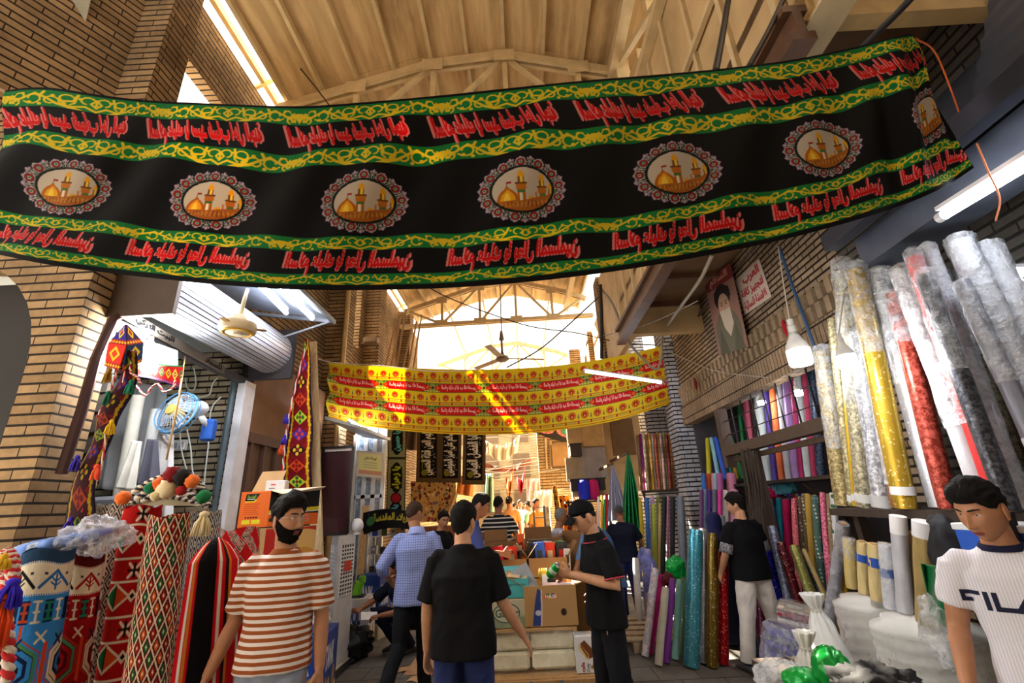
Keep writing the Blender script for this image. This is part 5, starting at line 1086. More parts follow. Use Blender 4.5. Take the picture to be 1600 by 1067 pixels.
for i, (nm, col, kd) in enumerate(METS):
    x = 998+i*4.5; froll('%s roll in the tiled recess past the pillar' % nm, kd, col, aY(x-2, 680-(i*7 % 5), 9.15), aY(x+6, 774, 9.12), 6, G7, rest=1.785)
G8 = 'plain rolls standing below the metallic ones'
for nm, col, xt, xb, yt, wd, Y in [('mustard yellow', (196, 170, 30), 1000, 1006, 782, 7, 8.3), ('cobalt blue', (40, 100, 176), 1011, 1014, 778, 8, 8.2), ('lilac', (190, 160, 196), 1019, 1022, 776, 8, 8.35), ('lime', (160, 176, 50), 1021, 1023, 788, 7, 8.1), ('sage green', (126, 150, 70), 1028, 1029, 776, 7, 8.4), ('cream edged', (214, 180, 110), 1031, 1030, 786, 4, 8.05), ('black and green', (20, 30, 26), 1038, 1036, 776, 9, 8.0), ('pink', (206, 130, 170), 1044, 1044, 776, 5, 8.12), ('black', (26, 26, 30), 1051, 1051, 776, 9, 7.95), ('big steel grey', (120, 128, 140), 1063, 1068, 776, 15, 7.9)]:
    froll('%s roll in the plain row in front of the right pillar' % nm, 'cloth', col, aY(xt, yt, Y), aY(xb, 880, Y-.1), wd, G8, rest=.01)
# ---- rolls farther back on the right
G9 = 'rolls and cushions at the farther right stalls'
for nm, col, px, yt, wd, Y in [('white', (226, 226, 232), 935, 776, 5, 9.9), ('yellow and green', (206, 170, 30), 941, 774, 5, 9.8), ('green', (20, 130, 70), 944, 780, 4, 9.75), ('crimson', (190, 16, 50), 948, 772, 6, 9.85), ('violet', (90, 40, 130), 954, 776, 5, 9.95), ('wine', (120, 20, 50), 929, 800, 6, 9.7)]:
    froll('%s roll behind the man in navy' % nm, 'cloth', col, aY(px, yt, Y), aY(px, 840, Y), wd, G9, rest=.01)
t = thing('stall_table', 'dark stall table carrying the blue and magenta bolts', 'table'); p = aY(920, 792, 10.2); obj('table_top', MB().span((p.x-.5, 10, 1.62), (p.x+.45, 10.5, 1.66)), WD, t); [obj('leg', MB().span((p.x+dx, 10.1, 0), (p.x+dx+.05, 10.15, 1.62)), WD, t) for dx in (-.45, .38)]
for nm, col, px, wd in (('royal blue', (24, 40, 190), 915, 20), ('magenta', (190, 24, 100), 931, 17)):
    p = aY(px, 792, 10.2); b = MB().lathe([(wd*.5*pixm(p)*q, z) for q, z in ((.9, 0), (1, .05), (1.02, .25), (.96, .36), (.7, .41), (.02, .42))], n=20); obj('cloth_bolt', b, mat(col, .8, kind='cloth'), smooth=True, label='%s bulky bolt on the stall table behind the black cap' % nm, cat='fabric roll', group=G9).location = (p.x, p.y, 1.665)
for i, (px, yt, wd, col, nm) in enumerate(((866, 760, 8, (120, 30, 20), 'narrow dark red'), (880, 775, 18, (170, 40, 20), 'wide orange red'), (896, 757, 12, (90, 16, 40), 'purple red and white'))):
    c = Canvas(60, 120); diamonds(c, 4, 8, col, lambda a, j: [(206, 160, 50), col, (20, 20, 24)] if i != 2 else [(214, 200, 200), col]); p = aY(px, yt, 10.6+.2*i)
    rolled('rolled_rug', c, (p.x, p.y), p.z, wd*.5*pixm(p), '%s patterned rug roll at the farther right stalls' % nm, seed=i)['group'] = G9
# ---- hanging cloths, green bag, packs and sacks
def gather(label, m, tp, bl, br, Y, folds=5, amp=.05, name='hanging_cloth', tops=.06):
    T = aY(*tp, Y); A, B = aY(*bl, Y), aY(*br, Y)
    def fn(u, v):
        s = tops+(1-tops)*v**.8; p = T.lerp(A.lerp(B, u), v) if False else T+(A.lerp(B, u)-T)*v
        c = T+(A.lerp(B, .5)-T)*v; p = c+(A.lerp(B, u)-A.lerp(B, .5))*s; a = amp*(.3+v); return p+Vector((0, a*math.sin(folds*2*PI*u+v*2), .02*math.sin(folds*PI*2*u)*v))
    o = obj(name, MB().grid(fn, 48, 26), m, smooth=True, label=label, cat='hanging cloth'); md = o.modifiers.new('thickness', 'SOLIDIFY'); md.thickness = .006; return o
c = Canvas(60, 80, (206, 206, 220))
for k in range(9): c.rect(k*7, 0, k*7+2.2, 80, (110, 110, 150))
T, A, B = (np3(aY(*q, 8.9)) for q in ((957, 727), (950, 815), (984, 812))); u = np.linspace(0, 1, 60)[None, :]; v = np.linspace(0, 1, 80)[:, None]
s = .08+.92*v**.8; P = np.stack([(T+(.5*(A+B)-T)*v[..., None])[..., i]+((B-A)[i])*(u-.5)*s for i in range(3)], -1); P[..., 1] += .05*np.sin(u*28)*(.3+v)
sheet('hanging_cloth', c, P, painted(.7, 'striped_cloth'), thick=.006, label='white striped cloth gathered on a hook beside the green satin', cat='hanging cloth')
gather('shiny emerald satin gathered on a hook before the metallic rolls', mat((4, 120, 62), .28, .25, kind='satin'), (981, 709), (972, 836), (1008, 826), 8.7, 5, .06)
crumple('plastic_bag', 'bright green plastic bag behind the purple and mint rolls', aY(1056, 888, 6.1), (.11, .1, .14), mat((6, 170, 70), .3), 4, .3)
crumple('dark_bundle', 'dark red cloth bundle under the green plastic bag', aY(1044, 905, 5.98), (.07, .07, .07), mat((90, 14, 26), .8, kind='cloth'), 6, .3, 3, 'cloth')
# woman's stall net pile: tulle by the navy man
crumple('tulle_heap', 'heap of blue and lilac tulle behind the white tulle roll', aY(1012, 900, 7.35), (.16, .2, .34), plastic((130, 140, 226), .75, .7, 'tulle'), 8, .25, 2, 'cloth')
G10 = 'packs and bags at the lower right'
t = thing('fabric_pack', 'purple folded fabric pack in shiny wrap by the white trousers', 'pack', aZ(1238, 1014, .40)); m = Matrix.Rotation(-.35, 3, 'Z') @ Matrix.Rotation(.30, 3, 'Y')
b = MB()
for k in range(4): b.box(m @ Vector((0, 0, -.16+k*.085)), (.42, .36, .08), m, bev=.03)
obj('folded_layers', b, mat((52, 46, 140), .5, kind='satin'), t, smooth='auto'); obj('plastic_wrap', MB().box((0, 0, -.03), (.45, .39, .37), m, bev=.05), WRAP, t, smooth='auto')
pk = t
crates = thing('crate', 'low wooden crate under the purple pack', 'crate', (pk.location.x, pk.location.y, 0)); obj('crate_box', MB().span((-.22, -.2, 0), (.22, .2, .14)), mat((120, 92, 60), .8, kind='wood'), crates); obj('slat', MB().span((-.23, -.21, .02), (.23, -.2, .06)).span((-.23, -.21, .09), (.23, -.2, .13)), mat((140, 108, 70), .8, kind='wood'), crates)
t = thing('fabric_pack', 'pack of folded white, pink and red cloths behind the purple pack', 'pack', aY(1258, 978, 5.0)); m = Matrix.Rotation(-.5, 3, 'Z') @ Matrix.Rotation(.2, 3, 'Y')
for k, col in enumerate(((190, 176, 150), (206, 200, 206), (220, 160, 180), (224, 224, 228), (160, 20, 40), (220, 206, 190))): obj('folded_layer', MB().box(m @ Vector((0, 0, -.14+k*.055)), (.44, .36, .05), m, bev=.02), mat(col, .7, kind='satin'), t, smooth='auto')
obj('plastic_wrap', MB().box((0, 0, 0), (.46, .38, .36), m, bev=.05), WRAP, t, smooth='auto')
def sack(label, c, r, h, m, seed):
    t = thing('white_sack', label, 'sack', c); prof = [(.55, 0), (.92, .04), (1.0, .25), (.96, .5), (.8, .7), (.5, .83), (.26, .89), (.24, .91), (.42, .96), (.5, 1.0), (.3, .99)]; q = np.linspace(0, 1, 34); rr_ = np.interp(q, np.linspace(0, 1, 11), [p[0] for p in prof]); zz = np.interp(q, np.linspace(0, 1, 11), [p[1] for p in prof]); n = 44
    obj('bag', MB().loft([[Vector((math.cos(2*PI*k/n), math.sin(2*PI*k/n), 0))*r*a*(1+.10*noise.noise(Vector((math.cos(2*PI*k/n)*1.6, math.sin(2*PI*k/n)*1.6, z*3+seed)))+(.05+.25*(z > .78))*math.sin(k*PI*2/n*9+z*5)*max(0, z-.3))+Vector((.04*math.sin(z*3+seed), 0, z*h)) for k in range(n)] for a, z in zip(rr_, zz)]), m, t, smooth=True)
    obj('knot', MB().lathe([(r*.25, -.012), (r*.29, 0), (r*.25, .012)], (.04*math.sin(2.7+seed), 0, h*.9), 20), mat((190, 186, 176), .6), t, smooth=True); return t
p = aY(1296, 1000, 3.35); sack('tall white plastic sack beside the cream rolls', (p.x+.04, 3.45, 0), .125, aY(1300, 925, 3.45).z, mat((212, 214, 214), .4), 1)
sack('small knotted white bag in front of the tall sack', (aY(1262, 1000, 3.1).x, 3.1, 0), .11, aY(1262, 985, 3.1).z, mat((206, 204, 196), .45), 3)
crumple('plastic_bag', 'shiny green foil bag open at the bottom of the picture', aY(1300, 1046, 2.75), (.09, .08, .10), mat((8, 140, 50), .25, .2), 14, .2, 2.6)
crumple('plastic_bag', 'flat green foil bag left of the open one', aY(1256, 1062, 2.8), (.10, .08, .05), mat((8, 150, 54), .25, .2), 15, .2, 2.6)
crumple('plastic_bag', 'clear crumpled bag beside the flat green foil bag', aY(1222, 1060, 2.9), (.12, .1, .08), WRAPH, 16, .4, 4)
crumple('black_bundle', 'black fluffy bundle at the bottom of the picture right of the green foil', aY(1370, 1084, 2.5), (.20, .16, .10), mat((14, 13, 15), .9), 18, .4, 5, 'cloth')
crumple('clear_bag', 'clear plastic bag hanging against the big wrapped bale', aX(1470, 990, 1.92), (.07, .08, .16), WRAP, 20, .35, 3)
t = thing('low_stool', 'low dark stool under the green foil bags', 'stool', aZ(1282, 1067, .52)); t.location.z = 0
obj('stool_top', MB().box((.06, .25, .50), (.5, .5, .04)), WD, t); [obj('leg', MB().span((x-.03, y-.03, 0), (x+.03, y+.03, .48)), WD, t) for x in (-.14, .26) for y in (.05, .45)]
P0 = [aX(1440, 880, 1.98), aX(1478, 882, 2.0)]; b = MB().grid(lambda u, v: aX(1438+44*u+(20+12*u)*v, 880+6*u+(90+20*u)*v, 1.98+.05*math.sin(u*8+v*2)), 24, 24); o = obj('green_cloth', b, mat((6, 96, 50), .6, kind='satin'), smooth=True, label='dark green cloth hanging from the gold foil roll beside the young man', cat='cloth'); o.modifiers.new('thickness', 'SOLIDIFY').thickness = .006
crumple('black_bag', 'black bag hanging on the tall rolls left of the young man', aX(1486, 865, 2.15), (.09, .1, .20), mat((20, 21, 28), .7, kind='cloth'), 22, .25, 2)
froll('black roll end standing below the sequins behind the young man', 'cloth', (18, 19, 26), aX(1572, 800, 2.02), aX(1590, 870, 2.0), 44, G2, rest=.01)
t = thing('blue_box', 'blue and white box behind the young man at the picture edge', 'box', aX(1590, 850, 2.12)); obj('carton', MB().box((0, 0, 0), (.2, .35, .12), bev=.005), mat((40, 90, 190), .5), t); obj('lid', MB().box((0, 0, .07), (.21, .36, .03), bev=.004), mat((220, 226, 232), .5), t)
# pallet
p = aZ(990, 990, .12); t = thing('wooden_pallet', 'grey wooden pallet on the ground by the man in navy', 'pallet', (1.25, 6.55, 0), -.12); PW = mat((176, 156, 128), .85, kind='wood')
for k in range(5): obj('slat', MB().box((.0, -.45+k*.24, .125), (.95, .15, .02), bev=.003), PW, t)
for x in (-.42, 0, .42): obj('runner', MB().box((x, .03, .055), (.09, 1.1, .11), bev=.004), PW, t)
# ---- awning, lamps and signs on the right
t = thing('awning', 'dark ribbed metal awning sloping over the right stall', 'awning'); b = MB(); N = 34
sec = [(2.34+.60*i/N, 3.36+.70*i/N+.025*(1 if (i % 4) < 2 else 0)) for i in range(N+1)]
b.poly([(x, 1.84, z) for x, z in sec]+[(x, 1.84, z+.012) for x, z in sec[::-1]], (0, 1.11, 0)); sec = [(2.34+.66*i/N, 3.36+1.24*i/N+.025*(1 if (i % 4) < 2 else 0)) for i in range(N+1)]
b.poly([(x, .2, z) for x, z in sec]+[(x, .2, z+.012) for x, z in sec[::-1]], (0, 1.62, 0)); obj('ribbed_sheet', b, mat((66, 70, 80), .45, .4), t)
obj('edge_beam', MB().beam((2.34, .6, 3.33), (2.34, 2.97, 3.33), .09, .12), mat((54, 56, 66), .45, .4), t); obj('side_beam', MB().beam((2.36, 2.95, 3.38), (2.96, 2.95, 4.06), .05, .06), mat((54, 56, 66), .45, .4), t)
obj('shutter_drum', MB().beam((2.62, .7, 3.2), (2.62, 2.9, 3.2), .3, .22), mat((86, 92, 106), .4, .4), t)
tube_lamp('bright tube lamp under the dark ribbed awning at the right', aX(1472, 338, 2.30), aX(1640, 236, 2.30), .024, 16)
tube_lamp('short tube lamp deeper inside the right stall', aY(1556, 427, 2.4), aY(1640, 426, 2.3), .02, 14)
bulb('big white bulb hanging before the fabric shop window', 1248, 552, 3.55, .085, .30, (1216, 385, 3.75), 24)
bulb('bare bulb shining behind the window bars', 1246, 612, 5.1, .05, .13, 3.1, 40)
bulb('second bulb glowing inside the shop window, farther in', 1190, 628, 6.3, .05, .12, 3.1, 40)
bulb('large bulb glowing among the tall wrapped rolls', 1322, 560, 2.62, .05, .16, aX(1345, 425, 2.99), 100)
o = crumple('red_ribbon', 'small red ribbon tied to the wire beside the big bulb', aX(1226, 512, 2.92), (.02, .02, .10), mat((170, 20, 40), .8, kind='cloth'), 24, .3, 3, 'ribbon')
# poster of a bearded man and the painted sign, fixed on the brick
c = Canvas(120, 190, (150, 110, 96)); c.rect(0, 0, 120, 34, (120, 50, 44)); c.text(fatten(glyphs('السلام', 40, .02, True), 1), 20, 5, 100, 30, (190, 130, 110))
c.ell(60, 150, 52, 60, (110, 104, 84)); c.ell(60, 62, 33, 30, (40, 30, 28)); c.poly([(26, 66), (30, 44), (62, 30), (94, 46), (96, 68)], (36, 28, 28)); c.ell(62, 84, 23, 30, (196, 158, 130)); c.poly([(40, 92), (84, 92), (86, 130), (66, 156), (48, 132)], (206, 190, 168)); c.ell(53, 80, 3, 2, (50, 36, 30)); c.ell(72, 80, 3, 2, (50, 36, 30)); c.line([(46, 74), (58, 74)], 2, (90, 80, 70)); c.line([(67, 74), (79, 74)], 2, (90, 80, 70)); c.line([(63, 82), (63, 94)], 2, (160, 120, 96)); c.poly([(8, 190), (30, 130), (52, 190)], (86, 84, 66)); c.poly([(112, 190), (92, 130), (70, 190)], (92, 90, 70))
def wallsheet(name, c, tl, tr, bl, X, m, **kw): flatsheet(name, c, aX(*tl, X), aX(*tr, X), aX(*bl, X), m, **kw)
wallsheet('wall_poster', c, (1101, 440), (1141, 410), (1124, 556), 2.91, painted(.7, 'poster_paper'), label='faded poster of a bearded man in a turban on the brick wall', cat='poster')
c = Canvas(150, 150, (206, 190, 176)); RS = (168, 44, 40)
for tx, y0, y1, x0, x1 in (('العرب', 8, 52, 40, 135), ('لتجهيز كافة', 56, 98, 14, 138), ('الاقمشة النسائية', 104, 144, 14, 136)): c.text(fatten(glyphs(tx, 60, .02, True), 2), x0, y0, x1, y1, RS)
wallsheet('wall_sign', c, (1148, 438), (1186, 404), (1164, 492), 2.985, painted(.6, 'painted_board'), label='pale board with red handwritten lettering beside the poster', cat='sign')
# cables and hoses
def cable(label, pts, rad, col, name='cable', seg=60, rough=.6):
    q = [Vector(v) for v in spline(np.linspace(0, 1, len(pts)), np.array([list(p) for p in pts]), np.linspace(0, 1, seg))]
    return obj(name, MB().tube(q, rad, 7), mat(col, rough), smooth=True, label=label, cat='cable')
cable('thick grey hose looping from the soffit to the right pillar', [aY(1112, 400, 4.2), aY(1092, 440, 4.8), aY(1056, 490, 6), aY(1036, 522, 7.4), aY(1033, 560, 7.9), aY(1026, 577, 8.05), aY(1010, 566, 7.9), aY(985, 538, 7.4), aY(968, 500, 7.0), aY(954, 470, 7.0), aY(938, 450, 7.2)], .022, (150, 140, 122), 'hose')
cable('blue hose slanting down past the big bulb', [aX(1217, 385, 2.9), aX(1236, 440, 2.9), aX(1254, 490, 2.88), aX(1280, 560, 2.86), aX(1306, 596, 2.8)], .016, (50, 80, 116), 'hose')
cable('long black cable sagging across the street under the roof', [aY(630, 425, 9), aY(690, 460, 9), aY(760, 488, 9), aY(830, 510, 9), aY(900, 520, 9), aY(970, 535, 9.2), aY(1040, 540, 8.5)], .012, (40, 34, 32))
cable('black cable rising steeply from the yellow banner to the right column', [aY(792, 574, 9.4), aY(840, 548, 9.2), aY(880, 515, 9), aY(918, 480, 8.8), aY(938, 462, 8.6)], .015, (44, 34, 28))
cable('thin pale wire crossing from the soffit edge to the poster', [aY(930, 528, 7.5), aY(1000, 510, 6.6), aY(1050, 490, 6), aY(1090, 470, 5.4)], .007, (176, 170, 160))
cable('twisted wires running along the brick wall to the pillar', [aX(1180, 384, 2.95), aX(1150, 420, 2.95), aX(1110, 470, 2.95), aX(1070, 520, 2.95), aX(1044, 540, 2.95)], .016, (80, 66, 56))
cable('thin wire sagging along the dentil bricks', [aX(1036, 545, 2.88), aX(1080, 565, 2.88), aX(1120, 580, 2.88), aX(1200, 590, 2.88)], .006, (170, 160, 146))
cable('vertical black conduit on the far right column', [aY(938, 445, 7.1), aY(940, 500, 7.1), aY(940, 560, 7.1)], .03, (40, 32, 28), 'conduit')
cable('black wire hanging from the roof to the far ceiling fan', [aY(781, 430, 11), aY(783, 500, 11), aY(784, 532, 11)], .014, (60, 52, 46))
cable('orange string tied to the banner corner', [aY(1430, 60, 1.74), aY(1460, 80, 1.8), aY(1486, 140, 1.85), aY(1500, 180, 1.9)], .004, (214, 100, 40), 'string')
cable('orange string hanging from the lower banner corner past the tube lamp', [aY(1526, 224, 1.73), aY(1546, 272, 1.75), aY(1562, 310, 1.75), aY(1556, 345, 1.75)], .004, (214, 130, 90), 'string')
cable('dark cable running up past the banner to the upper room', [aY(1118, 112, 1.95), aY(1128, 60, 2.05), aY(1138, 0, 2.2)], .02, (40, 38, 38))
cable('dark slanting cable left of the beam stub', [aY(1170, 104, 1.9), aY(1200, 50, 1.9), aY(1224, 0, 1.9)], .016, (48, 40, 36))
cable('thick dark cable crossing the front of the upper room', [aY(1340, 82, 1.78), aY(1378, 44, 1.7), aY(1410, 12, 1.65), aY(1430, -10, 1.6)], .018, (40, 38, 40))
cable('thin black cable on the roof above the first truss', [aY(380, 0, 4.2), aY(430, 60, 4.4), aY(480, 120, 4.6), aY(515, 165, 4.8)], .01, (60, 44, 30))
cable('white wire across the left wall to the yellow banner', [aY(490, 558, 7.2), aY(520, 566, 7.3), aY(600, 572, 7.5), aY(680, 580, 7.55), aY(756, 577, 7.7)], .007, (200, 190, 180))
p = aY(785, 560, 11); t = thing('ceiling_fan', 'dark ceiling fan hanging far off above the yellow banner', 'fan', p)
FD = mat((110, 92, 74), .5); obj('motor', MB().lathe([(.03, .2), (.05, .1), (.16, .03), (.17, -.03), (.1, -.08), (.003, -.09)], n=20), FD, t, smooth='auto'); obj('down_rod', MB().tube([(0, 0, .1), (0, 0, .55)], .03, 8).tube([(0, 0, .5), (0, 0, .75)], [.07, .03], 10), FD, t)
for k in range(3): a = k*2*PI/3+.25; m = Matrix.Rotation(a, 3, 'Z') @ Matrix.Rotation(.15, 3, 'X'); obj('blade', MB().box(m @ Vector((.62, 0, .0)), (.95, .16, .012), m), mat((150, 130, 104), .5), t)
tube_lamp('thin tube lamp crossing in front of the yellow banner', aY(913, 580, 7.0), aY(1034, 598, 7.2), .018, 20)
cable('wire from the thin tube lamp to the right pillar', [aY(1034, 597, 7.2), aY(1040, 594, 7.8), aY(1046, 596, 8.32)], .006, (190, 184, 176))
b = MB(); rr = random.Random(9)
for k in range(46):
    x = 1163+rr.random()*26; pts = [aX(x-8+rr.random()*4, 700+rr.random()*14, 2.9), aX(x+rr.random()*5, 760, 2.86+rr.random()*.06), aX(x+4+rr.random()*8, 800, 2.84), aX(x+12+rr.random()*8, 850+rr.random()*20, 2.84)]; b.tube(pts, .006, 5)
obj('cord_bundle', b, mat((70, 58, 50), .9), smooth=True, label='dense bundle of brown cords hanging at the window post', cat='cords', kind='stuff')
o = crumple('red_tag', 'red twist of string hanging on the soldier bricks by the pillar', aX(1087, 600, 2.86), (.02, .02, .09), mat((120, 20, 28), .8, kind='cloth'), 30, .4, 4, 'ribbon')
# ================================================================ PEOPLE
SKIN = [mat(c, .55, var=.08, vscale=20, spec=.35, name='skin') for c in ((176, 124, 92), (150, 100, 72), (196, 146, 112), (112, 74, 54))]
LIP = mat((140, 74, 64), .45, var=.05, name='lips'); EYEW = mat((226, 220, 212), .2, var=.02, name='eye_white'); EYED = mat((28, 18, 14), .15, var=.02, name='iris'); BROW = mat((20, 15, 13), .9, var=.1, name='brow')
def head_xyz(th, z, feat=True):
    """head surface at azimuth th (0 = face, looking along -Y) and height share z in -1..1"""
    a, b, c = .076, .098, .120; cz = math.cos(math.asin(max(-1, min(1, z)))); x = a*math.sin(th)*cz; y = -b*math.cos(th)*cz; zz = c*z
    if z < 0:
        t = -z; x *= 1-.30*t**1.4
        if y > 0: y *= 1-.40*t
        else: y *= 1+.10*t
    else: x *= 1+.03*math.sin(math.pi*z); y *= 1+(.06 if y > 0 else 0)*math.sin(math.pi*z)
    cw = max(0, math.cos(th))
    if cw > 0:
        g = lambda x0, z0, sx, sz: math.exp(-((x-x0)/sx)**2-((zz-z0)/sz)**2)
        y += .006*cw*math.exp(-(x/.05)**2)*math.exp(-(zz/.05)**2)
        if feat:
            nz = 0
            if -.044 < zz < .03: nz = (.003+.021*min(1, (.03-zz)/.055))*(1 if zz > -.030 else max(0, (zz+.044)/.014))
            d = nz*math.exp(-(x/(.0085+.003*(zz < -.015)))**2)
            for s in (-1, 1): d += .007*g(s*.0125, -.030, .007, .008)-.0105*g(s*.031, .018, .017, .011)+.005*g(s*.028, .037, .022, .008)+.004*g(s*.044, -.016, .02, .018)
            d += .0055*g(0, -.0535, .019, .0045)+.0065*g(0, -.0645, .017, .005)-.004*g(0, -.059, .021, .0022)-.003*g(0, -.078, .02, .006)+.009*g(0, -.100, .022, .016)
            y -= d*cw**.5
    return Vector((x, y, zz))
def az(n): return [math.pi*math.copysign(abs(s)**1.45, s) for s in np.linspace(-1, 1, n, endpoint=False)]
def head_mesh(M, hi=True):
    """returns (verts, faces, material indices) - face, ears, eyes in one surface set"""
    n, m = (84, 66) if hi else (40, 30); b = MB(); A = az(n); Z = [-math.cos(math.pi*j/m) for j in range(m+1)]
    b.add([head_xyz(t, z) for z in Z for t in A], []); vs = b.v
    for j in range(m):
        for i in range(n):
            f = (j*n+i, j*n+(i+1) % n, (j+1)*n+(i+1) % n, (j+1)*n+i); c = sum((Vector(vs[k]) for k in f), Vector())/4
            lip = c.y < -.07 and abs(c.x) < .023-.006*abs(c.z+.059)/.01 and -.0695 < c.z < -.049
            b.f.append(f); b.mi.append(1 if lip else 0)
    for s in (-1, 1):
        R = Matrix.Rotation(s*.35, 3, 'Z') @ Matrix.Rotation(-.2, 3, 'X'); b.cur = 0
        b.ell((s*.078, .014, .002), (.009, .020, .033), 14, 10, R); b.ell((s*.081, .006, .004), (.007, .011, .020), 12, 8, R); b.ell((s*.077, .010, -.027), (.007, .010, .011), 10, 8, R)
        ys = head_xyz(s*.38, .15).y; e = Vector((s*.031, ys+.0085, .018))
        b.cur = 2; b.ell(e, (.0122,)*3, 16, 12); b.cur = 3; b.ell(e+Vector((0, -.0068, 0)), (.0060, .0065, .0060), 12, 8)
        b.cur = 0; b.ell(e+Vector((0, -.0005, .0065)), (.0150, .0128, .0085), 14, 8); b.ell(e+Vector((0, .0005, -.0088)), (.0145, .0118, .0060), 14, 8)
        b.cur = 4; pts = [(s*q, 0, .0375+.004*math.sin((q-.012)/.036*2.6)) for q in np.linspace(.011, .049, 8)]
        b.tube([Vector((p[0], head_xyz(math.asin(max(-.95, min(.95, p[0]/.074))), p[2]/.12).y-.0008, p[2])) for p in pts], [.0022, .0036, .004, .004, .0038, .003, .0025, .0015], 6, flat=1.)
    return [M @ Vector(v) for v in b.v], b.f, b.mi
def interp_ang(tab, t): t = abs(t); return float(np.interp(t, [math.radians(a) for a, _ in tab], [z for _, z in tab]))
HAIRLINE = [(0, .076), (30, .074), (50, .062), (62, .036), (74, .0), (84, .0), (92, .03), (106, .026), (122, -.02), (180, -.055)]
def hair_mb(M, line=HAIRLINE, vol=.014, top=.010, front=0., rough=.25, n=84, m=66, zmin=-1):
    b = MB(); A = az(n); Z = [-math.cos(math.pi*j/m) for j in range(m+1)]; ok = []
    for z in Z:
        for t in A:
            p = head_xyz(t, z, False); k = (p.z-interp_ang(line, t))/.016; q = max(0, min(1, k)); d = Vector((p.x/.076**2, p.y/.098**2, p.z/.12**2)).normalized()
            fade = .25+.75*max(0, min(1, (p.z-.01)/.06)); th = -.004+(vol*fade+.004)*(q*q*(3-2*q))+top*max(0, z)**1.5+front*max(0, math.cos(t))*max(0, z)*q
            nn = noise.noise(Vector((p.x*60, p.y*25, p.z*40)))+.5*noise.noise(Vector((p.x*150, p.y*60, p.z*90)))
            b.v.append(tuple(M @ (p+d*(th+rough*.012*nn*q)))); ok.append(k)
    for j in range(m):
        for i in range(n):
            f = (j*n+i, j*n+(i+1) % n, (j+1)*n+(i+1) % n, (j+1)*n+i)
            if max(ok[k] for k in f) > 0: b.f.append(f); b.mi.append(0)
    return b
def beard_mb(M, thick=.009, full=True, n=96, m=84):
    b = MB(); A = az(n); Z = [-math.cos(math.pi*j/m) for j in range(m+1)]; ok = []
    for z in Z:
        for t in A:
            p = head_xyz(t, z); at = abs(t)
            zt = float(np.interp(at, [0, .35, .6, .9, 1.2, 1.45, 1.6], [-.040, -.042, -.044, -.036, -.016, .012, .014])); k = (zt-p.z)/.008
            if at > 1.62: k = -1
            if abs(p.x) < .021 and -.0685 < p.z < -.0500: k = -1
            d = Vector((p.x/.076**2, p.y/.098**2, p.z/.12**2*.7)).normalized(); q = max(0, min(1, k)); nn = noise.noise(Vector((p.x*120, p.y*90, p.z*120)))
            b.v.append(tuple(M @ (p+d*(-.003+(thick+.003)*q+.003*nn*q+(.006 if p.z < -.085 else 0)*q)))); ok.append(k)
    for j in range(m):
        for i in range(n):
            f = (j*n+i, j*n+(i+1) % n, (j+1)*n+(i+1) % n, (j+1)*n+i)
            if min(ok[k] for k in f) > -.2 and max(ok[k] for k in f) > 0: b.f.append(f); b.mi.append(0)
    return b
def remesh(b, voxel, smooth=3, wr=0., wscale=9., seed=0):
    me = bpy.data.meshes.new('tmp'); me.from_pydata(b.v, [], b.f); o = bpy.data.objects.new('tmp', me); COL.objects.link(o)
    md = o.modifiers.new('r', 'REMESH'); md.mode = 'VOXEL'; md.voxel_size = voxel
    if smooth: ms = o.modifiers.new('s', 'SMOOTH'); ms.iterations = smooth; ms.factor = .5
    dg = bpy.context.evaluated_depsgraph_get(); dg.update(); ev = bpy.data.meshes.new_from_object(o.evaluated_get(dg)); bpy.data.objects.remove(o); bpy.data.meshes.remove(me)
    if wr:
        n = len(ev.vertices); co = np.empty(n*3); no = np.empty(n*3); ev.vertices.foreach_get('co', co); ev.vertices.foreach_get('normal', no); co = co.reshape(-1, 3); no = no.reshape(-1, 3); s = Vector((seed*2.3, seed, seed*.7))
        h = np.array([noise.noise(Vector((p[0]*wscale, p[1]*wscale, p[2]*wscale*.45+p[0]*3))+s)+.6*(1-2*abs(noise.noise(Vector((p[0]*wscale*1.3+p[2]*4, p[1]*wscale, p[2]*wscale*.8))+s))) for p in co]); co += no*h[:, None]*wr; ev.vertices.foreach_set('co', co.ravel())
    ev.polygons.foreach_set('use_smooth', np.ones(len(ev.polygons), bool)); ev.update(); return ev
def mesh_obj(name, me, m, parent, **kw):
    me.name = name; me.materials.clear()
    for x in (m if isinstance(m, (list, tuple)) else [m]): me.materials.append(x)
    o = bpy.data.objects.new(name, me); link(o, parent); return tag(o, **kw)
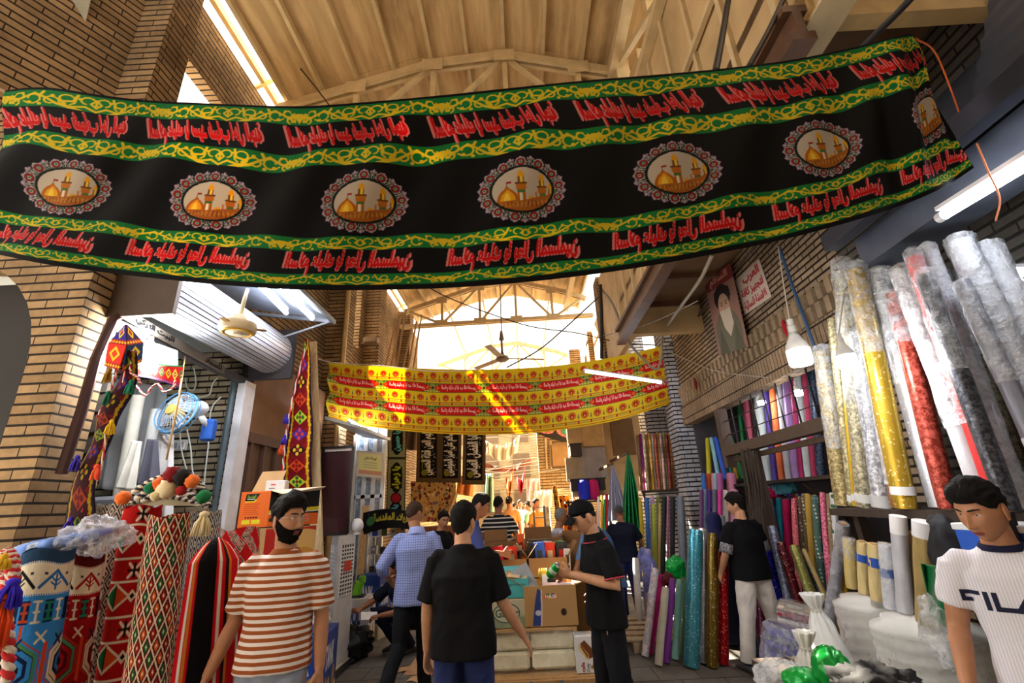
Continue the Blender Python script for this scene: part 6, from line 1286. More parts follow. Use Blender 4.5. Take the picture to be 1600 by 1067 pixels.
def hand_mb(b, wr, d, n, side, curl=.35, spread=.05, thumb=.6, sc=1.):
    """palm, four unequal fingers and a thumb; d towards the fingertips, n out of the palm, side = thumb side"""
    d = d.normalized(); n = (n-d*n.dot(d)).normalized(); s = side.normalized(); s = (s-d*s.dot(d)-n*s.dot(n)).normalized()
    def ring(t, wd, th, off=0): return [wr+d*t*sc+s*(math.cos(a)*wd*sc+off)+n*(math.sin(a)*th*sc) for a in np.linspace(0, 2*PI, 14, endpoint=False)]
    b.loft([ring(-.02, .026, .020), ring(.01, .028, .019), ring(.04, .036, .017), ring(.07, .041, .015), ring(.095, .040, .013), ring(.102, .036, .010)])
    for off, L, k in ((.031, .072, 0), (.0105, .080, 1), (-.0105, .075, 2), (-.031, .058, 3)):
        p = wr+d*.090*sc+s*off*sc; a = 0; dd = (d+s*(off*spread*20)).normalized(); pts = [p]; 
        for ph in (.45, .30, .25):
            a += curl*(1+.12*k)*(1.0 if ph < .45 else .8); q = dd*math.cos(a)+n*math.sin(a); 
            for h in (.5, 1): pts.append(p+q*L*ph*h*sc)
            p = pts[-1]
        b.tube(pts, [.0098*sc, .0095*sc, .0094*sc, .0086*sc, .0084*sc, .0078*sc, .0066*sc], 10)
    p0 = wr+d*.022*sc+s*.026*sc; q1 = (d*.62+s*.62+n*.35*thumb).normalized(); q2 = (d*.85+s*.25+n*.5*thumb).normalized(); b.tube([p0, p0+q1*.028*sc, p0+q1*.048*sc, p0+q1*.048*sc+q2*.018*sc, p0+q1*.048*sc+q2*.034*sc], [.015*sc, .0135*sc, .0112*sc, .0105*sc, .0085*sc], 10)
def limb(b, a, m, c, r, n=14):
    """two-bone limb with swelling muscles; r = radii at start, upper, joint, lower, end"""
    a, m, c = Vector(a), Vector(m), Vector(c); pts = [a, a.lerp(m, .35), a.lerp(m, .75), m, m.lerp(c, .3), m.lerp(c, .7), c]
    b.tube(pts, [r[0], r[1], (r[1]+r[2])/2, r[2], r[3], (r[3]+r[4])/2, r[4]], n)
def ellring(c, ax, lat, rx, ry, n=28, pw=2.4):
    ax = Vector(ax).normalized(); lat = Vector(lat); lat = (lat-ax*lat.dot(ax)).normalized(); fw = ax.cross(lat); out = []
    for k in range(n):
        a = 2*PI*k/n; ca, sa = math.cos(a), math.sin(a); out.append(Vector(c)+lat*(rx*math.copysign(abs(ca)**(2/pw), ca))+fw*(ry*math.copysign(abs(sa)**(2/pw), sa)))
    return out
def person(label, loc, rz=0., scale=1., skin=0, hi=True, pelvis=(0, 0, .95), chest=(0, 0, 1.28), neck=(0, .0, 1.475), head=(0, -.02, 1.625), look=(0, 0, 0), twist=0., htwist=0.,
           elbows=((-.232, .02, 1.12), (.232, .02, 1.12)), wrists=((-.25, -.06, .88), (.25, -.06, .88)), knees=((-.10, -.02, .50), (.10, -.02, .50)), ankles=((-.11, .02, .09), (.11, .02, .09)), toes=None,
           girth=1., shirt=None, sleeve=.62, loose=1., hem=.88, trousers=None, shoes=(30, 28, 28), hair=(20, 17, 16), hairkw=None, beard=False, curl=(.35, .35), palms=None, hands=(1, 1), collar=None, skirt=None, cat='person', name='person', pl=None, shw=.168):
    t = thing(name, label, cat, loc, rz); t.scale = (scale,)*3; P, C_, N, H = (Vector(v) for v in (pelvis, chest, neck, head))
    lat = Vector((math.cos(twist), math.sin(twist), 0)); hl = Vector((math.cos(htwist), math.sin(htwist), 0)); up = (N-C_).normalized(); g = girth
    sh = [C_+lat*(s*shw)+up*.128-Vector((0, 0, .012)) for s in (-1, 1)]; hp = [P+hl*(s*.088)+Vector((0, 0, -.04)) for s in (-1, 1)]
    E = [Vector(v) for v in elbows]; W = [Vector(v) for v in wrists]; K = [Vector(v) for v in knees]; A = [Vector(v) for v in ankles]
    M = Matrix.Translation(H) @ Matrix.Rotation(look[0], 4, 'Z') @ Matrix.Rotation(look[1], 4, 'X') @ Matrix.Rotation(look[2], 4, 'Y')
    # ---- the body: one continuous skin surface
    b = MB(); sp = C_-P
    b.loft([ellring(P+Vector((0, 0, -.08)), sp, hl, .14, .10), ellring(P, sp, hl, .155*g, .105*g), ellring(P.lerp(C_, .45), sp, hl, .135*g, .092*g), ellring(C_, up, lat, .150*g, .102*g), ellring(C_+up*.10, up, lat, .150, .088), ellring(C_+up*.155, up, lat, .095, .068), ellring(N, up, lat, .060, .062)])
    hb = M @ Vector((0, .012, -.055)); nk = N-up*.03; b.tube([nk, nk.lerp(hb, .4), nk.lerp(hb, .8), hb], [.068, .058, .055, .052], 20)
    for i, s in enumerate((-1, 1)):
        b.tube([C_+lat*(s*.08)+up*.10, sh[i]], [.055, .052], 14); limb(b, sh[i], E[i], W[i], (.054, .049, .039, .040, .026))
        limb(b, hp[i], K[i], A[i], (.085, .078, .054, .055, .036))
        if hands[i]:
            d = W[i]-E[i]; pn = Vector(palms[i]) if palms and palms[i] else -lat*s+Vector((0, .25, 0)); fw = Vector((0, -1, 0)) if not palms or not palms[i] or len(palms[i]) < 6 else Vector(palms[i][3:]); hand_mb(b, W[i], d, Vector(pn[:3]) if not isinstance(pn, Vector) else pn, fw, curl[i])
    bm_ = remesh(b, .006 if hi else .011, 2)
    hv, hf, hm = head_mesh(M, hi)
    n0 = len(bm_.vertices); vs = [tuple(v.co) for v in bm_.vertices]+[tuple(v) for v in hv]; fs = [tuple(p.vertices) for p in bm_.polygons]+[tuple(i+n0 for i in f) for f in hf]; mi = [0]*len(bm_.polygons)+hm
    me = bpy.data.meshes.new('body'); me.from_pydata(vs, [], fs); me.polygons.foreach_set('use_smooth', np.ones(len(fs), bool)); bpy.data.meshes.remove(bm_)
    for x in (SKIN[skin], LIP, EYEW, EYED, BROW): me.materials.append(x)
    me.polygons.foreach_set('material_index', mi); link(bpy.data.objects.new('body', me), t)
    vx = .009 if hi else .013
    # ---- clothes follow the body
    if shirt:
        b = MB(); hz = Vector((P.x, P.y, hem)); L = loose; mid = P.lerp(C_, .45)
        b.loft([ellring(hz, (0, 0, 1), hl, .170*g*L, .126*g*L), ellring(hz.lerp(mid, .45), sp, hl, .164*g*L, .122*g*L), ellring(mid, sp, hl, .152*g*L, .110*g*L), ellring(C_, up, lat, .164*g*L, .120*g*L), ellring(C_+up*.08, up, lat, .166*L, .108*L), ellring(C_+up*.135, up, lat, .128, .084), ellring(C_+up*.170, up, lat, .088, .074), ellring(N-up*.004, up, lat, .067, .068)])
        for i, s in enumerate((-1, 1)):
            dn = E[i]-sh[i]; b.tube([C_+lat*(s*.07)+up*.085, sh[i]-up*.004, sh[i]+dn*.12], [.072, .060*L, .062*L], 18)
            if sleeve <= 1: e = sh[i]+dn*sleeve; b.tube([sh[i], sh[i]+dn*sleeve*.5, e], [.060*L, .064*L, .070*L], 18)
            else:
                e = E[i].lerp(W[i], sleeve-1); b.tube([sh[i], sh[i]+dn*.5, E[i], E[i].lerp(e, .5), e], [.060*L, .058*L, .052*L, .048*L, .040*L], 16)
        mesh_obj('shirt', remesh(b, vx, 3, .006 if hi else .007, 9, len(label)), shirt, t)
    if collar:
        cm, kind = collar[:2]; b = MB(); n = 26
        R = [ellring(N-up*.020, up, lat, .080, .080, n, 2.2), ellring(N-up*.002, up, lat, .0725, .0735, n, 2.2), ellring(N+up*.004, up, lat, .064, .066, n, 2.2)]
        if kind == 'polo': R = [ellring(N-up*.045-Vector((0, .0, 0)), up, lat, .098, .10, n, 2), ellring(N+up*.022, up, lat, .070, .074, n, 2), ellring(N+up*.02, up, lat, .063, .067, n, 2)]
        co_ = obj('collar', b.loft(R, False), cm, t, smooth=True)
        if kind == 'polo' and len(collar) > 2: obj('collar_stripe', MB().tube([v*1.0 for v in ellring(N-up*.034, up, lat, .0945, .0965, n, 2)+ellring(N-up*.034, up, lat, .0945, .0965, n, 2)[:1]], .0035, 6), collar[2], co_, smooth=True)
    if trousers:
        b = MB(); b.loft([ellring(P+Vector((0, 0, .06)), sp, hl, .140*g, .100*g), ellring(P, sp, hl, .148*g, .106*g), ellring(P-Vector((0, 0, .07)), (0, 0, 1), hl, .150*g, .108*g), ellring(P-Vector((0, 0, .12)), (0, 0, 1), hl, .12*g, .09*g)])
        for i in (0, 1): pw = pl or (.086, .084, .068, .064, .056); d = (A[i]-K[i]).normalized(); limb(b, hp[i], K[i], A[i]-d*.0, [q*(g if k < 2 else 1) for k, q in enumerate(pw)], 18)
        mesh_obj('trousers', remesh(b, vx, 2, .007, 11, 3+len(label)), trousers, t)
    if skirt:
        b = MB(); b.loft([ellring((P.x, P.y, .06), (0, 0, 1), hl, .24, .20), ellring((P.x, P.y, .5), (0, 0, 1), hl, .21, .16), ellring(P, sp, hl, .18, .13), ellring(P.lerp(C_, .5), sp, hl, .16, .12)]); mesh_obj('robe', remesh(b, .013, 2, .012, 7, 5), skirt, t)
    if shoes:
        for i in (0, 1):
            a = A[i]; f = Vector(toes[i])-a if toes else Vector((0, -.2, -.05)); f.z = 0; f.normalize(); z0 = a.z-.085; sd = Vector((-f.y, f.x, 0)); rg = []
            for q, wd, h in ((-.075, .022, .045), (-.06, .034, .065), (-.02, .038, .085), (.04, .042, .075), (.10, .048, .055), (.155, .042, .042), (.185, .020, .03)):
                c = Vector((a.x, a.y, z0))+f*q; rg.append([c+sd*(math.cos(k*PI/8)*wd)+Vector((0, 0, max(0, h*.5+math.sin(k*PI/8)*h*.5))) for k in range(16)])
            b = MB().loft(rg); so = obj('shoe', b, mat(shoes, .5), t, smooth=True)
    if hair: obj('hair', hair_mb(M, **(hairkw or {})), mat(hair, .75, var=.35, vscale=60, bump=.8, bscale=120, spec=.15, name='hair'), t, smooth=True)
    if beard: obj('beard', beard_mb(M), mat((13, 10, 9), .9, spec=.1, var=.3, vscale=80, bump=.6, bscale=160, name='beard'), t, smooth=True)
    return t, M
def stripes(c1, c2, period, share, rough=.8, axis='Z', name='striped_cloth'):
    key = ('st', tuple(c1), tuple(c2), period, share)
    if key not in MATS:
        t = NT(name); tc = t.n('ShaderNodeTexCoord'); sp = t.n('ShaderNodeSeparateXYZ'); t.l(tc.outputs['Object'], sp.inputs[0])
        a = t.n('ShaderNodeMath', operation='DIVIDE'); a.inputs[1].default_value = period; t.l(sp.outputs[axis], a.inputs[0]); f = t.n('ShaderNodeMath', operation='FRACT'); t.l(a.outputs[0], f.inputs[0])
        l = t.n('ShaderNodeMath', operation='LESS_THAN'); l.inputs[1].default_value = share; t.l(f.outputs[0], l.inputs[0]); t.princ(t.mix(l.outputs[0], rgb(c2), rgb(c1)), rough, 0, t.bump(t.noise(t.coord('Object'), 14, 4), .3, .02), .2); MATS[key] = t.m
    return MATS[key]
def checks(base, line, per=.022):
    t = NT('checked_cloth'); tc = t.n('ShaderNodeTexCoord'); sp = t.n('ShaderNodeSeparateXYZ'); t.l(tc.outputs['Object'], sp.inputs[0]); o = None
    for ax in ('X', 'Z'):
        a = t.n('ShaderNodeMath', operation='DIVIDE'); a.inputs[1].default_value = per; t.l(sp.outputs[ax], a.inputs[0]); f = t.n('ShaderNodeMath', operation='FRACT'); t.l(a.outputs[0], f.inputs[0]); l = t.n('ShaderNodeMath', operation='LESS_THAN'); l.inputs[1].default_value = .2; t.l(f.outputs[0], l.inputs[0])
        if o is None: o = l.outputs[0]
        else: m = t.n('ShaderNodeMath', operation='MAXIMUM'); t.l(o, m.inputs[0]); t.l(l.outputs[0], m.inputs[1]); o = m.outputs[0]
    t.princ(t.mix(o, rgb(base), rgb(line)), .8, 0, t.bump(t.noise(t.coord('Object'), 12, 4), .35, .02), .2); return t.m
CL = lambda c, **k: mat(c, .85, var=.12, vscale=9, kind='cloth', spec=.15, **k)
DENIM = mat((26, 40, 92), .85, var=.3, vscale=7, bump=.3, bscale=120, name='denim'); PALE = mat((140, 150, 168), .85, var=.2, vscale=6, bump=.3, bscale=120, name='pale_denim')
BLACKT = CL((15, 15, 18)); BLKTR = CL((22, 23, 28)); WHITEJ = CL((214, 210, 206)); NAVY = CL((20, 24, 42))
def at(px, py, Y): p = aY(px, py, Y); return (p.x, Y, 0), p.z
# 1 man in a striped T-shirt, front left
(loc, zt) = at(456, 779, 2.85); H1 = zt/1.752
P1, M1 = person('bearded man with glasses in a brown and white striped T-shirt', loc, .10, H1, 0, True, look=(1.05, .02, 0), shirt=stripes((150, 78, 36), (222, 212, 208), .0345, .52), sleeve=.84, loose=1.10, hem=.885, trousers=PALE, shoes=(200, 200, 200), beard=True, hairkw=dict(vol=.012, top=.030, front=.022, rough=.55, line=[(0, .074), (34, .074), (50, .064), (62, .046), (70, .020), (78, .004), (86, .004), (94, .03), (106, .026), (122, -.02), (180, -.055)]),
    elbows=((-.245, .03, 1.12), (.225, .03, 1.12)), wrists=((-.315, -.05, .875), (.25, -.02, .87)), curl=(.28, .30), collar=(CL((150, 84, 42)), 'crew'), girth=1.04, shw=.175)
b = MB()
for s in (-1, 1):
    q = [(s*(.031+.023*math.copysign(abs(math.cos(a))**.6, math.cos(a))), -.106, .015+.018*math.copysign(abs(math.sin(a))**.6, math.sin(a))) for a in np.linspace(0, 2*PI, 25)]; b.tube([M1 @ Vector(v) for v in q], .0014, 6, flat=1); b.tube([M1 @ Vector(v) for v in ((s*.054, -.104, .022), (s*.074, -.07, .022), (s*.080, .01, .018), (s*.080, .022, .005))], .0014, 6)
b.tube([M1 @ Vector((x, -.108, .020)) for x in (-.008, 0, .008)], .0014, 6); o = obj('spectacles', b, mat((196, 190, 176), .2, .5), P1, smooth=True, label='thin pale metal spectacles'); b = MB()
for s in (-1, 1): b.add([M1 @ Vector((s*.031+.021*math.cos(a), -.1065, .015+.0165*math.sin(a))) for a in np.linspace(0, 2*PI, 16, endpoint=False)], [tuple(range(16))])
obj('lenses', b, plastic((230, 235, 240), .10, .05, 'lens'), o)
# 2 man in a black T-shirt seen from behind
(loc, zt) = at(722, 783, 3.2); H2 = zt/1.752
person('dark-haired man in a black T-shirt and jeans seen from behind', loc, PI-.05, H2, 2, True, look=(-.35, .06, 0), head=(0, -.05, 1.608), neck=(0, -.02, 1.475), shirt=BLACKT, sleeve=.92, loose=1.08, hem=.84, trousers=DENIM, girth=1.14, elbows=((-.255, -.03, 1.12), (.235, .0, 1.12)), wrists=((-.37, -.15, .90), (.25, -.06, .86)), curl=(.3, .45), knees=((-.10, -.08, .50), (.10, .0, .50)), ankles=((-.11, -.1, .09), (.11, .12, .12)), hairkw=dict(vol=.018, top=.016, rough=.5, line=[(0, .070), (52, .058), (66, .03), (78, -.01), (96, .02), (120, -.05), (180, -.09)]), shw=.178)
# 3 man in a checked shirt walking away
(loc, zt) = at(652, 782, 4.85); H3 = zt/1.752
person('man in a light blue checked shirt and dark trousers walking away', loc, PI+.18, H3, 0, True, look=(-.6, .12, 0), head=(.03, -.06, 1.62), neck=(.0, -.03, 1.475), shirt=checks((150, 164, 214), (92, 106, 170)), sleeve=1.45, loose=1.12, hem=.82, trousers=BLKTR, girth=1.08, elbows=((-.24, .04, 1.13), (.33, .04, 1.15)), wrists=((-.2, -.16, .97), (.26, -.18, 1.02)), knees=((-.08, -.14, .52), (.13, .06, .50)), ankles=((-.10, -.04, .10), (.26, .30, .16)), shoes=(26, 24, 26), hair=(62, 46, 36), hairkw=dict(vol=.008, top=.006), collar=(CL((150, 164, 214)), 'polo'))
# 4 crouching man
p = aY(606, 880, 6.4)
person('man in dark navy crouching on the ground with a sheet of paper', (p.x+.18, 6.5, 0), -.75, .98, 1, True, pelvis=(0, .18, .36), chest=(0, -.02, .66), neck=(0, -.10, .84), head=(0, -.18, .97), look=(.1, .35, 0), shirt=NAVY, sleeve=.95, loose=1.1, hem=.27, trousers=NAVY, elbows=((-.30, -.22, .60), (.30, -.20, .52)), wrists=((-.22, -.46, .54), (.16, -.42, .50)), knees=((-.20, -.28, .50), (.22, -.26, .46)), ankles=((-.16, .02, .10), (.17, .04, .10)), curl=(.7, .8), palms=((.2, 0, 1), (0, 0, -1)), hairkw=dict(vol=.012, top=.01))
# 5 man in a black cap and polo, looking down at a green can
(loc, zt) = at(930, 795, 3.7)
H5 = .945; P5, M5 = person('young man in a black cap and black polo with pink trim holding a green can', (loc[0], 3.7, 0), -1.35, H5, 2, True, head=(0, -.10, 1.605), neck=(0, -.035, 1.475), look=(.0, .42, 0), shirt=BLACKT, sleeve=.80, loose=1.10, hem=.86, trousers=BLKTR, girth=1.0, elbows=((-.25, -.02, 1.15), (.24, .02, 1.15)), wrists=((-.14, -.27, 1.20), (.05, -.26, 1.22)), curl=(.75, .75), palms=((.9, 0, .4), (-.9, 0, .4)), collar=(CL((18, 18, 20)), 'polo', mat((206, 70, 84), .8)), hairkw=dict(vol=.006, top=.0), knees=((-.10, -.03, .50), (.10, .02, .50)))
b = hair_mb(M5, line=[(0, .055), (60, .045), (100, .03), (180, .0)], vol=.016, top=.016, rough=.0); capo = obj('cap', b, BLACKT, P5, smooth=True, label='black baseball cap')
b = MB().grid(lambda u, v: M5 @ Vector((.075*math.sin((u-.5)*2.4), -.085-.075*v*math.cos((u-.5)*2.0)-.012, .062-.028*v-.03*(abs(u-.5)*2)**2)), 20, 8); o = obj('cap_visor', b, BLACKT, capo, smooth=True); o.modifiers.new('thickness', 'SOLIDIFY').thickness = .004
obj('sleeve_trim', MB().tube([v for v in ellring(Vector((.222, .005, 1.195)), (.06, .02, -.26), (1, 0, 0), .074, .074, 24, 2)+ellring(Vector((.222, .005, 1.195)), (.06, .02, -.26), (1, 0, 0), .074, .074, 24, 2)[:1]], .006, 6), mat((206, 70, 84), .8), P5, smooth=True)
bpy.context.view_layer.update(); hp5 = P5.matrix_world @ Vector((-.035, -.375, 1.245))
t = thing('drink_can', 'small green and white can in the hands of the man with the cap', 'can', hp5, rot=(.5, .7, 0)); obj('can_body', MB().lathe([(.003, -.055), (.026, -.055), (.032, -.045), (.032, .045), (.026, .055), (.003, .056)], n=20), mat((30, 150, 50), .3, .3), t, smooth='auto'); obj('printed_band', MB().lathe([(.0325, -.015), (.0325, .02)], n=20), mat((190, 220, 180), .4), t, smooth=True); obj('lid', MB().lathe([(.026, .056), (.024, .058), (.003, .057)], n=20), mat((196, 198, 202), .3, .7), t, smooth=True)
# 6 man in navy from behind at the stalls on the right
(loc, zt) = at(967, 788, 7.55); person('grey-haired man in a navy T-shirt and jeans standing by the green satin', loc, PI, zt/1.752, 1, True, look=(0, .3, 0), head=(0, -.07, 1.61), shirt=NAVY, sleeve=.8, loose=1.16, hem=.86, trousers=DENIM, girth=1.16, hair=(74, 72, 72), hairkw=dict(vol=.006, top=.004), elbows=((-.30, -.02, 1.14), (.30, -.06, 1.14)), wrists=((-.32, -.18, .92), (.2, -.25, 1.0)))
# 7 grey-haired man behind the boxes
(loc, zt) = at(870, 793, 6.4); person('grey-haired man in a pale shirt behind the stacked boxes', loc, 1.9, zt/1.752, 1, False, look=(.3, .15, 0), head=(0, -.05, 1.62), shirt=CL((176, 180, 196)), sleeve=1.5, loose=1.15, hem=.85, trousers=CL((90, 92, 100)), girth=1.15, hair=(120, 116, 112), hairkw=dict(vol=.006, top=.004))
# 8 man in profile between
(loc, zt) = at(748, 774, 5.35); person('man in a slate blue shirt bending over the stall, in profile', (loc[0]-.12, 5.35, 0), 1.75, zt/1.70, 1, True, look=(-.1, .42, 0), head=(0, -.13, 1.59), neck=(0, -.05, 1.465), shirt=CL((64, 74, 132)), sleeve=1.2, loose=1.1, hem=.86, trousers=BLKTR, hairkw=dict(vol=.012, top=.014), elbows=((-.26, -.1, 1.15), (.24, -.1, 1.14)), wrists=((-.12, -.34, 1.12), (.10, -.34, 1.1)))
# 9 boy
(loc, zt) = at(688, 797, 6.6); person('dark-haired boy in black between the checked shirt and the black T-shirt', loc, .9, zt/1.752, 0, False, look=(-.3, .3, 0), head=(0, -.06, 1.61), shirt=BLACKT, sleeve=.7, loose=1.1, hem=.88, trousers=BLKTR)
# 10 man in black and white stripes
(loc, zt) = at(778, 775, 8.0); person('man in a black and white striped T-shirt walking away into the light', loc, PI-.1, zt/1.752, 1, True, shirt=stripes((22, 22, 26), (200, 196, 190), .062, .68), sleeve=.7, loose=1.14, hem=.85, trousers=BLKTR, girth=1.1, look=(-.2, 0, 0), hairkw=dict(vol=.006, top=.006), elbows=((-.28, .0, 1.13), (.28, .0, 1.13)), wrists=((-.31, -.08, .90), (.31, -.08, .90)))
# 11 people far down the sunlit street
for lab, px, py, Y, rz_, col, tr, sk, hk in [('tan-shirted man walking away far down the sunlit street', 795, 776, 12.5, PI, (196, 150, 104), (60, 66, 80), None, (40, 30, 24)), ('figure in a long white robe far down the street', 812, 781, 15, .3, (222, 216, 206), None, (222, 216, 206), (50, 40, 34)), ('person in a green top facing the tan shirt, far off', 826, 783, 14.0, -2.2, (120, 170, 130), (70, 66, 70), None, (40, 30, 26)), ('person in mustard standing at the far stall', 836, 779, 12.0, .8, (196, 140, 60), (120, 80, 70), None, (36, 28, 24)), ('distant walker in white near the street end', 803, 785, 20, PI, (230, 226, 216), (90, 90, 100), None, (50, 40, 34)), ('distant walker in red near the street end', 820, 786, 23, 0, (180, 60, 60), (60, 60, 70), None, (40, 30, 30))]:
    (loc, zt) = at(px, py, Y); person(lab, loc, rz_, zt/1.752, 0, False, shirt=CL(col), sleeve=.8, loose=1.1, hem=.86, trousers=CL(tr) if tr else None, skirt=CL(sk) if sk else None, hair=hk)
# 12 man in a denim shirt reaching down behind the cap
(loc, zt) = at(938, 800, 5.2); person('man in a blue denim shirt reaching down behind the man with the cap', (loc[0], 5.2, 0), -1.2, .95, 3, True, pelvis=(0, .05, .93), chest=(0, -.06, 1.26), neck=(0, -.12, 1.44), head=(0, -.2, 1.54), look=(0, .5, 0), shirt=CL((66, 96, 140)), sleeve=1.25, loose=1.12, hem=.86, trousers=DENIM, elbows=((-.27, -.15, 1.14), (.27, -.17, 1.10)), wrists=((-.2, -.3, .95), (.19, -.28, .86)), curl=(.5, .5))
# 13 man in white trousers
(loc, zt) = at(1158, 770, 5.3); P13, M13 = person('man in a black T-shirt with patterned sleeves and white trousers, from behind', (loc[0]-.06, 5.3, 0), PI+.25, zt/1.752, 2, True, chest=(.0, -.01, 1.28), look=(.75, .18, 0), head=(-.02, -.06, 1.615), shirt=BLACKT, sleeve=.60, loose=1.12, hem=.86, trousers=WHITEJ, girth=1.1, shoes=(60, 60, 66), knees=((-.17, -.03, .50), (.17, -.0, .50)), ankles=((-.20, .05, .10), (.25, -.02, .10)), elbows=((-.25, -.04, 1.13), (.255, -.04, 1.12)), wrists=((-.22, -.24, .98), (.24, -.2, .92)), hairkw=dict(vol=.022, top=.018, rough=.6, line=[(0, .070), (52, .058), (66, .03), (78, -.01), (96, .02), (120, -.05), (180, -.085)]), pl=(.088, .092, .080, .076, .068))
sn = mat((110, 110, 118), .8, kind='lace')
for s in (-1, 1):
    a, e = Vector((s*.168, -.005, 1.39)), Vector((s*.253, -.04, 1.125)); obj('patterned_sleeve', MB().tube([a.lerp(e, .25), a.lerp(e, .6), a.lerp(e, .98)], [.068, .070, .072], 18), sn, P13, smooth=True, label='grey patterned sleeve')
obj('sock', MB().tube([(.25, -.02, .11), (.242, -.02, .19)], .055, 14), BLACKT, P13, smooth=True)
# 14 woman in a navy headscarf behind the rolls
(loc, zt) = at(1112, 798, 6.15); P14, M14 = person('woman in a dark blue headscarf standing behind the sequin rolls', loc, PI-.5, zt/1.79, 0, False, shirt=NAVY, sleeve=1.6, loose=1.15, hem=.8, skirt=NAVY, hair=None, shoes=None)
b = MB(); b.lathe([(.20, -.24), (.155, -.17), (.125, -.10), (.122, -.03), (.125, .04), (.108, .10), (.06, .14), (.003, .15)], n=28); b.v = [tuple(M14 @ (Vector((v[0]*.92, v[1]*1.05+.02, v[2]))*(1+.05*noise.noise(Vector(v)*14)))) for v in b.v]
b.f = [f for f in b.f if not (sum((Vector(b.v[k]) for k in f), Vector())/len(f)-M14 @ Vector((0, -.14, -.01))).length < .07]; obj('headscarf', b, mat((24, 30, 84), .8, kind='cloth'), P14, smooth=True)
# 15 young man in the white printed T-shirt, front right
(loc, zt) = at(1526, 750, 2.1)
P15, M15 = person('young man in a white printed T-shirt with navy collar looking down', (loc[0], 2.1, 0), -.80, zt/1.735, 0, True, look=(-.56, .34, .05), head=(-.015, -.095, 1.605), neck=(0, -.03, 1.475), shirt=stripes((206, 204, 212), (224, 222, 228), .011, .5, axis='X'), sleeve=.66, loose=1.0, hem=.84, trousers=BLKTR, collar=(CL((26, 28, 52)), 'crew'), hairkw=dict(vol=.010, top=.024, front=.016, rough=.7, line=[(0, .068), (40, .066), (56, .05), (66, .03), (80, .02), (96, .035), (120, -.01), (180, -.04)]), elbows=((-.235, .0, 1.13), (.235, .0, 1.13)), wrists=((-.25, -.14, .92), (.25, -.10, .9)), curl=(.5, .4))
# chest lettering laid on the cloth
bpy.context.view_layer.update(); sh15 = [c for c in P15.children if c.name.startswith('shirt')][0]
from mathutils.bvhtree import BVHTree
bvh = BVHTree.FromPolygons([tuple(v.co) for v in sh15.data.vertices], [tuple(p.vertices) for p in sh15.data.polygons])
def cloth_print(bvh, mask, x0, x1, z0, z1, m, parent, label, curve=1.):
    h, w_ = mask.shape; b = MB(); idx = {}
    def pt(i, j):
        if (i, j) not in idx:
            x = x0+(x1-x0)*i/w_; z = z1-(z1-z0)*j/h; hit = bvh.ray_cast(Vector((x, -.6, z)), Vector((0, 1, 0))); q = hit[0] if hit[0] is not None else Vector((x, -.13, z)); idx[(i, j)] = len(b.v); b.v.append((q.x, q.y-.0022, q.z))
        return idx[(i, j)]
    for j in range(h):
        for i in range(w_):
            if mask[j, i] > .5: b.f.append((pt(i, j+1), pt(i+1, j+1), pt(i+1, j), pt(i, j))); b.mi.append(0)
    return obj('printed_lettering', b, m, parent, smooth=True, label=label)
def letters_fila(H=48):
    c = Canvas(210, H, (0, 0, 0)); w1 = (255,)*3; s = 9
    c.poly([(4, 0), (46, 0), (46, s), (4+s, s), (4+s, 19), (30, 19), (30, 28), (4+s, 28), (4+s, 46), (4, 46)], (0, 0, 0))
    c.rect(2, 2, 44, 12, w1); c.rect(2, 2, 12, 30, w1); c.rect(2, 20, 26, 30, w1); c.rect(50, 2, 61, 46, w1); c.rect(68, 2, 79, 46, w1); c.rect(68, 35, 112, 46, w1)
    c.poly([(104, 46), (136, 2), (150, 2), (182, 46), (168, 46), (143, 13), (119, 46)], w1); c.rect(128, 30, 160, 38, w1); return c.a[:, :, 0]/255
cloth_print(bvh, letters_fila(), -.185, .135, 1.215, 1.292, CL((34, 36, 58)), sh15, 'navy block lettering on the chest')
bpy.context.view_layer.update()
# ================================================================ CENTRE: CART, BOXES, GOODS
KRAFT = mat((178, 136, 84), .85, kind='card', name='kraft_card'); KRD = mat((120, 84, 48), .85, kind='card', name='brown_card')
def carton(name, label, c, size, rz=0., m=KRAFT, flaps=(1, 1, 1, 1), openb=True, face=None, facing='-Y', group=None, cat='box', th=.006, fill=None):
    """open cardboard box with walls, floor, flaps; face = canvas on its street side"""
    t = thing(name, label, cat, c, rz, group); x, y, z = size[0]/2, size[1]/2, size[2]; b = MB()
    b.box((0, 0, th/2), (2*x, 2*y, th)); b.box((0, -y+th/2, z/2), (2*x, th, z)); b.box((0, y-th/2, z/2), (2*x, th, z)); b.box((-x+th/2, 0, z/2), (th, 2*y, z)); b.box((x-th/2, 0, z/2), (th, 2*y, z))
    obj('carton', b, m, t)
    if openb:
        for k, (px, py, dx, dy) in enumerate(((0, -y, 0, -1), (0, y, 0, 1), (-x, 0, -1, 0), (x, 0, 1, 0))):
            if not flaps[k]: continue
            a = flaps[k] if flaps[k] != 1 else .9; L = min(2*y, 2*x)*.45; ca, sa = math.cos(a), math.sin(a); wd = x if dx == 0 else y
            q = [Vector((px+(dy and s*wd or 0)+dx*L*ca*k2, py+(dx and s*wd or 0)+dy*L*ca*k2, z+L*sa*k2)) for s, k2 in ((-1, 0), (1, 0), (1, 1), (-1, 1))]
            nn = (q[1]-q[0]).cross(q[3]-q[0]).normalized()*.004; obj('flap', MB().poly(q, nn), m, t)
    else: obj('lid', MB().box((0, 0, z+.003), (2*x, 2*y, .006)), m, t)
    if face is not None: flatsheet('printed_face', face, (-x, -y-.002, z), (x, -y-.002, z), (-x, -y-.002, 0), painted(.7, 'printed_card'), t, thick=.002)
    return t
def label_canvas(bg, W=90, H=60): return Canvas(W, H, bg)
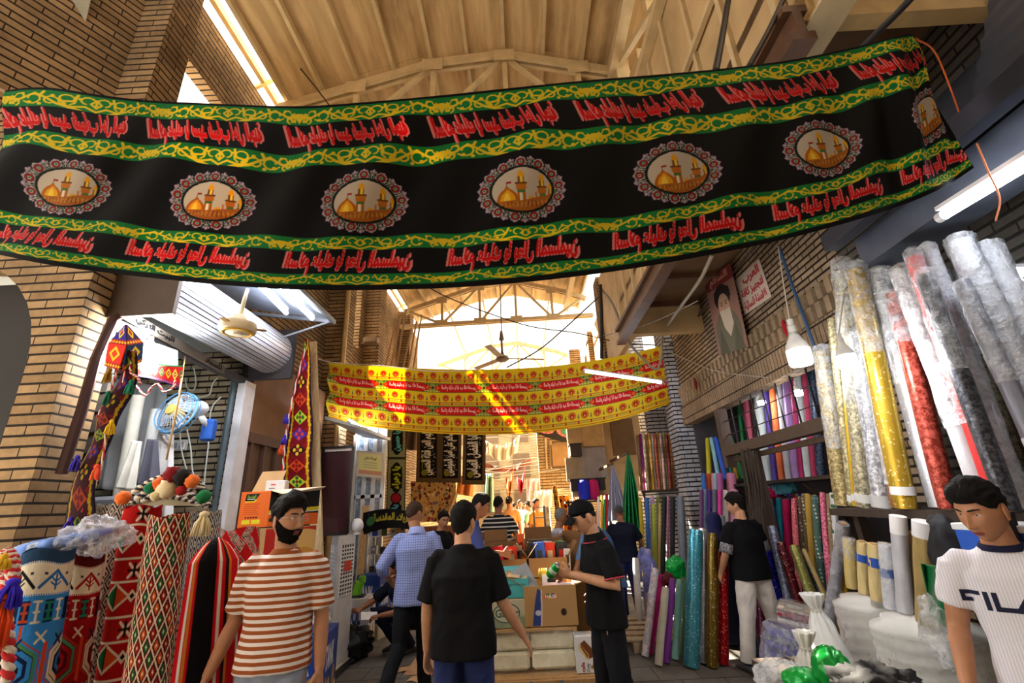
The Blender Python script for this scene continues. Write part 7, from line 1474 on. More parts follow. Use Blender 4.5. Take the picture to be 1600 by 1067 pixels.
# plank base and film-wrapped lower cartons
p = aY(852, 1050, 4.55)
CX, CY = aY(852, 1000, 4.6).x, 4.75
t = thing('hand_cart', 'wooden plank cart bed at the bottom of the picture under the boxes', 'cart', (CX-.02, CY, 0)); PW2 = mat((176, 134, 84), .75, kind='wood', name='cart_wood')
for k in range(5): obj('plank', MB().box((0, -.40+k*.22, .335), (1.12, .20, .03), bev=.004), PW2, t)
obj('front_board', MB().box((0, -.52, .28), (1.14, .03, .13), bev=.004), PW2, t); obj('rear_board', MB().box((0, .58, .28), (1.14, .03, .13), bev=.004), PW2, t)
for x in (-.12, .12): obj('metal_strap', MB().box((x, -.538, .28), (.03, .004, .13)), GREYM, t)
for x in (-.5, .5):
    for y in (-.35, .4): obj('wheel', MB().lathe([(.04, -.02), (.12, -.02), (.13, -.01), (.13, .01), (.12, .02), (.04, .02)], (x, y, .13), 20, Matrix.Rotation(PI/2, 3, 'Y')), mat((30, 30, 32), .7), t, smooth='auto'); obj('axle_bracket', MB().box((x*.92, y, .22), (.03, .06, .18)), GREYM, t)
z1 = aY(790, 982, 4.35).z
t = thing('wrapped_load', 'cloudy film-wrapped load of pale packs on the cart', 'load', (aY(828, 1000, 4.36).x, CY-.05, .355)); b = MB(); HH = z1-.36
for k in range(3):
    for j in range(2): obj('pack', MB().box((-.19+.38*j, 0, .08+k*.14), (.36, .66, .13), bev=.02), mat((236, 232, 206), .7, var=.08, vscale=3), t, smooth='auto')
def film(u, v):
    a = 2*PI*u; ca, sa = math.cos(a), math.sin(a); x = .405*math.copysign(abs(ca)**.35, ca); y = .40*math.copysign(abs(sa)**.35, sa); nn = noise.noise(Vector((x*5, y*5, v*4))); k = 1+.05*nn+.03*noise.noise(Vector((x*14, y*14, v*12))); return Vector((x*k, y*k, HH*v))
obj('film', MB().grid(film, 90, 26, True), plastic((244, 240, 214), .14, .12, 'cloudy_film'), t, smooth=True)
obj('top_board', MB().box((0, 0, HH-.012), (.78, .74, .02)), KRAFT, t)
TOPZ = z1
# green-lettered box with a turquoise open box on it
c = label_canvas((196, 190, 160), 120, 80); c.rect(0, 44, 120, 80, (170, 176, 146))
for x in range(0, 120, 4): c.rect(x, 50, x+2, 80, (96, 130, 104))
c.ell(60, 38, 34, 28, (60, 90, 70)); c.ell(60, 38, 31, 25, (200, 196, 170)); c.text(fatten(glyphs('Galler', 50, .0), 2), 32, 26, 92, 50, (70, 100, 80)); c.text(glyphs('New', 30, .02), 50, 14, 70, 24, (80, 110, 90))
BX = aY(792, 950, 4.3)
t = carton('cardboard_box', 'pale green-lettered box on the cart in front of the black T-shirt', (aY(790, 950, 4.36).x, 4.55, TOPZ+.002), (.40, .38, .205), .03, mat((196, 188, 156), .8, kind='card'), openb=False, face=c); b1 = t
c = label_canvas((80, 176, 180), 120, 70); c.text(fatten(glyphs('lightman', 40, .0), 1), 66, 16, 112, 28, (40, 90, 90)); c.poly([(4, 20), (56, 18), (70, 58), (8, 60)], (16, 26, 26))
carton('cardboard_box', 'turquoise open box on top of the green-lettered box', (b1.location.x+.0, 4.55, TOPZ+.217), (.41, .36, .145), -.02, mat((70, 160, 166), .7, kind='card'), flaps=(0, .25, 0, 0), face=c)
o = obj('cardboard_sheet', MB().box((0, 0, 0), (.30, .24, .006), Matrix.Rotation(.12, 3, 'Y')), mat((206, 180, 136), .85, kind='card'), label='tan cardboard sheet lying on the turquoise box', cat='cardboard'); o.location = (b1.location.x-.02, 4.50, TOPZ+.385)
# kraft box in front with a blue wedge mark
c = label_canvas((178, 138, 88), 130, 90)
c.poly([(18, 88), (26, 40), (34, 6), (42, 10), (40, 60), (38, 88)], (46, 66, 130)); c.line([(44, 10), (43, 50), (40, 88)], 2, (220, 214, 220)); c.ell(34, 60, 8, 6, (200, 200, 214)); 
for k, col in enumerate(((200, 40, 40), (40, 120, 60), (220, 160, 30), (70, 60, 160), (200, 80, 40))): c.ell(54+k*6, 25-(k % 2)*2, 5, 5, col)
c.text(glyphs('NASB', 20, .03), 52, 21, 82, 29, (230, 220, 200)); c.ell(96, 60, 7, 8, (50, 30, 20))
X2 = aY(862, 950, 4.3).x
kb = carton('cardboard_box', 'brown carton with a blue wedge mark and a hand hole, on the cart', (X2, 4.55, TOPZ+.002), (.44, .40, .30), -.02, KRAFT, flaps=(0, 0, .5, .3), face=c)
GD = 'goods in the brown carton'
kz = TOPZ+.05
def smallbox(label, c, size, col, rot=(0, 0, 0), accents=(), group=None, name='packet', cat='packet'):
    t = thing(name, label, cat, c, 0, group, rot=rot); obj('pack', MB().box((0, 0, size[2]/2), size, bev=min(size)*.06), mat(col, .45), t)
    for (cx, cz, wx, hz, ac) in accents: obj('printed_panel', MB().box((cx*size[0], -size[1]/2-.001, size[2]*(.5+cz)), (wx*size[0], .002, hz*size[2])), mat(ac, .45), t)
    return t
smallbox('grey catalogue with a cream strip leaning out of the brown carton', (X2-.13, 4.50, kz+.12), (.16, .03, .30), (150, 158, 166), (-.25, -.45, .1), [(-.1, .12, .5, .16, (226, 206, 160)), (0, -.2, .7, .3, (190, 196, 200))])
smallbox('white packet with a black oval in the brown carton', (X2+.03, 4.62, kz+.1), (.17, .03, .2), (222, 220, 222), (-.3, 0, 0), [(.0, .25, .45, .16, (16, 16, 18))]); smallbox('red packet in front of the white one in the brown carton', (X2+.03, 4.50, kz+.1), (.15, .04, .13), (206, 30, 36), (-.2, 0, .05), [(0, .1, .6, .3, (236, 180, 60)), (.1, -.2, .4, .3, (240, 220, 220))])
smallbox('pink and white packet at the right in the brown carton', (X2+.13, 4.48, kz+.12), (.13, .04, .13), (226, 210, 220), (-.15, 0, -.1), [(0, .2, .8, .2, (220, 80, 110))]); smallbox('brown card insert standing in the brown carton', (X2+.10, 4.66, kz+.1), (.12, .02, .22), (122, 78, 50), (0, .05, 0), [(.2, .3, .2, .15, (80, 50, 30))])
b = MB()
for k in range(4): b.tube([(k*.018, 0, 0), (k*.02-.004, -.01, .05), (k*.022, .01, .10)], [.008, .012, .006], 8)
o = obj('banana_bunch', b, mat((206, 170, 40), .6), smooth=True, label='small yellow bunch standing behind the grey catalogue', cat='fruit'); o.location = (X2-.07, 4.72, kz+.24)
# white box with a cake picture, right front of the load
c = label_canvas((226, 224, 222), 60, 130); c.poly([(12, 30), (30, 14), (52, 46), (52, 76), (34, 84), (10, 44)], (120, 64, 34)); c.poly([(12, 30), (16, 27), (40, 66), (40, 82), (34, 84), (10, 44)], (226, 190, 120)); c.poly([(16, 36), (20, 34), (38, 68), (36, 78)], (120, 64, 34)); c.text(fatten(np.rot90(glyphs('cafe', 40, .02)), 1), 14, 92, 26, 126, (140, 40, 40)); c.text(np.rot90(glyphs('Only', 40, .02)), 30, 96, 44, 126, (40, 40, 50)); c.ell(48, 110, 5, 7, (170, 130, 60))
px_, pz_ = aY(912, 1045, 4.34), aY(912, 992, 4.34)
t = thing('printed_box', 'tall white box with a cake picture on the cart corner', 'box', (px_.x+.02, 4.38, .356)); Hc = pz_.z-.356
obj('carton', MB().box((0, 0, Hc/2), (.155, .16, Hc)), mat((226, 224, 222), .6), t); flatsheet('printed_face', c, (-.0775, -.082, Hc), (.0775, -.082, Hc), (-.0775, -.082, 0), painted(.6, 'printed_card'), t, thick=.002)
# upper row of brown cartons with goods, behind
ZB = aY(800, 905, 5.35).z
t = thing('stall_table', 'rough table behind the cart carrying the open brown cartons', 'table', (aY(828, 900, 5.6).x, 5.56, 0)); obj('table_top', MB().box((0, 0, ZB-.02), (.94, .5, .03)), PW2, t); [obj('leg', MB().box((x, y, (ZB-.035)/2), (.05, .05, ZB-.035)), PW2, t) for x in (-.42, .42) for y in (-.2, .2)]
UB = [('open brown carton of red goods behind the turquoise box', 797, .39), ('open brown carton of mixed packets behind the blue-marked carton', 857, .42)]
for lab, px, wd in UB: carton('cardboard_box', lab, (aY(px, 900, 5.5).x, 5.55, ZB), (wd, .42, .19), 0, KRD, flaps=(0, .95, .9, .9))
carton('cardboard_box', 'tall brown carton standing open far behind the red goods', (aY(776, 850, 6.2).x, 6.2, 0), (.3, .3, 1.22), .1, KRD, flaps=(.0, 1.3, .4, .4)); carton('cardboard_box', 'round-flapped brown carton in front of the grey-haired man', (aY(842, 845, 6.05).x, 6.05, 0), (.34, .3, 1.23), 0, KRD, flaps=(.0, 1.4, .4, .4))
carton('cardboard_box', 'brown carton right of the round-flapped one, spilling cloth', (aY(868, 850, 5.95).x+.26, 6.0, 0), (.34, .3, 1.18), -.1, KRD, flaps=(0, 1.2, 0, .9))
rr = random.Random(21); cols = [('dark red', (130, 14, 20)), ('scarlet', (200, 40, 24)), ('orange', (224, 90, 30)), ('black', (24, 22, 24)), ('white', (220, 216, 212)), ('blue', (40, 80, 170)), ('brown', (90, 54, 34)), ('cream', (214, 190, 140)), ('crimson', (170, 10, 40)), ('charcoal', (50, 50, 54))]
GP = [(782, 872, .12, .16, 8, 'big dark red gift bag'), (801, 868, .13, .15, 1, 'scarlet tin with a white star'), (814, 858, .08, .2, 2, 'orange topped bottle pack'), (806, 846, .09, .09, 7, 'cream ribbon pack'), (826, 870, .09, .18, 3, 'black slim pack'), (835, 866, .08, .16, 2, 'orange and white tub'), (846, 872, .11, .18, 5, 'blue and white picture pack'), (860, 872, .11, .17, 1, 'red pack with white rings'), (876, 872, .12, .17, 9, 'charcoal pack with a grey dome picture'), (852, 850, .10, .12, 4, 'white card pack'), (868, 852, .12, .06, 0, 'dark red flat pack'), (820, 880, .08, .1, 6, 'brown pack with white lettering'), (792, 850, .10, .08, 8, 'crimson box lying flat'), (884, 862, .07, .1, 4, 'white carton stub'), (840, 852, .06, .1, 7, 'cream jar pack')]
for i, (px, py, wd, ht, ci, nm) in enumerate(GP):
    Y = 5.38+.05*(i % 3)+(.14 if py < 860 else 0); p = aY(px, py, Y); smallbox('%s in the open brown cartons of mixed goods' % nm, (p.x, Y, ZB+.012+(.06 if py < 860 else 0)), (wd, .05, ht+.15), cols[ci][1], (-.12+.05*(i % 3), .06*((i % 5)-2), .15*((i % 3)-1)), [(0, .1, .5, .3, cols[(ci*3+4) % 10][1]), (0, -.25, .7, .15, cols[(ci+6) % 10][1])], 'goods in the open brown cartons')
crumple('green_toy', 'lime green toy figure lying over the brown carton', aY(872, 850, 5.6), (.09, .03, .035), mat((120, 190, 90), .5), 31, .4, 3, 'toy', 24)
t = thing('glass_case', 'small glass case standing among the cartons before the grey-haired man', 'case', aY(843, 856, 5.8)); obj('case_frame', MB().box((0, 0, .09), (.24, .05, .012)).box((-.12, 0, 0), (.012, .05, .19)).box((.12, 0, 0), (.012, .05, .19)).box((0, 0, -.09), (.24, .05, .012)), mat((120, 110, 96), .5), t); obj('pane', MB().box((0, 0, 0), (.23, .008, .17)), plastic((190, 200, 200), .5, .1, 'pane_glass'), t)
# ---- left centre: cartons, air cooler, board, tools
c = label_canvas((224, 106, 36), 90, 120); c.poly([(16, 8), (58, 8), (48, 26), (42, 32), (14, 32)], (22, 22, 22)); c.poly([(14, 32), (42, 32), (48, 26), (50, 28), (44, 36), (14, 36)], (214, 200, 40)); c.text(fatten(glyphs('العاصفة', 40, .02, True), 1), 20, 12, 46, 22, (130, 180, 40)); c.rect(20, 24, 44, 27, (200, 200, 190))
for k in range(6): c.rect(14, 42+k*6.5, 62-(k*7 % 11), 44+k*6.5, (176, 70, 26))
for k in range(5): c.ell(22+k*8, 87, 3, 3, (70, 30, 20))
c.rect(12, 94, 36, 108, (220, 206, 40)); c.rect(40, 94, 66, 108, (220, 206, 40)); c.rect(78, 0, 79, 120, (200, 90, 30))
c2 = label_canvas((24, 22, 22), 90, 120); c2.text(fatten(glyphs('شاشة', 40, .03, True), 1), 12, 10, 62, 40, (150, 150, 20)); c2.text(glyphs('BOX 240', 30, .03), 10, 44, 54, 56, (214, 214, 206)); c2.poly([(0, 66), (90, 58), (90, 70), (0, 76)], (220, 206, 40)); c2.poly([(0, 76), (90, 70), (90, 74), (0, 80)], (220, 216, 206)); c2.rect(0, 80, 90, 120, (224, 106, 36)); c2.poly([(2, 92), (28, 88), (24, 100), (2, 104)], (40, 36, 36))
zo, zu = aY(400, 824, 4.5).z, aY(400, 768, 4.5).z; xo0, xo1, xo2 = aY(374, 800, 4.5).x, aY(420, 800, 4.5).x, aY(468, 800, 4.7).x
t = thing('appliance_carton', 'orange and black appliance carton with open flaps behind the striped shirt', 'box', (xo0, 4.5, 0)); w0 = xo1-xo0; dv = Vector((.34, .30, 0)); hb = zu-zo
obj('carton', MB().poly([(0, 0, zo), (w0, 0, zo), (w0+dv.x, dv.y, zo), (dv.x, dv.y, zo)], (0, 0, hb)), mat((200, 150, 90), .8, kind='card'), t)
flatsheet('printed_face', c, (0, -.003, zu), (w0, -.003, zu), (0, -.003, zo), painted(.6, 'printed_card'), t, thick=.002); flatsheet('printed_face', c2, (w0+.002, -.003, zu), (w0+dv.x+.002, dv.y-.003, zu), (w0+.002, -.003, zo), painted(.6, 'printed_card'), t, thick=.002)
obj('flap', MB().poly([(.02, .12, zu), (w0+.0, .12, zu), (w0+.02, .2, zu+.2), (.06, .2, zu+.2)], (0, .005, 0)), mat((186, 146, 100), .85, kind='card'), t); obj('flap', MB().poly([(w0, 0, zu), (w0+dv.x, dv.y, zu), (w0+dv.x+.12, dv.y-.16, zu+.02), (w0+.16, -.10, zu-.04)], (0, 0, .005)), mat((222, 206, 176), .85, kind='card'), t)
t = thing('appliance_carton', 'brown carton with a red arc print under the orange carton', 'box', (xo0-.02, 4.49, 0)); c = label_canvas((206, 170, 110), 90, 120); c.rect(0, 0, 90, 120, (190, 40, 34)); c.ell(70, 60, 56, 56, (222, 180, 110)); c.ell(70, 70, 30, 34, (206, 150, 60)); c.rect(20, 30, 24, 44, (220, 200, 180))
obj('carton', MB().poly([(0, 0, .01), (w0+.02, 0, .01), (w0+dv.x+.02, dv.y, .01), (dv.x, dv.y, .01)], (0, 0, zo-.02)), mat((184, 150, 100), .85, kind='card'), t); flatsheet('printed_face', c, (w0+.022, -.003, zo-.02), (w0+dv.x+.02, dv.y-.003, zo-.02), (w0+.022, -.003, zo-.62), painted(.6, 'printed_card'), t, thick=.002)
o = smallbox('small white carton standing on the orange carton', (aY(436, 752, 4.7).x, 4.68, zu+.004), (.18, .14, aY(436, 752, 4.7).z-zu), (222, 222, 224), (0, 0, .2), [(-.1, .1, .25, .12, (210, 60, 60)), (-.15, -.25, .3, .1, (120, 120, 130))])
# plank, pole, maroon board, cooler
obj('timber_plank', MB().beam(aY(513, 935, 4.9)*Vector((1, 1, 0)) if False else (aY(513, 935, 5.3).x, 5.3, 0), aY(487, 535, 5.8), .13, .035, (0, 1, 0)), mat((206, 180, 136), .7, kind='wood', name='pale_timber'), label='long pale timber plank leaning by the red embroidered strip', cat='plank')
obj('steel_pole', MB().tube([(-3.06, 7.55, 0), (-3.06, 7.55, 6.2)], .045, 12), mat((176, 146, 96), .4, .4), label='tall tan steel pole at the left wall behind the plank', cat='pole')
q0, q1 = aY(506, 700, 6.0), aY(552, 702, 6.0); zb = aY(530, 834, 6.0).z
t = thing('notice_board', 'dark maroon board in a black frame standing on the air cooler', 'board'); obj('panel', MB().span((q0.x, 6.0, zb), (q1.x, 6.03, q0.z-.05)), mat((58, 12, 20), .6), t); b = MB()
for a, d in (((q0.x, 0, zb), (q1.x, 0, zb)), ((q0.x, 0, q0.z), (q1.x, 0, q0.z)), ((q0.x, 0, zb), (q0.x, 0, q0.z)), ((q1.x, 0, zb), (q1.x, 0, q0.z))): b.beam((a[0], 5.995, a[2]), (d[0], 5.995, d[2]), .03, .03, (0, 1, 0))
obj('frame', b, mat((20, 18, 20), .5), t); obj('torn_paper', MB().span((q0.x+.02, 6.0, q0.z-.06), (q1.x-.02, 6.012, q0.z-.01)), mat((214, 206, 200), .8), t)
# air cooler (two visible faces, louvres)
ca, cb, cc2 = aY(508, 840, 5.85), aY(529, 838, 5.75), aY(558, 836, 6.15); zt_ = aY(530, 838, 5.75).z-.005; t = thing('air_cooler', 'white evaporative air cooler with louvred sides and a red sticker', 'air cooler'); base = [(ca.x, 6.05, 0), (cb.x, 5.75, 0), (cc2.x, 6.1, 0), (ca.x+.15, 6.4, 0)]
obj('body', MB().poly([(x, y, .06) for x, y, _ in base], (0, 0, zt_-.06)), mat((214, 218, 224), .4), t)
def facepts(i, j, u, z): a, b2 = Vector(base[i]), Vector(base[j]); n = (b2-a).cross(Vector((0, 0, 1))).normalized(); return a.lerp(b2, u)+Vector((0, 0, z))+n*.004
for nm, i, j, u0, u1 in (('louvre_panel', 0, 1, .12, .88), ('louvre_panel', 1, 2, .22, .92)):
    b = MB(); b.add([facepts(i, j, u0, zt_*.53), facepts(i, j, u1, zt_*.53), facepts(i, j, u1, zt_*.93), facepts(i, j, u0, zt_*.93)], [(0, 1, 2, 3)]); obj(nm, b, mat((44, 46, 50), .6), t); b = MB()
    for k in range(13): z = zt_*(.54+.03*k); b.beam(facepts(i, j, u0, z), facepts(i, j, u1, z), .012, .018)
    for k in range(6): u = u0+(u1-u0)*k/5; b.beam(facepts(i, j, u, zt_*.53), facepts(i, j, u, zt_*.93), .012, .01)
    obj('louvres', b, mat((220, 222, 226), .4), t)
b = MB(); b.add([facepts(1, 2, .4, zt_*.72)+Vector((.01, -.012, 0)), facepts(1, 2, .82, zt_*.72)+Vector((.01, -.012, 0)), facepts(1, 2, .82, zt_*.80)+Vector((.01, -.012, 0)), facepts(1, 2, .4, zt_*.80)+Vector((.01, -.012, 0))], [(0, 1, 2, 3)]); obj('sticker', b, mat((210, 60, 40), .5), t, label='red sticker')
for x, y, _ in base: obj('caster', MB().ell((x*.98, y+.04, .03), (.03, .03, .03), 10, 8), mat((30, 30, 32), .6), t, smooth=True)
t = thing('round_lamp', 'round white plastic lamp on the air cooler beside the maroon board', 'lamp', (cc2.x-.0, 6.12, zt_+.002)); obj('globe', MB().ell((0, 0, .10), (.08, .08, .09), 18, 12), mat((226, 228, 232), .3), t, smooth=True); obj('lamp_base', MB().lathe([(.05, 0), (.05, .02), (.02, .03)], n=16), WHITEP, t, smooth='auto')
# tool boxes and clutter at the crouching man
def printbox(label, c, size, rz, bg, tx, tc, group=None):
    cv_ = label_canvas(bg, 110, 70); cv_.rect(0, 52, 110, 70, (206, 196, 170)); cv_.text(fatten(glyphs(tx, 40, .03), 1), 12, 12, 80, 34, tc); cv_.ell(26, 48, 9, 8, (200, 150, 60)); cv_.ell(48, 50, 9, 8, (210, 170, 90)); cv_.ell(84, 46, 12, 10, (180, 140, 60))
    t = thing('tool_carton', label, 'box', c, rz, group); x, y, z = size; obj('carton', MB().box((0, 0, z/2), size, bev=.004), mat(bg, .6), t); flatsheet('printed_face', cv_, (-x/2, -y/2-.003, z), (x/2, -y/2-.003, z), (-x/2, -y/2-.003, 0), painted(.6, 'printed_card'), t, thick=.002); flatsheet('printed_face', cv_, (x/2+.003, -y/2, z), (x/2+.003, y/2, z), (x/2+.003, -y/2, 0), painted(.6, 'printed_card'), t, thick=.002); return t
p = aZ(505, 1050, .25); printbox('blue printed tool carton behind the striped shirt man', (p.x-.12, 4.9, 0), (.42, .5, .62), .15, (36, 66, 150), 'TANK', (226, 226, 230)); crumple('clear_bag', 'crumpled white bag lying on the blue tool carton', (p.x-.12, 4.9, .70), (.16, .18, .09), WRAPH, 41, .4, 4)
p = aY(586, 925, 7.3); printbox('second blue tool carton beside the crouching man', (p.x-.02, 7.32, 0), (.36, .36, .80), -.2, (40, 72, 160), 'TANK', (226, 226, 230)); printbox('white and blue flat carton stacked before the air cooler', (aY(560, 940, 6.6).x-.05, 6.75, 0), (.36, .4, .60), .1, (206, 210, 222), 'TOOL', (40, 70, 150))
t = thing('power_tool', 'lime green power tool lying on the flat carton', 'tool', (aY(551, 935, 6.5).x, 6.68, .61)); LG = mat((110, 190, 40), .45); obj('body', MB().box((0, 0, .09), (.11, .09, .2), Matrix.Rotation(.3, 3, 'Y'), bev=.02).box((.05, 0, .2), (.09, .07, .1), bev=.02), LG, t, smooth='auto'); obj('grip', MB().tube([(-.05, 0, .03), (-.1, 0, .16), (-.06, 0, .24)], .02, 10), mat((26, 26, 28), .6), t, smooth=True); obj('tool_foot', MB().box((0, 0, .012), (.2, .12, .024), bev=.005), mat((40, 40, 44), .6), t)
crumple('tool_heap', 'black heap of tool parts on the pavement by the air cooler', (aY(550, 985, 6.3).x, 6.3, .16), (.22, .2, .16), mat((26, 26, 28), .6), 43, .5, 4, 'tools')
for i, (px, py, col, rz_, lab) in enumerate(((572, 982, (190, 196, 204), .3, 'grey sheet lying on the pavement near the tool heap'), (563, 1000, (60, 62, 66), -.2, 'dark flat folder on the pavement by the crouching man'), (585, 970, (210, 212, 216), .6, 'pale flat folder leaning at the crouching man'))):
    p = aZ(px, py, .03); o = obj('flat_folder', MB().box((0, 0, 0), (.26, .2, .02), bev=.003), mat(col, .5), label=lab, cat='folder'); o.location = (p.x, p.y, .012+.0); o.rotation_euler = (0, 0, rz_)
p = aY(577, 962, 6.15); t = thing('white_sheet', 'white paper sheet held low by the crouching man', 'paper', p, .4, rot=(.5, .1, .4)); obj('paper', MB().box((0, 0, 0), (.19, .13, .003)), mat((224, 224, 226), .7), t)
a, b2 = aZ(500, 1067, .04), aZ(572, 1003, .04); t = thing('floor_rail', 'long pale aluminium rail lying on the pavement', 'rail'); d = (b2-a).normalized(); a2 = a-d*.6; obj('channel', MB().beam(a2, b2, .14, .05), mat((214, 204, 180), .5, .1), t); sd_ = d.cross(Vector((0, 0, 1))); obj('side_lip', MB().beam(a2+sd_*.075, b2+sd_*.075, .012, .08), mat((70, 72, 78), .5, .4), t); obj('end_clip', MB().box(b2+Vector((-.02, -.05, .05)), (.06, .05, .05), bev=.01), mat((224, 110, 30), .5), t)
for i, (px, py) in enumerate(((640, 1046), (655, 1060), (690, 1000))):
    p = aZ(px, py, .004); o = obj('scrap_paper', MB().grid(lambda u, v: Vector(((u-.5)*.22, (v-.5)*.16, .004+.012*math.sin(u*4+v*3)**2)), 8, 8), mat((196, 156, 110), .9), smooth=True, label=('torn tan scrap of card on the pavement by the walking man', 'second tan scrap on the pavement, nearer the cart', 'small tan scrap farther along the pavement')[i], cat='scrap', group='card scraps on the pavement'); o.location = (p.x, p.y, .002); o.rotation_euler = (0, 0, i*1.1)
o = obj('tan_mat', MB().box((0, 0, .004), (.55, 1.5, .006)), mat((196, 152, 116), .9, var=.2), label='flattened tan cardboard lying on the pavement beside the cart', cat='cardboard'); p = aZ(690, 1020, 0); o.location = (p.x, p.y, .002)
# ---- shopfront behind: white door frames, sign, clothes, baskets
t = thing('white_shopfront', 'white aluminium shopfront with glass panes behind the framed notice', 'shopfront'); AL = mat((214, 220, 228), .35, .2); x0, x1 = aY(557, 700, 8.2).x, aY(600, 700, 8.2).x; b = MB()
for x in np.linspace(x0, x1, 4): b.span((x-.035, 8.2, 0), (x+.035, 8.26, 3.3))
for z in (.05, 1.9, 3.25): b.span((x0, 8.2, z-.03), (x1, 8.26, z+.03))
obj('frame', b, AL, t); obj('pane', MB().span((x0, 8.225, .05), (x1, 8.235, 3.25)), plastic((150, 176, 206), .55, .1, 'blue_glass'), t)
c = label_canvas((214, 206, 196), 90, 84); c.rect(8, 8, 82, 74, (228, 222, 150)); c.rect(8, 62, 82, 74, (214, 150, 110)); c.text(fatten(glyphs('لوحة اعلان', 40, .02, True), 1), 26, 18, 66, 30, (90, 80, 50))
for k in range(3): c.rect(24, 36+k*8, 68, 38+k*8, (170, 160, 110))
flatsheet('framed_notice', c, aY(557, 703, 7.9), aY(600, 707, 7.9), aY(557, 744, 7.9), painted(.5, 'notice_paper'), thick=.03, label='yellow printed notice in a pale frame hanging on the white shopfront', cat='notice')
t = thing('small_canopy', 'white lit canopy over the shopfront beneath the yellow banner', 'canopy'); p0, p1 = aY(512, 652, 7.3), aY(608, 690, 8.3); obj('sheet', MB().add([aY(508, 650, 6.9), aY(560, 664, 6.9), aY(610, 684, 8.12), aY(570, 680, 8.12), aY(508, 655, 6.9), aY(560, 669, 6.9), aY(610, 688, 8.12), aY(570, 684, 8.12)], [(3, 2, 1, 0), (4, 5, 6, 7), (0, 1, 5, 4), (1, 2, 6, 5), (2, 3, 7, 6), (3, 0, 4, 7)]), mat((206, 220, 232), .4), t); obj('post', MB().beam(aY(556, 680, 8.1), aY(556, 700, 8.1)-Vector((0, 0, 3)), .05, .05), AL, t)
tube_lamp('tube lamp glowing under the small white canopy on the left', aY(545, 661, 7.0), aY(572, 675, 8.2), .03, 30)
c = Canvas(110, 46, (18, 18, 22)); c.text(fatten(glyphs('كربلاء المقدسة', 40, .02, True), 1), 20, 8, 92, 32, (196, 186, 60)); c.ell(16, 22, 8, 10, (60, 120, 70)); c.ell(96, 22, 8, 10, (60, 120, 70))
u = np.linspace(0, 1, 110); tp = np.array([np3(aY(568+88*a, 801-8*math.sin(a*PI)+4*a, 7.75-.18*math.sin(a*PI))) for a in u]); bt = np.array([np3(aY(566+88*a, 836-8*math.sin(a*PI)-6*a, 7.75-.22*math.sin(a*PI))) for a in u]); v = np.linspace(0, 1, 46)[:, None, None]
sheet('printed_cloth', c, tp[None]*(1-v)+bt[None]*v, painted(.8, 'hanging_cloth'), thick=.01, label='black cloth with yellow script draped over the wire rack', cat='cloth')
t = thing('wire_rack', 'white wire rack of small goods beneath the black draped cloth', 'rack'); xa, xb = aY(575, 850, 7.7).x, aY(632, 850, 7.7).x; b = MB()
for x in (xa, xb):
    for y in (7.7, 8.05): b.span((x-.012, y-.012, 0), (x+.012, y+.012, 1.62))
for z in (.75, 1.02, 1.28, 1.55): b.beam((xa, 7.7, z), (xb, 7.7, z), .012, .012); b.beam((xa, 8.05, z), (xb, 8.05, z), .012, .012); b.span((xa, 7.7, z-.006), (xb, 8.05, z))
obj('wire_frame', b, mat((206, 210, 214), .4, .3), t)
rr = random.Random(4); NM = ['black camera bag', 'grey pouch', 'blue pack', 'white tub', 'dark case', 'olive pouch', 'silver tin', 'brown purse', 'clear jar', 'black shoe box', 'green tin', 'tan case']; CO = [(24, 24, 28), (110, 110, 116), (40, 70, 190), (214, 214, 214), (34, 30, 30), (80, 84, 50), (170, 174, 180), (90, 56, 40), (190, 200, 206), (20, 20, 22), (40, 110, 60), (170, 130, 90)]
for k in range(12):
    z = (.752, 1.022, 1.282)[k % 3]; x = xa+.07+(xb-xa-.14)*(k//3)/3; o = smallbox('%s on the white wire rack' % NM[k], (x, 7.8+.02*(k % 2), z), (.085, .1, .1+.02*(k % 4)), CO[k], (0, 0, .3*((k % 3)-1)), [(0, .1, .5, .3, CO[(k+5) % 12])], 'small goods on the wire rack')
o = obj('chipboard_sheet', MB().beam((aY(561, 890, 7.4).x, 7.4, 0), (aY(572, 790, 7.85).x, 7.85, aY(572, 790, 7.85).z), .10, .03, (0, 1, 0)), mat((206, 170, 116), .8, kind='wood'), label='pale chipboard strip leaning beside the wire rack', cat='board')
o = obj('white_bin', MB().lathe([(.16, 0), (.19, .5), (.2, .52), (.17, .5), (.15, .06), (.003, .05)], n=24), mat((220, 222, 224), .5), smooth='auto', label='white plastic bin behind the second blue tool carton', cat='bin'); p = aY(566, 880, 7.6); o.location = (p.x, 7.65, .0)
# ---- farther stalls: goods wall, jewellery board, hangings, shutters on the right
c = Canvas(120, 90, (206, 166, 100)); r = random.Random(11)
for k in range(170): c.ell(r.random()*120, r.random()*90, 1.5+r.random()*2.5, 1.5+r.random()*2.5, r.choice([(120, 30, 30), (60, 40, 30), (180, 130, 60), (226, 206, 150), (150, 40, 60), (90, 90, 110)]))
flatsheet('goods_board', c, aY(642, 752, 11.6), aY(712, 752, 11.6), aY(642, 815, 11.6), painted(.7, 'goods_board'), thick=.05, label='board covered in small beads and trinkets below the black hangings', cat='board')
o = obj('stall_counter', MB().span((aY(640, 800, 11.5).x, 11.45, 0), (aY(714, 800, 11.5).x, 11.9, aY(680, 822, 11.5).z)), mat((140, 86, 50), .6, kind='wood'), label='brown wooden counter below the trinket board', cat='counter'); o = obj('slanted_batten', MB().beam(aY(694, 823, 11.46), aY(714, 770, 11.56), .06, .06), mat((206, 176, 126), .7, kind='wood'), label='slanted pale batten in front of the trinket board', cat='batten')
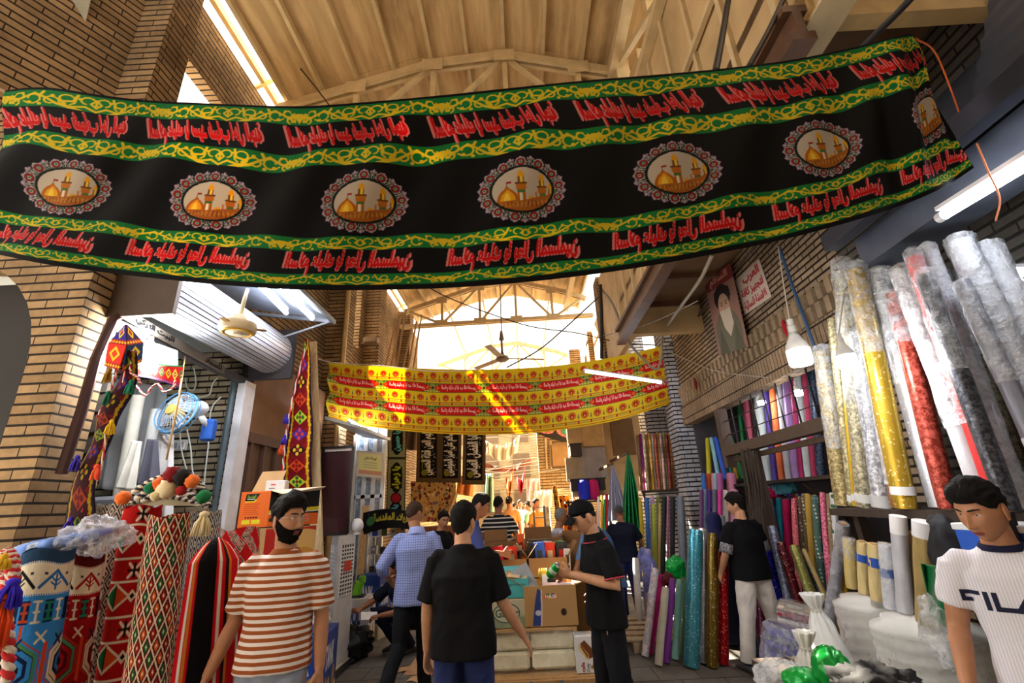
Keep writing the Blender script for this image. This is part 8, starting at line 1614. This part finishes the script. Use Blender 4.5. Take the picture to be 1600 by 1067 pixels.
def drape(label, tl, tr, bl, br, Y, col, amp=.12, folds=3, sag=0., cat='cloth'):
    A, B, C_, D = (aY(*q, Y) for q in (tl, tr, bl, br)); b = MB().grid(lambda u, v: (A*(1-u)+B*u)*(1-v)+(C_*(1-u)+D*u)*v+Vector((0, amp*math.sin(folds*2*PI*u+v), -sag*math.sin(PI*u))), 30, 16); zt2 = max(A.z, B.z)+.005; obj('hanging_rope', MB().tube([(-3.41, Y, zt2+.1), (A.x, Y, A.z), (B.x, Y, B.z), (2.52 if Y < 15 else 2.9, Y, zt2+.1)], .007, 5), mat((150, 130, 104), .9), label='rope carrying the '+label.split(' hanging')[0].split(' hung')[0].split(' sagging')[0], cat='rope'); o = obj('hanging_cloth', b, mat(col, .85, kind='cloth'), smooth=True, label=label, cat=cat); o.modifiers.new('thickness', 'SOLIDIFY').thickness = .01
drape('wide cream awning cloth hanging in folds in the sunlit street', (752, 684), (812, 680), (757, 704), (808, 706), 15, (226, 214, 186), .2, 4, .3); drape('striped dark awning cloth sagging over the far stalls', (756, 722), (828, 716), (758, 732), (830, 724), 14, (120, 70, 60), .1, 2, .2); drape('pale green cloth length hanging by the third black hanging', (757, 740), (770, 740), (754, 800), (772, 800), 13, (176, 214, 186), .1, 2)
drape('crimson garment hung from a line over the sunlit street', (803, 732), (821, 728), (808, 752), (818, 752), 13.5, (170, 30, 50), .1, 2, .35); drape('orange garment hung from a line left of the crimson one', (790, 738), (802, 730), (790, 760), (800, 762), 13.5, (206, 130, 70), .1, 2, .3); drape('white and pink cloth hung at the far right stall', (822, 748), (848, 748), (824, 800), (848, 800), 14.5, (230, 200, 196), .1, 3); drape('cream garment hanging high on the brick corner', (846, 682), (862, 690), (850, 732), (864, 734), 12.8, (226, 204, 160), .12, 2)
drape('orange and white cloth behind the gap of the black hangings', (716, 742), (740, 750), (712, 772), (738, 776), 12.2, (230, 150, 80), .1, 2); drape('white cloth pile edge at the far stall', (828, 768), (862, 766), (828, 790), (862, 792), 13.2, (230, 226, 220), .12, 3); drape('faded dark banner hanging left of the black hangings', (630, 668), (654, 672), (626, 702), (652, 704), 11.6, (90, 70, 60), .06, 2)
cable('clothes line over the sunlit street', [aY(756, 736, 13.5), aY(800, 728, 13.5), aY(850, 718, 13.5)], .012, (180, 150, 120), 'rope')
t = thing('metal_shelving', 'white wire shelving in the sunlit street beside the far stall', 'shelf'); xa, xb = aY(834, 800, 10.6).x, aY(851, 800, 10.6).x; b = MB()
for x in (xa, xb):
    for y in (10.6, 10.9): b.span((x-.015, y, 0), (x+.015, y+.03, 1.6))
for k in range(7): b.span((xa, 10.6, .3+k*.21), (xb, 10.93, .315+k*.21))
obj('wire_frame', b, mat((120, 120, 120), .4, .4), t)
for k, (xp0, xp1, yt, yb, Y, col) in enumerate(((886, 912, 714, 752, 10.45, (190, 170, 136)), (911, 945, 698, 748, 10.44, (170, 162, 156)), (912, 942, 662, 698, 10.45, (214, 180, 120)))):
    a, d = aY(xp0, yb, Y), aY(xp1, yt, Y); b = MB(); b.span((a.x, Y, a.z), (d.x, Y+.04, d.z)); n = 12
    for q in range(n): b.span((a.x+(d.x-a.x)*q/n, Y-.012, a.z), (a.x+(d.x-a.x)*(q+.5)/n, Y, d.z))
    obj('shutter_panel', b, mat(col, .5, .2), label=('beige ribbed shutter panel above the royal blue bolt', 'grey ribbed shutter panel above the man in navy', 'tan upper board over the grey shutter panel')[k], cat='shutter')
for k, (xp0, xp1, yt, yb, Y, col, lab) in enumerate(((892, 908, 694, 712, 10.2, (70, 60, 52), 'dark air conditioner box above the beige shutter'), (864, 886, 695, 728, 12.45, (150, 116, 74), 'wooden balcony box with hanging cloth on the far corner'), (893, 945, 748, 768, 10.2, (30, 26, 28), 'black signboard below the ribbed shutters'))):
    a, d = aY(xp0, yb, Y), aY(xp1, yt, Y); b = MB().span((a.x, Y, a.z), (d.x, Y+.3, d.z)); b.span((a.x-.02, Y-.02, d.z), (d.x+.02, Y+.32, d.z+.03)); obj('box_unit', b, mat(col, .6), label=lab, cat='box')
for k in range(6):
    a = aY(596+k*7, 588, 8.6)+Vector((0, .1*k, -.2)); e = aY(618+k*6.5, 505-(k % 3)*14, 8.6)+Vector((0, .1*k, 0)); o = obj('steel_rod', MB().tube([(0, 0, 0), e-a], .02, 6), mat((150, 116, 74), .5, .4), label='slanting steel rod bundled at the left upper wall above the yellow banner', cat='rod', group='steel rods at the left upper wall'); o.location = a
a = aY(606, 592, 8.85); obj('rod_shelf', MB().span((-3.44, 8.5, a.z-.26), (aY(640, 590, 8.9).x, 9.3, a.z-.21)), mat((96, 70, 46), .7), label='small ledge under the slanting steel rods', cat='ledge')
t = thing('wall_lamp', 'small rusty lamp box on the left pilaster above the yellow banner', 'lamp', aY(580, 532, 9.3)); obj('housing', MB().box((0, 0, 0), (.3, .2, .14), bev=.02), mat((110, 84, 54), .6), t); obj('arm', MB().box((-.18, .1, -.02), (.2, .05, .05)), mat((90, 70, 50), .6), t)
b = MB().span((aY(955, 672, 10.42).x, 10.42, aY(955, 712, 10.42).z), (aY(988, 660, 10.42).x, 10.5, aY(955, 655, 10.42).z)); obj('reed_screen', b, mat((120, 92, 60), .9, bump=.8, bscale=60), label='brown reed screen above the white striped cloth', cat='screen')
